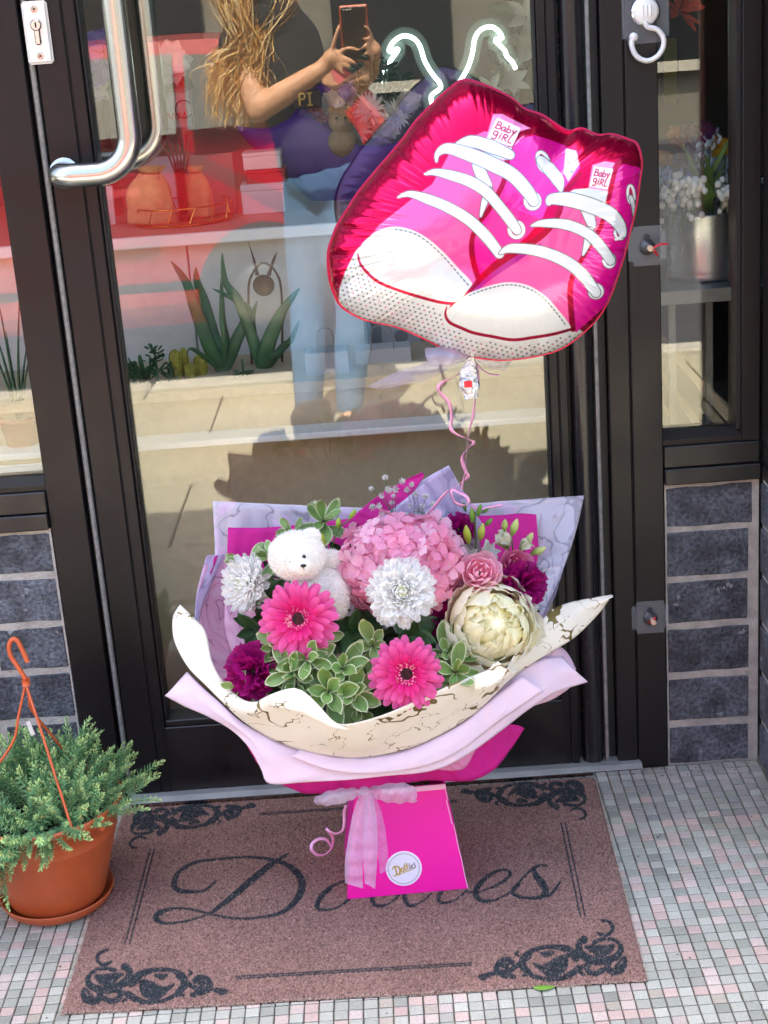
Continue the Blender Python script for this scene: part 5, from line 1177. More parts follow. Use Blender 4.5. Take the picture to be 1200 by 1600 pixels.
rose(806, 880, -.305, .0225, (.25, -.80, .55), 'deeper pink half-open rose at the right above the magenta carnation', ('ea7aa2', 'c04a7c', 'f09aba'), 2, 16)
# ---- carnations
def carnation(px, py, Y, R, d, label, seed=0, n=44):
    random.seed(seed+70); rt = thing('carnation', label, 'flower', tuple(at(px, py, Y)), face(d), group='magenta carnations in the bouquet')
    ms = [petal_mesh('petal', PM['carnation_petal'], L=R*1.0, W=R*.95, shape='wedge', cup=.05, curl=-.3, nv=6, nu=11, col='a80a72', basecol='7c0557', tipcol='b8147f', ruf=.13, seed=k, lift=.1) for k in range(5)]
    for k in range(n):
        t = math.sqrt(k/(n-1)); place('petal', ms[k % 5], rt, k*GA, 1.45-1.3*t+random.gauss(0, .12), R*.06, -R*.25, random.gauss(0, .35), random.uniform(.78, 1.05))
    g = MB(); g.lathe([(0, -R*.9), (R*.22, -R*.8), (R*.25, -R*.3), (R*.2, -R*.1)], 10); obj('calyx', g, M['greenstem'], rt, world=False, smooth=True); stem_part(rt, .15, .002); return rt
carnation(394, 1049, -.415, .040, (-.3, -.85, .42), 'magenta ruffled carnation at the lower left rim', 1)
carnation(818, 914, -.325, .036, (.4, -.82, .40), 'magenta carnation at the right between roses and lilac film', 2)
carnation(717, 826, -.235, .026, (.1, -.7, .7), 'small magenta carnation half hidden behind the hydrangea', 3, 30)
carnation(690, 968, -.345, .026, (.1, -.8, .4), 'dull magenta carnation tucked under the hydrangea beside the peony', 4, 30)
# ---- lisianthus and freesia buds
def bud_mesh(name, L, R, cols, m, twist=1.2):
    g = MB(); k = 12; P = []
    prof = [(.02, 0), (.45, .12), (.85, .32), (1, .52), (.8, .74), (.45, .9), (.12, 1)]; K = []
    for j, (r_, z_) in enumerate(catmull(prof, 3)):
        P.append([(R*r_*(1+.10*math.cos(3*a+twist*z_*3))*math.cos(a+twist*z_), R*r_*(1+.10*math.cos(3*a+twist*z_*3))*math.sin(a+twist*z_), L*z_) for a in np.linspace(0, 6.283, k, endpoint=False)])
        c_ = np.array(lin(cols[0]))*(1-z_)+np.array(lin(cols[1]))*z_; K.append([c_]*k)
    g.grid(np.array(P), np.array(K), closev=True); me = g.mesh(name, True); me.materials.append(m); return me
M['bud'] = mat('bud_green', None, .5, attr=True, trans=.25)
fz = thing('freesia', 'freesia sprig with white open bloom and green buds beside the magenta tissue', 'flower', tuple(at(748, 880, -.26)))
def add_bud(par, px, py, Y, d, L, R, cols, name='bud'):
    me = bud_mesh(name, L, R, cols, M['bud']); o = obj(name, me, None, par); L0 = Vector(par.location); o.matrix_parent_inverse = Matrix(); o.location = at(px, py, Y)-L0; o.rotation_mode = 'QUATERNION'; o.rotation_quaternion = face(d); return o
for a in ((733,852,(-.1,-.1,1),.034,.0058,('b6c23c','c7d24e')), (750,846,(.2,-.1,1),.030,.0056,('a9b93c','c3d05a')), (738,818,(0,-.05,1),.026,.0042,('5d8a32','84a844')), (746,808,(.3,-.1,1),.022,.004,('4f7d30','6f9a3c')), (757,822,(.7,-.2,.7),.018,.0036,('4f7d30','6f9a3c')), (728,800,(-.2,0,1),.016,.003,('3f6c2c','5d8a36')), (752,802,(.8,-.1,.5),.014,.0026,('3f6c2c','5d8a36'))):
    add_bud(fz, a[0], a[1], -.27, a[2], a[3], a[4], a[5])
wp_ = petal_mesh('petal', PM['mum_petal'], L=.032, W=.017, shape='oval', cup=.35, curl=-.25, nv=6, nu=5, col='eef0e8', basecol='d8dfae', lift=.2)
qd = face((.55, -.55, .65))
for k in range(6):
    o = place('petal', wp_, fz, k*math.pi/3, 1.0, .002, 0, 0, random.uniform(.9, 1.05), Matrix.Translation(at(752, 872, -.275)-Vector(fz.location)) @ qd.to_matrix().to_4x4())
for k in range(4):
    place('petal', wp_, fz, k*math.pi/2+.4, .75, .002, 0, 0, .75, Matrix.Translation(at(733, 873, -.28)-Vector(fz.location)) @ face((-.2, -.6, .7)).to_matrix().to_4x4())
g = MB(); g.tube([at(745, 900, -.25), at(743, 850, -.262), at(742, 800, -.268)], .0016, 5); obj('stem', g, M['greenstem'], fz, smooth=True)
lz = thing('lisianthus', 'pale green-white lisianthus bloom with pointed green buds at the upper right', 'flower', tuple(at(800, 870, -.25)))
lp = petal_mesh('petal', PM['rose_petal'], L=.038, W=.034, shape='round', cup=.30, curl=.7, nv=7, nu=7, col='eef0cf', basecol='cfdc8a', tipcol='f2f0d8', lift=.1, seed=3)
for c_, n_, s_, dd in ((at(795, 856, -.255), 9, .82, (-.35, -.5, .8)), (at(812, 858, -.25), 7, .66, (.5, -.6, .6))):
    for k in range(n_): place('petal', lp, lz, k*GA, 1.3-.06*k, .002, 0, random.gauss(0, .1), s_*random.uniform(.9, 1.05), Matrix.Translation(c_-Vector(lz.location)) @ face(dd).to_matrix().to_4x4())
for a in ((799,838,(.35,-.1,1),.030,.006,('9dbb52','cfd98a')), (788,832,(.1,-.1,1),.022,.005,('8fb04a','c3d078')), (822,850,(.5,-.2,.9),.022,.0052,('a5bf58','d6dc98')), (828,866,(.9,-.3,.45),.028,.006,('a9c25c','d3dc92'))): add_bud(lz, a[0], a[1], -.25, a[2], a[3], a[4], a[5])
g = MB()
for q in ((799, 838), (788, 832), (822, 850), (828, 866)): g.tube([at(800, 905, -.24), at((800+q[0])/2+3, 868, -.25), at(q[0], q[1], -.25)], .0011, 5)
obj('stem', g, M['greenstem'], lz, smooth=True)
lb = thing('lily_bud', 'yellow-green lily bud with small leaves between the white bear and the hydrangea', 'flower bud', tuple(at(500, 850, -.28)))
add_bud(lb, 503, 862, -.29, (.05, -.1, 1), .030, .0066, ('a8c03a', 'c2cf4e')); add_bud(lb, 528, 826, -.28, (.15, 0, 1), .018, .004, ('8fb83c', 'b2c84a')); add_bud(lb, 545, 812, -.28, (.6, 0, .8), .02, .0036, ('8fb83c', 'a8c04a'))
g = MB(); g.tube([at(510, 920, -.27), at(505, 880, -.285), at(503, 860, -.29)], .0014, 5); g.tube([at(510, 900, -.27), at(520, 850, -.278), at(528, 826, -.28), at(546, 812, -.28)], .0012, 5); obj('stem', g, M['greenstem'], lb, smooth=True)
# ---- gypsophila
random.seed(21)
gy = thing('gypsophila', 'airy sprig of white gypsophila rising behind the hydrangea', 'flower', tuple(at(640, 800, -.2)))
tips = [(602,746),(580,764),(596,774),(607,765),(614,775),(618,764),(636,765),(628,752),(643,757),(582,793),(596,803),(592,790),(612,785),(650,772),(668,800),(660,790),(676,788),(684,800),(690,812),(703,812),(650,805),(640,790),(672,812),(648,818),(633,806),(665,776),(655,812),(678,808)]
g = MB(); fme = []
for k in range(2):
    q = MB()
    for i in range(26):
        a, z = i*GA, 1-2*(i+.5)/26; r_ = math.sqrt(1-z*z); d = Vector((r_*math.cos(a), r_*math.sin(a), z)); v, f, cc = pfun(.0042, .0034, 'round', .1, .3, 3, 3, None, 'f4f4f0', 'e6ead8')
        Mx = face(d, a).to_matrix().to_4x4() @ Matrix.Translation((0, 0, .001)) @ Matrix.Rotation(.9, 4, 'X'); q.add([Mx @ Vector(p) for p in v], f, cc)
    me = q.mesh('blossom', True); me.materials.append(PM['mum_petal']); fme.append(me)
for x, y in tips:
    Y = -.215+random.uniform(-.02, .02); p = at(x, y, Y); hub = at(648+random.uniform(-14, 10), 815+random.uniform(-20, 10), -.2)
    if x < 625: hub = at(617, 808, -.21)
    g.tube(catmull([hub, tuple(Vector(hub)*.5+Vector(p)*.5+Vector((random.gauss(0, .004), 0, .004))), p], 4), .0005, 4)
    o = bpy.data.objects.new('blossom', random.choice(fme)); C.objects.link(o); o.parent = gy; o.location = p-Vector(gy.location); o.rotation_euler = (random.uniform(0, 6), random.uniform(0, 6), 0); o.scale = (random.uniform(.75, 1.35),)*3
g.tube([at(617, 808, -.21), at(622, 860, -.22)], .0008, 4); g.tube([at(648, 815, -.2), at(640, 870, -.22)], .0008, 4)
obj('stalks', g, mat('gypsophila_stalk', '6f7f5a', .6), gy)
# ---- foliage
def leafset(col, edge, L=.042, W=.019, n=3, shape='obov', vein=True):
    return [petal_mesh('leaf', M['leaf'], L=L, W=W, shape=shape, cup=.12, curl=[-.5, -.2, .35][k % 3], nv=9, nu=9, col=col, basecol=None, edgecol=edge, ruf=.03, seed=k+4, lift=.1, edge_w=.26, fold=.10) for k in range(n)]
VAR = leafset('7f9f58', 'e4e6bc'); VAR2 = leafset('8dab62', 'e6e8c0', .034, .017)
DRK = leafset('3d5c36', None, .055, .026, shape='ovate'); DRK2 = [petal_mesh('leaf', M['leaf'], L=.05, W=.034, shape='ovate', cup=.1, curl=-.4, nv=10, nu=9, col='436437', ruf=.10, seed=k, fold=.12) for k in range(3)]
def sprig(px, py, Y, d, label, leaves, n=9, L=.05, spread=.95, group=None, s=1.0, seed=0, name='foliage_sprig', cat='foliage'):
    random.seed(seed+400); rt = thing(name, label, cat, tuple(at(px, py, Y)), face(d, random.uniform(0, 6)), group=group)
    g = MB(); g.tube([(0, 0, -.10), (.004, .002, -.04), (0, 0, 0)], .0016, 5); obj('twig', g, mat('twig_brown', '5a4a38', .8) if 'twig' not in M else M['twig'], rt, world=False)
    for k in range(n):
        t = k/max(n-1, 1); place('leaf', random.choice(leaves), rt, k*GA+random.gauss(0, .12), (1.1-spread*1.0*t)+random.gauss(0, .14), .003, -.022*t, random.gauss(0, .15), s*1.22*random.uniform(.75, 1.1)*(.72+.35*t))
    return rt
M['twig'] = mat('twig_brown', '5a4a38', .8)
VG = 'cream-edged variegated foliage in the bouquet'
for a in [(513,1080,-.468,(-.05,-.82,.55),'cream-edged green leaves at the front centre between carnation and lower gerbera',VAR,11,1.15,1), (480,1030,-.445,(-.3,-.8,.5),'cream-edged leaves just under the upper left gerbera',VAR,9,1.0,2), (535,1045,-.45,(.1,-.85,.5),'cream-edged leaves left of the lower gerbera, upper sprig',VAR,9,1.0,3), (560,1108,-.455,(0,-.9,.4),'cream-edged leaves low against the cream collar, under the lower gerbera',VAR2,7,.95,4),
          (712,1050,-.44,(.2,-.85,.45),'cream-edged leaves between the lower gerbera and the peony',VAR,8,.95,5), (722,1032,-.405,(.5,-.8,.25),'single pair of broad cream-edged leaves below the peony',VAR,5,.8,6), (505,812,-.235,(0,-.6,.8),'cream-edged leaves standing above the white bear',VAR,10,1.0,7), (455,832,-.24,(-.5,-.6,.6),'cream-edged leaves at the upper left corner of the bouquet',VAR2,6,.95,8),
          (375,882,-.27,(-.7,-.5,.5),'cream-edged leaf behind the left white chrysanthemum',VAR2,4,1.0,9), (372,1075,-.42,(-.6,-.7,.2),'cream-edged leaves under the magenta carnation at the lower left',VAR2,6,1.0,10), (500,1000,-.40,(.1,-.9,.3),'cream-edged leaf tips between the two gerberas',VAR2,6,.9,11), (462,1072,-.445,(-.2,-.9,.3),'cream-edged leaves low at the left front rim',VAR2,8,1.0,12), (455,1048,-.452,(-.2,-.85,.5),'cream-edged leaves right of the lower left carnation',VAR,10,1.0,13), (548,1082,-.463,(.1,-.85,.45),'cream-edged leaves left of the lower gerbera, lower sprig',VAR,10,1.0,14), (583,1008,-.42,(0,-.85,.5),'cream-edged leaves directly above the lower gerbera',VAR2,8,1.0,15), (688,1058,-.42,(.2,-.85,.4),'cream-edged leaves lower right of the lower gerbera',VAR,8,.9,16), (430,1010,-.41,(-.3,-.85,.4),'cream-edged leaves below left of the upper gerbera',VAR2,8,1.0,17), (700,1020,-.405,(.2,-.85,.45),'cream-edged leaves between the central chrysanthemum and the peony',VAR2,8,1.0,18), (420,870,-.29,(-.5,-.6,.5),'cream-edged leaves between the left chrysanthemum and the bear head',VAR2,7,1.0,19)]:
    sprig(a[0], a[1], a[2], a[3], a[4], a[5], a[6], s=a[7], seed=a[8], group=VG)
DG = 'dark green leaves between the blooms'
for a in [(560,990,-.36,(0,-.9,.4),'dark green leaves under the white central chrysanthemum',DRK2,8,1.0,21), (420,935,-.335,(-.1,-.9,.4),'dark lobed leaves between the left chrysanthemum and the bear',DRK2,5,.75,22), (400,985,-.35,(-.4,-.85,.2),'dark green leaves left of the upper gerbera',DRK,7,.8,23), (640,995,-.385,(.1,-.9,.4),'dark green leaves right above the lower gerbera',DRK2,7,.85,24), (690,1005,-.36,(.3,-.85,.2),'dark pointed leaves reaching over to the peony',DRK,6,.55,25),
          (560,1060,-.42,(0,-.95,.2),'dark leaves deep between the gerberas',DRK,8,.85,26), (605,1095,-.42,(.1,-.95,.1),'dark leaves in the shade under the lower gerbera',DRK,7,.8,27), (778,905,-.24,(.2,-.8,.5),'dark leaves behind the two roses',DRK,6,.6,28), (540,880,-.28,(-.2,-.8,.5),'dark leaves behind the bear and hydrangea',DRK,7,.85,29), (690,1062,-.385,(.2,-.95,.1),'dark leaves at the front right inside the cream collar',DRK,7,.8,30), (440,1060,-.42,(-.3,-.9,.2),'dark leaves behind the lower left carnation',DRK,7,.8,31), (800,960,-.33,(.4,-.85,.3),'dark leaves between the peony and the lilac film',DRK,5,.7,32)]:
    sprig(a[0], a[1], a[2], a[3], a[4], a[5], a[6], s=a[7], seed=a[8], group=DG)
# deep leaf mass inside the collar so gaps between flowers look into shaded foliage
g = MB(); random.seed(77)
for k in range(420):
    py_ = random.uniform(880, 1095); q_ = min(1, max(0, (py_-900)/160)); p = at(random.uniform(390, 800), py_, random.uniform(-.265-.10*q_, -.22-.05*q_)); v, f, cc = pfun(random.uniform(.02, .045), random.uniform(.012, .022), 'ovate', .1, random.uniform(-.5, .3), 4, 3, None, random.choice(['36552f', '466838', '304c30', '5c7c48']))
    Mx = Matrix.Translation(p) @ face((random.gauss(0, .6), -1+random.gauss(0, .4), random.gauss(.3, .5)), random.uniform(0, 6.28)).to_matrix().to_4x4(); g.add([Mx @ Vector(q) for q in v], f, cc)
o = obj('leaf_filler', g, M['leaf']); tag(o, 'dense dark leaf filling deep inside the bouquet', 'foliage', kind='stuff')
# ---- white teddy bear
def bear():
    c = at(470, 872, -.365); rt = thing('teddy_bear', 'small white plush teddy bear with black eyes sitting among the flowers', 'teddy bear', tuple(c))
    M['plush'] = mat('white_plush', 'fbf8f2', .95, sheen=.1, trans=.3, spec=.1)
    rx = lambda px, py, Y: at(px, py, Y)-c
    def fur(par, blobs, n, ln=.0055, name='fur'):
        g = MB()
        for k in range(int(n*1.7)):
            ctr, rad = random.choices(blobs, [b[1][0]*b[1][2] for b in blobs])[0]
            z = random.uniform(-1, 1); a = random.uniform(0, 6.283); q = math.sqrt(1-z*z); d = Vector((q*math.cos(a), q*math.sin(a), z))
            p = Vector(ctr)+Vector((d.x*rad[0], d.y*rad[1], d.z*rad[2])); dd = (d+Vector((random.gauss(0, .5), random.gauss(0, .5), random.gauss(-.25, .5)))).normalized()*ln*random.uniform(.6, 1.2)
            s_ = dd.cross(Vector((random.gauss(0, 1), random.gauss(0, 1), random.gauss(0, 1)))).normalized()*.0006; g.add([p-s_, p+s_, p+dd], [(0, 1, 2)])
        o = obj(name, g, M['plush'], par, world=False); o['kind'] = 'stuff'
    def blob(name, ctr, rad, par, nf, ln=.0055):
        g = MB(); g.ball((0, 0, 0), 1, 20, 14, None, rad); gv = [Vector(p)*(1+.05*mnoise.noise(Vector(p)*90)) for p in g.v]; g.v = [tuple(Vector(ctr)+q) for q in gv]
        o = obj(name, g, M['plush'], par, smooth=True, world=False); fur(o, [(ctr, rad)], nf, ln); return o
    mp_ = mpp(-.365, 870)
    hd = blob('head', rx(464, 868, -.365), (42*mp_, 36*mp_, 37*mp_), rt, 5200)
    blob('muzzle', rx(469, 882, -.40), (18*mp_, 15*mp_, 14*mp_), rt, 900, .0028)
    blob('ear', rx(486, 838, -.36), (14*mp_, 8*mp_, 13*mp_), rt, 800, .003); blob('ear', rx(434, 858, -.345), (13*mp_, 8*mp_, 13*mp_), rt, 800, .003)
    blob('body', rx(500, 925, -.345), (46*mp_, 36*mp_, 40*mp_), rt, 5200); blob('arm', rx(526, 935, -.365), (17*mp_, 15*mp_, 32*mp_), rt, 1800); blob('arm', rx(470, 925, -.38), (26*mp_, 14*mp_, 13*mp_), rt, 1500)
    blob('arm', rx(512, 876, -.33), (24*mp_, 14*mp_, 16*mp_), rt, 1500)
    bk = mat('black_plastic_eye', '101010', .15)
    for x, y, r_ in ((455, 879, 3.0), (475, 870, 3.2)):
        g = MB(); g.ball(rx(x, y, -.4035), r_*mp_, 10, 7, None, (1, .6, 1.1)); obj('eye', g, bk, rt, world=False, smooth=True)
    g = MB(); g.ball(rx(474, 884, -.418), 3.6*mp_, 10, 7, None, (1.35, .7, .8)); obj('nose', g, bk, rt, world=False, smooth=True)
    g = MB(); g.tube([rx(474, 886, -.4185), rx(475.5, 891, -.4175)], .0005, 4); obj('mouth', g, bk, rt, world=False)
bear()
# ================================================================ INSIDE THE SHOP (seen through the glass)
M['panelwood'] = mat('pale_wood_panel', 'd8d2c8', .6, nz=(3, .06), nz2=(40, .08)); M['counter_w'] = mat('white_counter', 'efeee9', .4)
M['countertop'] = mat('beige_counter_top', 'b79c86', .5, nz=(6, .08))
M['goldwire'] = mat('gold_wire', 'c79a4a', .25, 1.0)
M['jute'] = mat('jute_cloth', 'd2ab74', .9, nz=(50, .2), bump=(240, .6, .002), sheen=.2)
M['aloe'] = mat('aloe_leaf', '3f6a45', .45, nz=(30, .3), nz2=(8, .15))
M['greywall'] = mat('grey_wall', '99998f', .9, nz=(2, .05))
ct = thing('shop_counter', 'white edged counter with pale panelled front behind the door glass', 'counter', (-.6, .75, 0))
cz = at(315, 366, .50).z
xr_ = at(560, 345, .50).x
g = MB(); g.box(-1.7, xr_, .50, 1.25, cz-.012, cz+.004); obj('counter_top', g, M['countertop'], ct)
g = MB(); g.box(-1.7, xr_, .487, .4995, cz-.018, cz+.0045, b=.002); obj('front_edge', g, M['counter_w'], ct)
x = -1.68
while x < xr_-.05:
    g = MB(); g.box(x+.0015, min(x+.33, xr_)-.0015, .515, .535, .012, cz-.013, b=.002); obj('panel', g, M['panelwood'], ct); x += .33
g = MB(); g.box(xr_-.02, xr_, .536, 1.25, .012, cz-.013); obj('side_panel', g, M['panelwood'], ct)
bw = thing('back_partition', 'grey wall behind the counter inside the shop', 'wall', (-.3, 2.2, 0))
g = MB(); g.box(-3.0, .62, 2.2, 2.3, .013, 2.69); obj('wall_board', g, M['greywall'], bw)
# low plinth with succulents in front of the counter
pl_z = at(300, 583, .36).z
pz = thing('display_plinth', 'low wooden display plinth carrying the succulents inside the door', 'plinth', (-.3, .33, 0))
M['plinth'] = mat('birch_board', 'bba98a', .6, nz=(4, .12), nz2=(60, .08))
g = MB(); g.box(-1.6, .30, .22, .50, pl_z-.02, pl_z, b=.002); obj('top_board', g, M['plinth'], pz)
g = MB(); g.box(-1.6, .30, .235, .25, .013, pl_z-.0205); obj('front_board', g, M['plinth'], pz)
sz = at(300, 683, .20).z
g = MB(); g.box(-1.6, .30, .17, .234, sz-.012, sz, b=.002); obj('lower_shelf', g, M['counter_w'], pz)
def aloe(px, label, leaves, Y=.36):
    base = at(px, 583, Y); base.z = pl_z; rt = thing('aloe', label, 'plant', tuple(base), group='tall aloes inside the door')
    for pts, w0 in leaves:
        P = catmull([at(a, b, Y+dy) for a, b, dy in pts], 6); n = len(P); wd = w0*mpp(Y, 500)*np.interp(np.linspace(0, 1, n), [0, .15, .5, .85, 1], [.7, 1, .8, .4, .06])
        g = MB(); g.tube(P, wd/2, 8, flat=.45, up=(0, 1, 0)); obj('leaf', g, M['aloe'], rt, smooth=True)
    return rt
aloe(350, 'tall aloe with long pointed leaves, left one behind the door glass', [([(346,578,0),(325,535,-.02),(305,480,-.03),(290,440,-.02),(267,408,0)], 24), ([(350,578,0),(335,530,.02),(318,470,.03),(308,440,.02),(306,417,.02)], 22), ([(350,578,0),(350,530,-.02),(346,500,-.02),(345,470,-.02),(345,432,-.02)], 9), ([(352,578,0),(370,530,0),(388,490,.01),(370,470,.0),(332,451,.01)], 20), ([(345,578,0),(300,545,-.05),(292,560,-.06)], 8), ([(352,578,0),(356,540,.04),(350,500,.04),(347,435,.04)], 10)])
aloe(412, 'tall aloe with long pointed leaves, right one beside the round ornament', [([(410,578,0),(395,530,0),(372,470,0),(352,440,.01),(347,395,.01)], 20), ([(412,578,0),(418,540,-.02),(432,505,-.02),(445,480,-.02),(468,450,-.02)], 26), ([(410,578,0),(425,555,-.03),(440,560,-.03)], 14), ([(408,578,0),(400,545,.03),(395,500,.02),(402,470,.02)], 14), ([(414,578,0),(440,545,.02),(455,530,.02),(468,500,.02)], 14)])
orn = thing('garden_ornament', 'rusty round beetle-like ornament on wire between the aloes', 'ornament', tuple(at(412, 570, .40)))
M['rust'] = mat('rusty_metal', '5a3226', .7, nz=(40, .3))
g = MB(); c_ = at(412, 446, .40); g.ball(c_, 17*mpp(.4, 450), 18, 12, None, (1, .5, 1)); obj('body', g, M['rust'], orn, smooth=True)
g = MB(); g.tube(catmull([at(a, b, .40) for a, b in [(394,575),(388,460),(396,425),(412,411),(430,424),(440,460),(441,575)]], 6), .0022, 6); obj('wire_frame', g, M['rust'], orn)
for q in ([(402,430),(398,410),(388,378)], [(420,430),(428,405),(433,393)]):
    g = MB(); g.tube(catmull([at(a, b, .40) for a, b in q], 5), [.004, .0035, .003, .0028, .0026, .0024, .002, .0016, .001, .0008, .0006][:len(catmull([at(a, b, .40) for a, b in q], 5))], 6); obj('feeler', g, M['rust'], orn)
# small succulents and cacti
M['cactus'] = mat('yellow_spined_cactus', 'a39a3a', .8, bump=(200, 1, .004), nz=(120, .4)); M['pot_dark'] = mat('dark_pot', '4a3d33', .7)
for k, (px, py, r, h, lab) in enumerate([(276, 556, 9, 26, 'tall yellow-spined cactus in the middle of the group'), (290, 554, 7, 28, 'slim yellow-spined cactus at the back of the group'), (297, 573, 9, 14, 'short round yellow cactus in front'), (315, 562, 10, 22, 'yellow-spined cactus at the right of the group')]):
    m_ = mpp(.34, 560); b_ = at(px, 583, .32+.02*(k % 2)); b_.z = pl_z; top_ = at(px, py-h*.4, b_.y).z; rt = thing('cactus', lab, 'cactus', tuple(b_), group='small cacti on the plinth'); hh = top_-pl_z
    g = MB(); a_ = np.linspace(0, 6.283, 33)[:-1]; pr_ = [(.75, 0), (1, .3), (1, .7), (.8, .88), (.4, .98), (.02, 1)]
    g.grid(np.array([[(r*m_*q*(1+.12*math.cos(8*t))*math.cos(t), r*m_*q*(1+.12*math.cos(8*t))*math.sin(t), hh*z) for t in a_] for q, z in pr_]), closev=True); obj('stem', g, M['cactus'], rt, smooth=True, world=False)
for px, lab, sd_ in ((207, 'small leafy succulent at the left end of the plinth', 1), (222, 'small spiky haworthia on the plinth', 2), (245, 'dark branching succulent with round leaf clusters on the plinth', 3), (268, 'dark finger-leaved succulent beside the cacti', 4), (380, 'grey succulent between the aloes', 5)):
    random.seed(sd_*7); b_ = at(px, 583, .31); b_.z = pl_z; rt = thing('succulent', lab, 'plant', tuple(b_), group='small succulents on the plinth'); g = MB()
    H = {1: .035, 2: .05, 3: .062, 4: .035, 5: .03}[sd_]
    for k in range({1: 26, 2: 16, 3: 40, 4: 12, 5: 20}[sd_]):
        a = random.uniform(0, 6.28); h_ = random.uniform(.2, 1)*H if sd_ in (1, 3) else 0; L = .028 if sd_ in (2, 4) else .014
        if sd_ == 2: L = random.uniform(.03, .06)
        v, f, _ = pfun(L, L*(.25 if sd_ in (2, 4) else .8), 'strap' if sd_ in (2, 4) else 'round', .2, .3, 5, 4)
        Mx = Matrix.Translation((random.gauss(0, .008), random.gauss(0, .008), h_)) @ Matrix.Rotation(a, 4, 'Z') @ Matrix.Rotation(random.uniform(.5, 1.3) if sd_ in (2, 4) else random.uniform(-.1, .6), 4, 'X'); g.add([Mx @ Vector(p) for p in v], f)
    o = obj('leaves', g, M['aloe'] if sd_ != 1 else M['sedum2'] if 'sedum2' in M else M['aloe'], rt, world=False)
    g = MB(); g.tube([(0, 0, 0), (0, 0, H)], .0025, 5); obj('stem', g, M['aloe'], rt, world=False)
# goods on the counter
ctz = cz+.0045
def on_ct(px, py): 
    r = Vector(ray(px, py)); t = (ctz-CAM_H)/r.z; p = Vector(CAM)+r*t; p.z = ctz; return p
tr = on_ct(288, 345); tray = thing('wire_tray', 'oval gold wire tray on the white edged counter', 'tray', tuple(tr))
rx_, ry_ = 76*mpp(tr.y, 340), .11
for hh, rad in ((.003, .0022), (.035, .0016)):
    g = MB(); a_ = np.linspace(0, 6.283, 49); g.tube([(rx_*math.cos(t), ry_*math.sin(t), hh) for t in a_], rad, 6, cap=False); obj('hoop', g, M['goldwire'], tray, world=False)
g = MB(); g.lathe([(0, .001), (.98, .001), (.98, .003), (0, .003)], 40); g.v = [(x*rx_, y*ry_, z) for x, y, z in g.v]; obj('base', g, mat('tray_wood', '9a6a40', .5, nz=(20, .2)), tray, world=False)
for k in range(14):
    t = k/14*6.283; g = MB(); g.tube([(rx_*math.cos(t), ry_*math.sin(t), .003), (rx_*math.cos(t+.15), ry_*math.sin(t+.15), .035)], .0013, 5); obj('strut', g, M['goldwire'], tray, world=False)
def pouch(px, py, wpx, hpx, label, seed, lean=0.0):
    b_ = on_ct(px, py); b_.z += .004; m_ = mpp(b_.y, 330); W_, H_p = wpx*m_, hpx*m_; rt = thing('jute_pouch', label, 'pouch', tuple(b_), (0, lean, 0), group='jute drawstring pouches on the wire tray'); g = MB(); a_ = np.linspace(0, 6.283, 41)[:-1]
    pr_ = [(.02, 0), (.9, .0), (1, .12), (.98, .4), (.8, .68), (.48, .84), (.36, .88), (.5, .95), (.6, 1.0)]
    g.grid(np.array([[(W_/2*q*(1+.10*math.cos(3*t+seed+z*4)+.06*math.cos(7*t-z*6)+(.22*math.cos(9*t+seed) if z > .8 else 0))*math.cos(t), W_*.33*q*(1+.07*math.sin(4*t+seed))*math.sin(t), H_p*z) for t in a_] for q, z in catmull(pr_, 3)]), closev=True); obj('bag', g, M['jute'], rt, smooth=True, world=False)
    g = MB(); a2 = np.linspace(0, 6.283, 25); g.tube([(W_/2*.40*math.cos(t), W_*.33*.42*math.sin(t), H_p*.875) for t in a2], .0022, 5); obj('drawstring', g, mat('jute_string', '8f6a40', .9) if 'jstr' not in M else M['jstr'], rt, world=False)
pouch(238, 352, 72, 88, 'large tan jute drawstring pouch standing at the left of the wire tray', 1, .08); pouch(313, 342, 42, 78, 'slimmer jute drawstring pouch standing behind the reeds', 4)
df = on_ct(290, 348); df.z += .004; rd = thing('reed_diffuser', 'glass diffuser bottle with dark red reeds on the wire tray', 'diffuser', tuple(df)); m_ = mpp(df.y, 330)
M['darkred'] = mat('dark_red_reed', '7a1420', .5); M['bottle'] = glass_mat('bottle_glass', .06, (.75, .68, .66))
g = MB(); g.box(-8*m_, 8*m_, -.015, .015, 0, 92*m_, b=.002); obj('bottle', g, M['bottle'], rd, world=False); g = MB(); g.box(-6*m_, 6*m_, -.012, .012, .002, 80*m_); obj('liquid', g, mat('dark_oil', '4a1c22', .2), rd, world=False)
for k in range(6):
    g = MB(); g.tube([((-4+k*1.6)*m_, 0, 60*m_), ((-22+k*9)*m_, random.uniform(-.01, .01), (128+random.uniform(-8, 8))*m_)], .0016, 5); obj('reed', g, M['darkred'], rd, world=False)
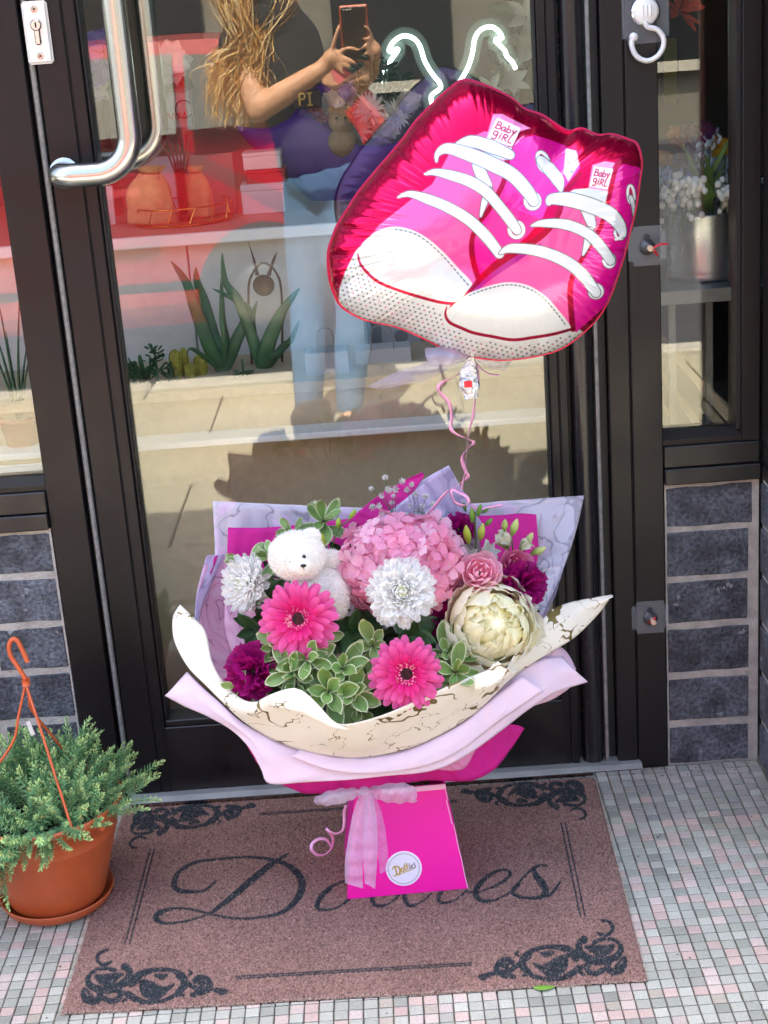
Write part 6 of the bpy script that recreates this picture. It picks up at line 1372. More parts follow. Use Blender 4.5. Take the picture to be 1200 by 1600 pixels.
for (px, py, w_, h_, d_, col, lab, nm) in [(338, 335, 66, 92, .03, '77766a', 'grey-green card standing on the counter right of the tray', 'display_card'), (415, 330, 66, 45, .08, 'dedbd8', 'low white gift box on the counter with a red box on top', 'gift_box'), (418, 285, 60, 22, .07, 'a8262c', 'red gift box on top of the white gift box', 'gift_box'), (412, 262, 58, 26, .07, 'd6d2cf', 'white gift box on top of the red box', 'gift_box'), (262, 335, 70, 88, .02, 'b8aca8', 'pale card standing behind the jute pouch', 'display_card'), (170, 365, 24, 60, .04, 'c9c4bf', 'white folded card at the left end of the counter', 'display_card')]:
    b_ = on_ct(px, min(py, 352)) if py > 300 else at(px, py, on_ct(415, 330).y+.01); m_ = mpp(b_.y, 330); g = MB()
    if nm == 'gift_box':
        rt = thing(nm, lab, 'box', tuple(b_)); hb = h_*m_*.78; g.box(-w_*m_/2, w_*m_/2, -d_/2, d_/2, 0, hb, b=.0015); obj('carton', g, mat('carton_'+col, col, .6), rt, world=False); g = MB(); g.box(-w_*m_/2-.001, w_*m_/2+.001, -d_/2-.001, d_/2+.001, hb+.0002, hb+h_*m_*.22, b=.001); obj('lid', g, mat('lid_'+col, col, .6, nz=(5, .05)), rt, world=False)
    else:
        rt = obj(nm, MB().box(-w_*m_/2, w_*m_/2, -d_/8, d_/8, 0, h_*m_, b=.001), mat('card_'+col, col, .7, nz=(6, .06))); tag(rt, lab, 'card'); rt.location = b_; rt.rotation_euler = (-.12, 0, 0)
# framed print with a ring and pink script strokes
fp = at(283, 205, 1.25); m_ = mpp(1.25, 170); fr_ = thing('framed_print', 'small framed print with a grey wreath ring and coral brush strokes', 'framed print', (fp.x, 1.25, ctz)); z0 = at(283, 203, 1.25).z-ctz; wd_, hd_ = 46*m_, 62*m_
for a in ((-wd_/2, -wd_/2+.006, 0, hd_), (wd_/2-.006, wd_/2, 0, hd_), (-wd_/2+.006, wd_/2-.006, 0, .006), (-wd_/2+.006, wd_/2-.006, hd_-.006, hd_)):
    g = MB(); g.box(a[0], a[1], -.01, .01, z0+a[2], z0+a[3], b=.001); obj('frame_bar', g, mat('frame_grey', '8f8c86', .5) if 'frg' not in M else M['frg'], fr_, world=False)
g = MB(); g.box(-wd_/2+.006, wd_/2-.006, -.003, .003, z0+.006, z0+hd_-.006); obj('sheet', g, mat('print_paper', 'c9c6be', .7), fr_, world=False)
g = MB(); a_ = np.linspace(0, 6.283, 30); g.tube([(.012+.020*math.cos(t), -.004, z0+hd_*.50+.020*math.sin(t)) for t in a_], .0035, 6, flat=.4); obj('ring', g, mat('wreath_grey', '55534f', .7), fr_, world=False)
for k in range(4):
    g = MB(); g.tube(catmull([(-.03+k*.013, -.0045, z0+.024), (-.026+k*.013, -.0045, z0+.04), (-.021+k*.013, -.0045, z0+.026)], 4), .0014, 5); obj('brush_stroke', g, mat('coral_ink', 'd0604e', .6), fr_, world=False)
# neon wings sign
nz_ = 1.05
ns = thing('neon_sign', 'lit white neon sign shaped like a pair of angel wings on clear backing', 'neon sign', tuple(at(700, 190, nz_)))
M['neon'] = mat('lit_neon_tube', 'ffffff', .4, emit=('dcfff0', 1.6))
wings = [[(690,160),(678,168),(674,150),(688,138),(686,128),(676,116),(664,96),(656,72),(646,60),(630,56),(614,66),(608,80),(622,77),(612,92),(602,108),(600,118),(597,135)],
         [(718,128),(730,108),(738,84),(742,60),(752,46),(768,42),(780,50),(784,60),(774,63),(788,78),(792,88),(800,96),(806,108)]]
for q in wings:
    g = MB(); P = catmull([at(a, b, nz_) for a, b in q], 6); g.tube(P, 3.2*mpp(nz_, 100), 8); obj('neon_tube', g, M['neon'], ns, smooth=True)
    g = MB(); R2 = flat_ribbon(P, 26*mpp(nz_, 100), [math.pi/2*0]*2, up=(0, 1, 0)); R2[..., 1] += .012; g.grid(R2); o = obj('acrylic_back', g, M['acrylic'] if 'acrylic' in M else M.setdefault('acrylic', mat('clear_acrylic', 'dfe8e4', .1, alpha=.05)), ns); o.modifiers.new('t', 'SOLIDIFY').thickness = .003
# lilies and greenery at the upper right of the door, white vase flowers at the upper left
M['lilypetal'] = mat('lily_petal', 'cfcfc4', .5, trans=.2, nz=(30, .1)); M['dkleaf'] = mat('dark_glossy_leaf', '35523a', .45, nz=(20, .2))
def flat_flower(px, py, Y, r, n, name, label, m, d, W=.45, grp=None, lv=0, cat='flower'):
    rt = thing(name, label, cat, tuple(at(px, py, Y)), face(d, px), group=grp); me = MB(); v, f, c_ = pfun(r, r*W, 'ovate', .2, -.5, 7, 5, lift=.5); me.add(v, f); me = me.mesh('petal', True); me.materials.append(m)
    for k in range(n): place('petal', me, rt, k*2*math.pi/n, random.gauss(.3, .15), r*.05, 0, 0, random.uniform(.85, 1.1))
    if lv:
        l2 = MB(); v, f, c_ = pfun(r*1.3, r*.6, 'ovate', .1, -.4, 6, 4); l2.add(v, f); l2 = l2.mesh('leaf', True); l2.materials.append(M['dkleaf'])
        for k in range(lv): place('leaf', l2, rt, random.uniform(0, 6.28), random.uniform(-.5, .2), .01, -.02, 0, random.uniform(.8, 1.2))
    return rt
random.seed(31)
for px, py, r in ((822, 28, .06), (812, 62, .07), (838, 78, .06), (790, 110, .045), (768, 140, .05), (800, 130, .05)):
    flat_flower(px, py, 1.3+random.uniform(-.05, .05), r, 6, 'lily', 'cream artificial lily in the arrangement beside the neon wings', M['lilypetal'], (random.gauss(-.2, .4), -.9, random.gauss(.1, .3)), .4, 'cream lilies beside the neon wings', 4)
for k in range(9):
    px, py = random.uniform(806, 852), random.uniform(-10, 175); p = at(px, py, 1.45); rt = thing('leaf_spray', 'dark leafy spray behind the cream lilies', 'foliage', tuple(p), face((random.gauss(0, .5), -.6, .4)), group='dark leafy sprays behind the lilies')
    l2 = MB(); v, f, c_ = pfun(.09, .035, 'ovate', .1, -.4, 6, 4); l2.add(v, f); l2 = l2.mesh('leaf', True); l2.materials.append(M['dkleaf'])
    for q in range(7): place('leaf', l2, rt, q*GA, random.uniform(0, 1), .01, 0, 0, random.uniform(.7, 1.1))
vs_ = on_ct(272, 300); vt = at(262, 120, 1.0); 
for px, py, col, r in ((150, 100, '8d82c0', .045), (140, 140, 'd8d6cc', .05), (160, 120, '9a8ec8', .035), (128, 115, 'dcd9d0', .04), (265, 105, 'd0ccc2', .05), (155, 70, '8a7fb8', .035)):
    k = 'ff'+col
    if k not in M: M[k] = mat('petal_'+col, col, .6, trans=.2)
    flat_flower(px, py, .9, r, 12, 'rose_bloom', ('lilac' if col[0] in '89' else 'off-white')+' bloom in the vase arrangement behind the pull handle', M[k], (random.gauss(0, .3), -.9, .4), .8, ('lilac' if col[0] in '89' else 'off-white')+' blooms behind the pull handle', 2)
vb = thing('glass_vase', 'tall slim vase carrying blooms behind the pull handle', 'vase', (at(150, 200, .9).x, .9, ctz)); g = MB(); hv = at(150, 150, .9).z-ctz; g.lathe([(0, 0), (.035, 0), (.04, .02), (.028, hv*.6), (.035, hv)], 20); obj('vase_body', g, M['bottle'], vb, smooth=True, world=False)
# second wrapped bouquet inside, purple paper, standing beyond the counter end on a grey box stack
Yb = .95
M['purplepaper'] = mat('purple_wrap_paper', '6a3f9a', .5, nz=(4, .06), trans=.15)
pw = thing('purple_wrap', 'purple paper wrap of a second bouquet standing inside behind the glass', 'bouquet wrap', tuple(at(560, 300, Yb)))
sheet('paper_sheet', [(366,196,Yb-.02),(420,200,Yb-.03),(470,180,Yb-.05),(520,205,Yb-.08),(570,228,Yb-.1),(640,215,Yb-.08),(690,170,Yb-.04),(730,130,Yb)], [(398,235,Yb),(440,268,Yb-.02),(470,300,Yb-.05),(510,330,Yb-.07),(560,345,Yb-.08),(620,325,Yb-.06),(680,280,Yb-.03),(740,240,Yb)], M['purplepaper'], pw, n=10, bulge=.01, seed=51)
sheet('paper_sheet', [(455,180,Yb+.03),(490,140,Yb+.05),(505,132,Yb+.06),(530,150,Yb+.06)], [(450,230,Yb+.02),(490,220,Yb+.03),(520,215,Yb+.03),(550,200,Yb+.04)], M['purplepaper'], pw, seed=52)
random.seed(91)
for px, py, R, kind in ((502,180,.03,'r'),(520,165,.034,'w'),(545,185,.03,'w'),(580,175,.045,'m'),(560,205,.04,'m'),(620,182,.04,'m'),(600,205,.036,'w'),(485,190,.03,'l'),(548,150,.03,'l'),(640,165,.036,'w'),(475,205,.028,'g')):
    col = {'r': 'c98a9a', 'w': 'd9d6cc', 'm': 'e2e2da', 'l': '9a86c4', 'g': '6f8a4f'}[kind]; k = 'pb'+col
    if k not in M: M[k] = mat('petal_'+col, col, .6, trans=.2)
    word = {'r': 'dusty pink', 'w': 'ivory', 'm': 'white spiky', 'l': 'lilac', 'g': 'green'}[kind]
    flat_flower(px, py, Yb-.03, R, 16 if kind != 'm' else 26, 'bloom', word+' bloom in the purple-wrapped bouquet inside', M[k], (random.gauss(0, .3), -.9, .5), .7 if kind != 'm' else .22, word+' blooms of the purple-wrapped bouquet')
for k in range(7):
    p = at(560+k*9, 190, Yb); rt = thing('fern_frond', 'dark narrow frond rising from the purple-wrapped bouquet', 'foliage', tuple(p), group='dark fronds of the purple-wrapped bouquet'); g = MB()
    tip = at(555+k*13+(k % 2)*10, 85+abs(k-2)*9, Yb+.02)-p; g.tube(catmull([(0, 0, 0), tuple(tip*.5+Vector((.005, 0, .01))), tuple(tip)], 5), [.003]*11, 5); obj('stalk', g, M['dkleaf'], rt, world=False)
    l2 = MB()
    for j in range(9):
        v, f, c_ = pfun(.035, .012, 'ovate', .1, -.3, 5, 3); Mx = Matrix.Translation(tip*(.3+.08*j)) @ Matrix.Rotation(1.2 if j % 2 else -1.2, 4, 'Y') @ Matrix.Rotation(1.3, 4, 'X'); l2.add([Mx @ Vector(q) for q in v], f)
    obj('leaflets', l2, M['dkleaf'], rt, world=False)
c_ = at(533, 188, Yb-.09); tb_ = thing('plush_bear', 'small beige plush bear sitting in the purple-wrapped bouquet inside', 'plush toy', tuple(c_)); M['beigeplush'] = mat('beige_plush', 'b0936c', .95, bump=(200, .8, .004), nz=(60, .2))
for nm, p, r in (('head', (0, 0, 0), .027), ('muzzle', (0, -.022, -.006), .012), ('ear', (-.019, 0, .022), .009), ('ear', (.019, 0, .022), .009), ('body', (0, .01, -.045), .032)):
    g = MB(); g.ball(p, r, 14, 10); obj(nm, g, M['beigeplush'], tb_, smooth=True, world=False)
for sx_ in (-1, 1): g = MB(); g.ball((sx_*.009, -.025, .006), .0026, 8, 6); obj('eye', g, M['gasket'], tb_, world=False)
# magenta box and gift bags under it
bz = at(530, 455, .80); st = thing('magenta_box', 'magenta flower box under the purple wrap inside', 'box', (at(530, 400, .95).x, .95, bz.z)); hm = at(530, 330, .9).z-bz.z
g = MB(); g.prism([(-.07, 0), (.07, 0), (.05, hm), (-.05, hm)], -.06, .06, axis='y'); obj('card_panel', g, mat('magenta_card', 'b0208c', .5), st, world=False); g = MB(); g.lathe([(0, 0), (.03, 0), (.03, .004), (0, .004)], 20, M=Matrix.Translation((0, -.0602, hm*.4)) @ Matrix.Rotation(R_(90), 4, 'X')); obj('sticker', g, M['counter_w'], st, world=False)
M['greybag'] = mat('grey_gift_bag', 'a9abad', .6, nz=(8, .06)); M['greybag2'] = mat('pale_gift_bag', 'c7c6c2', .6, nz=(8, .06))
for px, y0, y1, w_, Y, mm, lab in [(518, 640, 545, 68, .30, 'greybag', 'small grey gift bag nearest the legs, low in the door glass'), (605, 650, 540, 88, .36, 'greybag2', 'pale grey gift bag low in the door glass, right one'), (565, 540, 470, 70, .62, 'greybag', 'grey gift bag standing higher behind the others'), (628, 545, 500, 60, .55, 'greybag', 'wide grey gift box behind the pale bag')]:
    b_ = at(px, y0, Y); t_ = at(px, y1, Y); m_ = mpp(Y, 560); hh = t_.z-b_.z; w2 = w_*m_/2
    rt = thing('gift_bag', lab, 'gift bag', tuple(b_)); g = MB(); g.box(-w2, w2, -.03, .03, 0, hh, b=.0015); obj('bag_body', g, M[mm], rt, world=False)
    g = MB(); g.tube(catmull([(-w2*.4, -.031, hh), (-w2*.3, -.031, hh+.04), (w2*.3, -.031, hh+.04), (w2*.4, -.031, hh)], 5), .0014, 5); obj('cord_handle', g, mat('bag_cord', '8a8a8a', .7), rt, world=False)
    g = MB(); g.lathe([(.0, 0), (w2*.35, 0), (w2*.35, .001), (0, .001)], 20, M=Matrix.Translation((0, -.0302, hh*.55)) @ Matrix.Rotation(R_(90), 4, 'X')); obj('round_print', g, mat('bag_print', '77797c', .6), rt, world=False)
ls = thing('bag_stand', 'pale wooden stand carrying the gift bags inside the door', 'stand', (at(570, 650, .35).x, .4, 0)); zt_ = at(560, 652, .36).z
g = MB(); g.box(at(480, 650, .3).x, at(660, 650, .3).x, .26, .70, zt_-.02, zt_-.0005); obj('board', g, M['plinth'], ls)
for a in ((.0, .28), (.0, .66)): g = MB(); g.box(at(500, 650, .3).x, at(640, 650, .3).x, a[1], a[1]+.02, .013, zt_-.0205); obj('support', g, M['plinth'], ls)
# gold letters PI... on a board among the flowers
lt = thing('letter_sign', 'small dark sign with pale gold letters PI beside the purple wrap', 'sign', tuple(at(480, 155, .9))); m_ = mpp(.9, 155); g = MB(); g.box(-22*m_, 22*m_, 0, .006, -14*m_, 14*m_, b=.001); obj('board', g, mat('sign_board', '4b443f', .7), lt, world=False)
gm_ = mat('gold_letter', 'd2bd6c', .35, .4)
for strokes, nm in (([[(-12,-9),(-12,9)], [(-12,9),(-5,9),(-3,5),(-5,1),(-12,0)]], 'letter'), ([[(4,-9),(4,9)], [(0,9),(8,9)], [(0,-9),(8,-9)]], 'letter')):
    g = MB()
    for s_ in strokes: g.tube([(x*m_, -.002, z*m_) for x, z in s_], 1.6*m_, 6)
    obj(nm, g, gm_, lt, world=False)
# ---- behind the narrow right window: metal stand, bucket, spring flowers, timber easel
M['galv'] = mat('galvanised_steel', 'b9bcbc', .3, .9, nz=(9, .12), rnz=(6, .1)); M['standmetal'] = mat('grey_metal_stand', '6f7270', .4, .5)
bY = .17
sx0, sx1 = at(1030, 450, bY).x, at(1172, 450, bY).x+.06; szr = at(1100, 432, bY).z
sd2 = thing('metal_stand', 'grey metal shelf stand behind the narrow right window', 'stand', ((sx0+sx1)/2, bY, 0))
g = MB(); g.box(sx0-.03, sx1, bY-.115, bY+.16, szr-.004, szr, b=.001); obj('shelf', g, M['standmetal'], sd2)
g = MB(); g.box(sx0-.03, sx1, bY-.122, bY-.1155, szr-.022, szr+.001, b=.001); obj('front_rail', g, M['standmetal'], sd2)
for x in (sx0+.012, sx0+.075, sx1-.02): g = MB(); g.box(x-.006, x+.006, bY-.05, bY-.038, .013, szr-.0045); obj('leg', g, M['standmetal'], sd2)
bk = thing('steel_bucket', 'galvanised steel flower bucket on the metal stand behind the right window', 'bucket', (at(1100, 420, bY).x, bY, szr+.0005)); mb_ = mpp(bY, 390); Rb = 62*mb_; Hb = at(1100, 342, bY-Rb).z-szr
g = MB(); g.lathe([(0, 0), (Rb*.93, 0), (Rb*.95, .004), (Rb*.95, .010), (Rb*.935, .013), (Rb*.96, .018), (Rb*.94, .022), (Rb*1.02, Hb), (Rb*1.035, Hb+.003), (Rb*1.02, Hb+.005), (Rb*.99, Hb), (Rb*.9, .03), (0, .03)], 48); obj('bucket_body', g, M['galv'], bk, smooth=True, world=False)
g = MB(); g.box(-.0015, .0015, -Rb*1.0, -Rb*.93, .02, Hb*.97); obj('side_seam', g, M['galv'], bk, world=False)
random.seed(61); wl_ = [mat('muscari_'+c, c, .6, trans=.2) for c in ('bcd0e4', 'd6e4ea', 'a3bbd8')]
whm = mat('white_bell', 'f6f7f0', .5, trans=.25); 
gb = MB(); gb.ball((0, 0, 0), .0058, 7, 5, None, (1, 1, 1.05)); bell = gb.mesh('bell', True); bell.materials.append(whm)
for k in range(13):
    c_ = at(1036+k*10+random.uniform(-5, 5), random.uniform(320, 345), bY-.05-.02*(k % 2)); rt = thing('lily_of_the_valley', 'white bell sprig hanging over the bucket rim', 'flower', tuple(c_), group='white bell sprigs over the bucket rim'); g = MB()
    d = Vector((random.gauss(0, .02), -.03, random.uniform(.02, .05))); P = catmull([(0, .02, -.04), tuple(d*.5+Vector((0, 0, .02))), tuple(d)], 6); g.tube(P, .0011, 4); obj('stalk', g, M['greenstem'], rt, world=False)
    for j in range(9):
        p = P[min(3+j, len(P)-1)]; o = bpy.data.objects.new('bell', bell); C.objects.link(o); o.parent = rt; o.location = Vector(p)+Vector((random.gauss(0, .006), random.gauss(-.003, .004), random.gauss(-.003, .006))); o.scale = (random.uniform(.8, 1.2),)*3
for k in range(24):
    px, py = random.uniform(1035, 1165), random.uniform(228, 325); c_ = at(px, py, bY+random.uniform(-.03, .05)); rt = thing('blue_blossom', 'pale blue starry flower spike in the steel bucket', 'flower', tuple(c_), group='pale blue flower spikes in the bucket'); g = MB()
    for j in range(40):
        v, f, _ = pfun(.011, .006, 'oval', .1, .2, 4, 3); Mx = Matrix.Translation((random.gauss(0, .012), random.gauss(0, .010), random.uniform(-.024, .026))) @ face((random.gauss(0, 1), random.gauss(-.4, 1), random.gauss(0, 1))).to_matrix().to_4x4(); g.add([Mx @ Vector(q) for q in v], f)
    obj('florets', g, wl_[k % 3], rt, world=False); g = MB(); g.tube([(0, .005, -.09), (0, 0, -.02), (0, 0, .015)], .0011, 4); obj('stalk', g, M['greenstem'], rt, world=False)
for px, py, col, lab in ((1076, 215, '5c2158', 'dark purple pansy at the top of the bucket, left one'), (1098, 208, '4c1a4c', 'dark purple pansy at the top of the bucket, right one'), (1120, 232, 'c09a22', 'yellow pansy at the top right of the bucket'), (1040, 250, 'b0791f', 'amber bloom at the left edge of the bucket'), (1056, 216, 'a5502a', 'small orange bloom left of the purple pansies')):
    flat_flower(px, py, bY, .024 if py < 240 else .018, 7, 'pansy', lab, mat('petal_'+col, col, .6, trans=.15), (random.gauss(0, .2), -.9, .35), .9)
for k in range(12):
    c_ = at(random.uniform(1075, 1110), 330, bY-.03); tip = at(1060+k*8+random.uniform(-8, 8), random.uniform(205, 300), bY-.05+random.uniform(-.03, .05)); rt = thing('grass_blade', 'long green strap leaf rising from the bucket', 'leaf', tuple(c_), group='long green strap leaves in the bucket'); t2 = tip-c_; P = catmull([(0, 0, 0), tuple(t2*.5+Vector((.004, -.01, .01))), tuple(t2)], 6); g = MB(); g.grid(flat_ribbon(P, [.007, .009, .007, .001], [.2, .6])); o = obj('blade', g, M['greenstem'], rt, world=False); o.modifiers.new('t', 'SOLIDIFY').thickness = .0008
es = thing('timber_easel', 'pale timber easel leaning across behind the narrow right window', 'easel', (at(1080, 640, .2).x, .22, 0)); M['timber'] = mat('pale_timber', 'a58d66', .6, nz=(8, .15), nz2=(70, .1))
for a, b, wd_ in (((1030, 525), (1165, 682), 13), ((1030, 580), (1110, 690), 12), ((1030, 625), (1075, 690), 9)):
    g = MB(); p, q = at(*a, .20), at(*b, .14); d = (q-p).normalized(); n_ = Vector((-d.z, 0, d.x))*wd_*mpp(.2, 600)/2; y_ = Vector((0, .022, 0))
    g.add([p+n_, q+n_, q-n_, p-n_, p+n_+y_, q+n_+y_, q-n_+y_, p-n_+y_], [(0, 1, 2, 3), (7, 6, 5, 4), (0, 4, 5, 1), (1, 5, 6, 2), (2, 6, 7, 3), (3, 7, 4, 0)]); obj('beam', g, M['timber'], es)
rf = thing('mirror_frame', 'yellow framed poster deep inside beyond the right window', 'framed print', tuple(at(1047, 110, 1.9))); m_ = mpp(1.9, 110); g = MB(); g.box(-11*m_, 11*m_, 0, .02, -48*m_, 48*m_); obj('poster', g, mat('olive_yellow', '8f8a2a', .6), rf, world=False)
for x0 in (-13, 11): g = MB(); g.box(x0*m_, (x0+2)*m_, -.005, .02, -50*m_, 50*m_); obj('frame_bar', g, M['gasket'], rf, world=False)
og = thing('orange_flower', 'orange spiky bloom beside the suction hook behind the right window', 'flower', tuple(at(1062, 18, .12)), face((.6, -.7, .3))); v, f, _ = pfun(.035, .008, 'strap', .1, -.2, 5, 3); me = MB(); me.add(v, f); me = me.mesh('petal'); me.materials.append(mat('orange_petal', 'b8401c', .6, trans=.2))
for k in range(22): place('petal', me, og, k*GA, random.uniform(.1, 1.2), .004, 0, 0, random.uniform(.7, 1.2))
# ---- behind the left window: timber bench with a terracotta pot
lw = thing('timber_bench', 'pale timber slat bench behind the left window', 'bench', (-.75, .3, 0)); zb_ = at(20, 703, .25).z
for k in range(4): g = MB(); g.box(-1.5, -.58, .14+k*.07, .14+k*.07+.055, zb_-.02, zb_, b=.002); obj('slat', g, M['timber'], lw)
g = MB(); g.box(-1.5, -.58, .125, .139, zb_-.03, zb_+.002); obj('front_rail', g, M['counter_w'], lw)
p_ = at(36, 690, .24); p_.z = zb_+.0005; tp = thing('small_pot', 'small terracotta pot with a spiky aloe behind the left window', 'plant pot', tuple(p_)); g = MB(); g.lathe([(0, 0), (.026, 0), (.036, .055), (.039, .055), (.039, .065), (.035, .065), (.03, .05), (0, .05)], 24); obj('pot_body', g, mat('red_clay', '9a4f3c', .8, nz=(20, .15)), tp, smooth=True, world=False)
for k in range(7):
    a = k*GA; g = MB(); L = .16+.05*(k % 3); P = catmull([(0, 0, .05), (.02*math.cos(a), .02*math.sin(a), .05+L*.5), (.05*math.cos(a), .05*math.sin(a), .05+L)], 5); g.tube(P, np.linspace(.008, .001, len(P)), 6, flat=.5); obj('leaf', g, M['aloe'], tp, world=False)
# clear adhesive hooks on the post and window
M['clearplastic'] = mat('clear_plastic_plate', 'e2e6ea', .08, alpha=.09, spec=.8, coat=1.0)
for k, (px, py, w_, h_) in enumerate(((1008, 24, 74, 84), (1011, 384, 60, 62), (1016, 964, 58, 54))):
    c_ = at(px, py, -.0055); m_ = mpp(-.005, py); rt = thing('adhesive_hook', ['white plastic hook on a clear adhesive plate at the top right of the door frame', 'clear adhesive plate with a peg and a red tie on the frame beside the balloon', 'clear adhesive plate with a small peg low on the frame beside the brick wall'][k], 'hook', (c_.x, -.0052, c_.z))
    g = MB(); g.box(-w_*m_/2, w_*m_/2, -.0016, 0, -h_*m_/2, h_*m_/2); bm = bmesh.new(); me = g.mesh('plate'); bm.from_mesh(me); bmesh.ops.bevel(bm, geom=[e for e in bm.edges if abs((e.verts[0].co-e.verts[1].co).y) > .001], offset=.0085, segments=5, affect='EDGES'); bm.to_mesh(me); bm.free(); obj('plate', me, M['clearplastic'], rt, world=False)
    RX = Matrix.Rotation(R_(90), 4, 'X')
    if k == 0:
        dz_ = at(1008, 18, 0).z-at(1008, 24, 0).z
        for q, (r0, r1, mm) in enumerate(((.0215, .0225, 'chrome'), (.0155, .0195, 'counter_w'))):
            g = MB(); g.lathe([(0, 0), (r1, 0), (r1, .003), (r0, .006), (0, .0065+.001*q)], 32, M=Matrix.Translation((0, -.0017-.004*q, dz_)) @ RX); obj('dome' if q == 0 else 'boss', g, M[mm], rt, smooth=True, world=False)
        for q in (-1, 0, 1): g = MB(); g.box(q*.006-.0018, q*.006+.0018, -.0145, -.0115, dz_-.008, dz_+.010, b=.0015); obj('rib', g, M['counter_w'], rt, world=False)
        hk = [(1008,34),(1012,42),(1026,46),(1036,58),(1036,74),(1027,88),(1012,95),(997,90),(989,78),(987,66),(990,58)]
        g = MB(); P = catmull([Vector(at(a, b, -.018))-Vector(rt.location) for a, b in hk], 6); g.tube(P, .0058, 12, flat=.7); g.ball(P[-1], .0068, 10, 8); obj('hook_arm', g, M['counter_w'], rt, smooth=True, world=False)
    else:
        g = MB(); g.lathe([(0, 0), (.0125, 0), (.0125, .0012), (.008, .0025), (.0075, .008), (0, .0085)], 24, M=Matrix.Translation((0, -.0017, -.002)) @ RX); obj('disc', g, mat('smoked_plastic', '4a4a4c', .2), rt, smooth=True, world=False)
        g = MB(); g.lathe([(0, 0), (.0048, 0), (.0048, .014), (.0035, .015), (0, .015)], 16, M=Matrix.Translation((.002, -.0095, -.002)) @ RX); obj('peg', g, mat('cream_peg', 'd9b79a', .5), rt, smooth=True, world=False)
        g = MB(); a_ = np.linspace(0, 6.283, 20); g.tube([(-.0005+.0035*math.cos(t), -.004, .0145+.0035*math.sin(t)) for t in a_], .0011, 5); g.tube([(0, -.004, .011), (.001, -.007, .004)], .0018, 5); obj('loop', g, mat('dark_loop', '2c2c2e', .4), rt, world=False)
        for tgt in (((.030, -.02, .004), (.014, -.02, -.014)) if k == 1 else ((.006, -.016, .006), (-.006, -.014, -.006))):
            g = MB(); g.grid(flat_ribbon(catmull([(.003, -.021, -.003), tuple(Vector(tgt)*.5+Vector((0, -.014, .002))), tgt], 5), .0036, [.3, .9])); o = obj('red_tie', g, mat('red_ribbon_tie', 'd02434', .4), rt, world=False); o.modifiers.new('t', 'SOLIDIFY').thickness = .0005
# ================================================================ PERSON TAKING THE PICTURE (mirrored in the door glass)
def mir(px, py, D): p = at(px, py, D+.06); return Vector((p.x, -D, p.z))
def remeshed(mb, name, vox, smooth=2):
    me = mb.mesh(name); o = bpy.data.objects.new('tmp', me); C.objects.link(o); m_ = o.modifiers.new('r', 'REMESH'); m_.mode = 'VOXEL'; m_.voxel_size = vox
    s_ = o.modifiers.new('s', 'SMOOTH'); s_.iterations = smooth*3; s_.factor = .5
    dg = bpy.context.evaluated_depsgraph_get(); ev = o.evaluated_get(dg); r = bpy.data.meshes.new_from_object(ev); r.name = name
    bpy.data.objects.remove(o); r.polygons.foreach_set('use_smooth', [True]*len(r.polygons)); return r
def chain(mb, pts, radii, k=14, flat=1.0, up=None):
    P = catmull(pts, 8); rr = np.interp(np.linspace(0, 1, len(P)), np.linspace(0, 1, len(radii)), radii); mb.tube(P, rr, k, flat=flat, up=up)
    mb.ball(P[0], rr[0], 12, 8); mb.ball(P[-1], rr[-1], 12, 8)
skin = mat('skin', 'd9a482', .5, trans=.08, nz=(30, .06)); denim = mat('pale_blue_denim', '557ba3', .85, nz=(14, .22), nz2=(300, .18), bump=(60, .7, .006)); topm = mat('black_top', '26262a', .85, nz=(20, .2))
hip = mir(507, 258, 2.62); sh = mir(418, 42, 2.64); nk = mir(404, 8, 2.64); hd = mir(398, -58, 2.62)
wm = thing('person', 'long haired person in blue skinny jeans holding up a phone, mirrored in the door', 'person', (hip.x, -2.55, 0))
lk, rk = mir(480, 470, 2.62), mir(552, 480, 2.52); la, ra = mir(483, 655, 2.52), mir(546, 652, 2.44)
lh, rh = mir(487, 285, 2.63), mir(530, 288, 2.61)
B = MB()
chain(B, [hip, hip.lerp(sh, .35), hip.lerp(sh, .7), sh], [.125, .100, .108, .085], 18, flat=.72, up=(0, 1, 0))
chain(B, [sh, nk, hd], [.07, .048, .055]); B.ball(hd, 1, 18, 14, None, (.075, .092, .105)); B.ball(hd+Vector((0, .088, -.012)), .016, 8, 6); B.ball(hd+Vector((0, .075, -.055)), .04, 10, 8)
chain(B, [lh, lh.lerp(lk, .5), lk, lk.lerp(la, .35), la], [.088, .076, .052, .054, .034]); chain(B, [rh, rh.lerp(rk, .5), rk, rk.lerp(ra, .35), ra], [.088, .076, .052, .054, .034])
for an in (la, ra):
    f0 = Vector((an.x, an.y, .045)); chain(B, [an, f0], [.034, .036]); chain(B, [f0+Vector((0, -.02, -.012)), f0+Vector((0, .06, -.018)), f0+Vector((0, .14, -.03))], [.032, .03, .018])
ls_, rs_ = mir(372, 66, 2.62), mir(462, 50, 2.64); le, re = mir(404, 172, 2.53), mir(520, 165, 2.60); lw_, rw_ = mir(503, 107, 2.515), mir(580, 112, 2.56)
chain(B, [sh, ls_], [.07, .05]); chain(B, [sh, rs_], [.07, .05]); chain(B, [ls_, ls_.lerp(le, .5), le], [.052, .046, .039]); chain(B, [rs_, rs_.lerp(re, .5), re], [.052, .046, .039])
chain(B, [le, le.lerp(lw_, .35), lw_], [.040, .041, .026]); chain(B, [re, re.lerp(rw_, .35), rw_], [.040, .041, .026])
hc, hc2 = mir(519, 90, 2.508), mir(583, 78, 2.53); chain(B, [lw_, hc], [.026, .029], flat=.6, up=(0, 1, 0)); chain(B, [rw_, hc2], [.026, .028], flat=.6, up=(0, 1, 0))
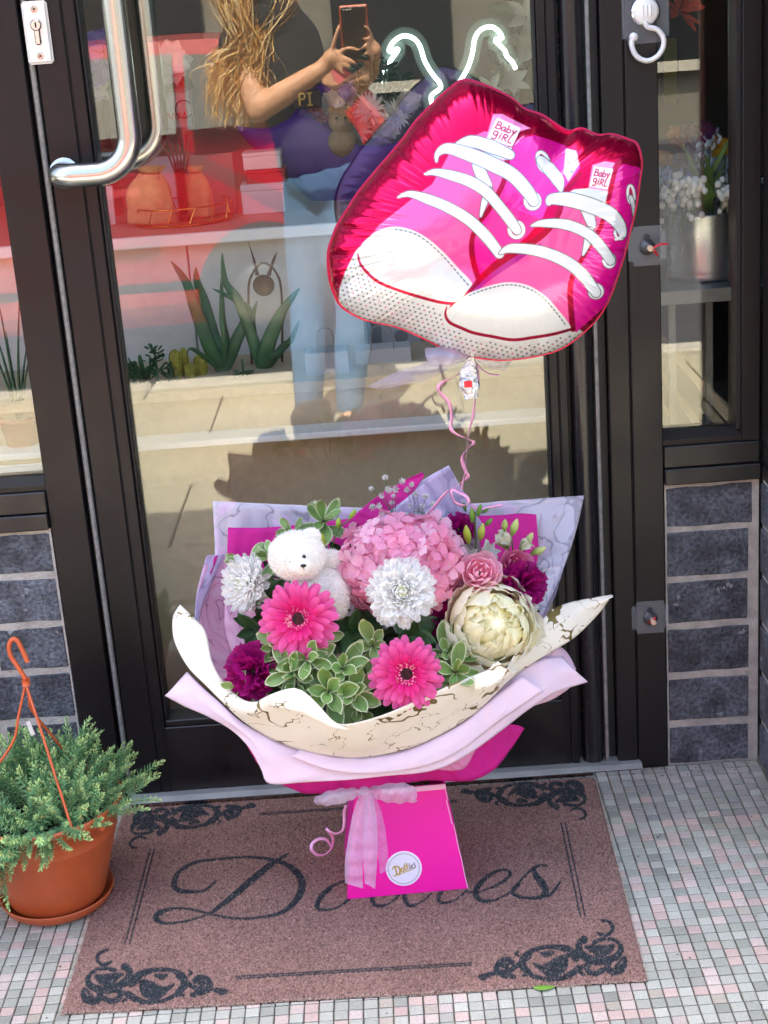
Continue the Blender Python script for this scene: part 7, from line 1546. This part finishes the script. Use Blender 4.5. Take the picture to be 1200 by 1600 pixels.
for pts, r in (([(518,84,2.50),(522,66,2.488),(527,50,2.482),(530,40,2.482)], .0085), ([(526,84,2.50),(540,76,2.482),(550,75,2.480),(559,79,2.482)], .008), ([(528,91,2.50),(540,91,2.482),(549,95,2.480),(555,100,2.482)], .008), ([(526,97,2.505),(536,100,2.485),(543,104,2.482),(547,109,2.484)], .0075), ([(522,102,2.51),(530,108,2.49),(535,113,2.486),(538,117,2.488)], .0068),
               ([(582,64,2.52),(578,52,2.50),(574,44,2.488),(570,40,2.484)], .008), ([(580,72,2.52),(574,64,2.495),(570,60,2.484),(566,60,2.482)], .0078), ([(580,80,2.52),(574,75,2.495),(570,73,2.484),(566,74,2.482)], .0075), ([(580,87,2.52),(575,85,2.497),(571,84,2.486),(567,86,2.484)], .0066), ([(584,70,2.535),(580,72,2.53),(574,78,2.522)], .009)):
    chain(B, [mir(*p) for p in pts], [r*1.1, r, r*.95, r*.8], 8)
obj('body', remeshed(B, 'body', .0065), skin, wm)
J = MB(); w_ = hip.lerp(sh, .12)
chain(J, [hip+Vector((0, 0, -.03)), hip, w_], [.142, .143, .128], 20, flat=.78, up=(0, 1, 0))
chain(J, [lh, lh.lerp(lk, .5), lk, lk.lerp(la, .4), la.lerp(lk, .06)], [.098, .085, .060, .060, .045]); chain(J, [rh, rh.lerp(rk, .5), rk, rk.lerp(ra, .4), ra.lerp(rk, .10)], [.098, .085, .060, .060, .045])
obj('jeans', remeshed(J, 'jeans', .009), denim, wm)
g = MB(); bt = hip.lerp(sh, .10); a_ = np.linspace(0, 6.283, 41); g.grid(flat_ribbon([(bt.x+.132*math.cos(t), bt.y+.104*math.sin(t), bt.z+.012*math.sin(t)) for t in a_], .042, [1.57], up=(0, 0, 1))); o = obj('waistband', g, mat('dark_denim', '43597a', .85), wm); o.modifiers.new('t', 'SOLIDIFY').thickness = .004
T = MB(); chain(T, [hip.lerp(sh, .08), hip.lerp(sh, .35), hip.lerp(sh, .75), sh+Vector((0, 0, .03))], [.148, .122, .136, .112], 18, flat=.76, up=(0, 1, 0)); chain(T, [sh, ls_, ls_.lerp(le, .3)], [.090, .064, .058]); chain(T, [sh, rs_, rs_.lerp(re, .3)], [.090, .064, .058])
obj('top', remeshed(T, 'top', .010), topm, wm)
for an in (la, ra):
    g = MB(); chain(g, [Vector((an.x, an.y-.03, .022)), Vector((an.x, an.y+.06, .016)), Vector((an.x, an.y+.15, .014))], [.040, .042, .03], flat=1.0); obj('shoe', remeshed(g, 'shoe', .008), mat('dark_shoe', '2c2422', .5), wm)
for sx_ in (-1, 1):
    g = MB(); g.ball(hd+Vector((sx_*.03, .084, .012)), .011, 10, 7); obj('eye', g, M['counter_w'], wm, smooth=True)
g = MB(); g.ball(hd+Vector((0, .104, -.052)), 1, 10, 6, None, (.022, .008, .008)); obj('mouth', g, mat('lips', 'b0605a', .5), wm, smooth=True)
M['hair'] = mat('golden_hair', None, .38, attr=True, trans=.2, spec=.6)
random.seed(303); g = MB()
for k in range(1500):
    a = random.uniform(0, 6.283); st = hd+Vector((.07*math.cos(a), -.02+.08*math.sin(a)*(1 if math.sin(a) < .4 else .3), random.uniform(.0, .1)))
    e = random.random(); ex_, ey_ = random.gauss(394, 23)-30*e, random.uniform(95, 205)
    if random.random() < .24: ex_, ey_ = random.uniform(332, 372), random.uniform(110, 165)
    D0 = 2.56+random.uniform(-.03, .10); mid1 = mir(396+random.gauss(0, 26), -8, D0+.02); mid2 = mir((ex_+402)/2+random.gauss(4, 10), ey_*.5+8, D0); mid3 = mir(ex_+random.gauss(6, 9), ey_*.8, D0); en = mir(ex_, ey_, D0)
    P = catmull([st, mid1, mid2, mid3, en], 7); n = len(P); ph = random.uniform(0, 6.28); amp = .006
    for i in range(n): P[i, 0] += amp*(i/n)*math.sin(i*.55+ph); P[i, 1] += amp*(i/n)*math.cos(i*.55+ph)
    cb = np.array(lin(random.choice(['e6bb74', 'd6a55c', 'f0d098', 'b98a50', 'f8e0b4']))); s0 = g.n
    Rb_ = flat_ribbon(P, [.003, .0042, .0035, .0008], [random.uniform(0, 3), random.uniform(0, 4)]); g.grid(Rb_, np.repeat((cb[None]*np.linspace(.75, 1.15, n)[:, None])[:, None, :], 2, 1))
obj('hair', g, M['hair'], wm, smooth=True)
ph = thing('phone', 'smartphone in an orange-edged case held up, mirrored at the top of the door', 'phone', tuple(mir(554, 52, 2.498)))
g = MB(); g.box(-.043, .043, -.0005, .0075, -.088, .088, b=.003); obj('case', g, mat('orange_phone_case', 'd0522c', .4), ph, world=False)
g = MB(); g.box(-.0385, .0385, .0076, .0088, -.083, .083, b=.0005); obj('back_panel', g, mat('dark_phone_back', '3a2f2c', .25), ph, world=False)
g = MB(); g.box(-.034, -.002, .0089, .0115, .046, .078, b=.001); ci = obj('camera_plate', g, mat('phone_camera_plate', '2a2426', .2), ph, world=False)
for dx_, dz_ in ((-.026, .070), (-.026, .054), (-.011, .062)):
    g = MB(); g.lathe([(0, 0), (.0065, 0), (.0065, .0015), (0, .0015)], 16, M=Matrix.Translation((dx_, .0116, dz_)) @ Matrix.Rotation(R_(-90), 4, 'X')); obj('lens_ring', g, M['gasket'], ci, world=False)
ph.rotation_euler = (R_(-16), 0, 0)
# ---- labels by place for look-alikes standing in a row
def ordinal(objs, pattern, axis=0):
    W = ['first', 'second', 'third', 'fourth', 'fifth', 'sixth', 'seventh', 'eighth', 'ninth', 'tenth', 'eleventh', 'twelfth', 'thirteenth', 'fourteenth', 'fifteenth', 'sixteenth', 'seventeenth', 'eighteenth', 'nineteenth', 'twentieth', 'twenty-first', 'twenty-second', 'twenty-third', 'twenty-fourth', 'twenty-fifth', 'twenty-sixth']
    for k, o in enumerate(sorted(objs, key=lambda o: to_px(tuple(o.location))[axis])): o['label'] = pattern % W[min(k, 25)]
byg = {}
for o in C.objects:
    if o.parent is None and o.get('group') and o.get('label'): byg.setdefault((o['group'], o['label']), []).append(o)
for (gp, lb_), L_ in byg.items():
    if len(L_) > 1:
        ordinal(L_, '%s from the left, '+lb_)
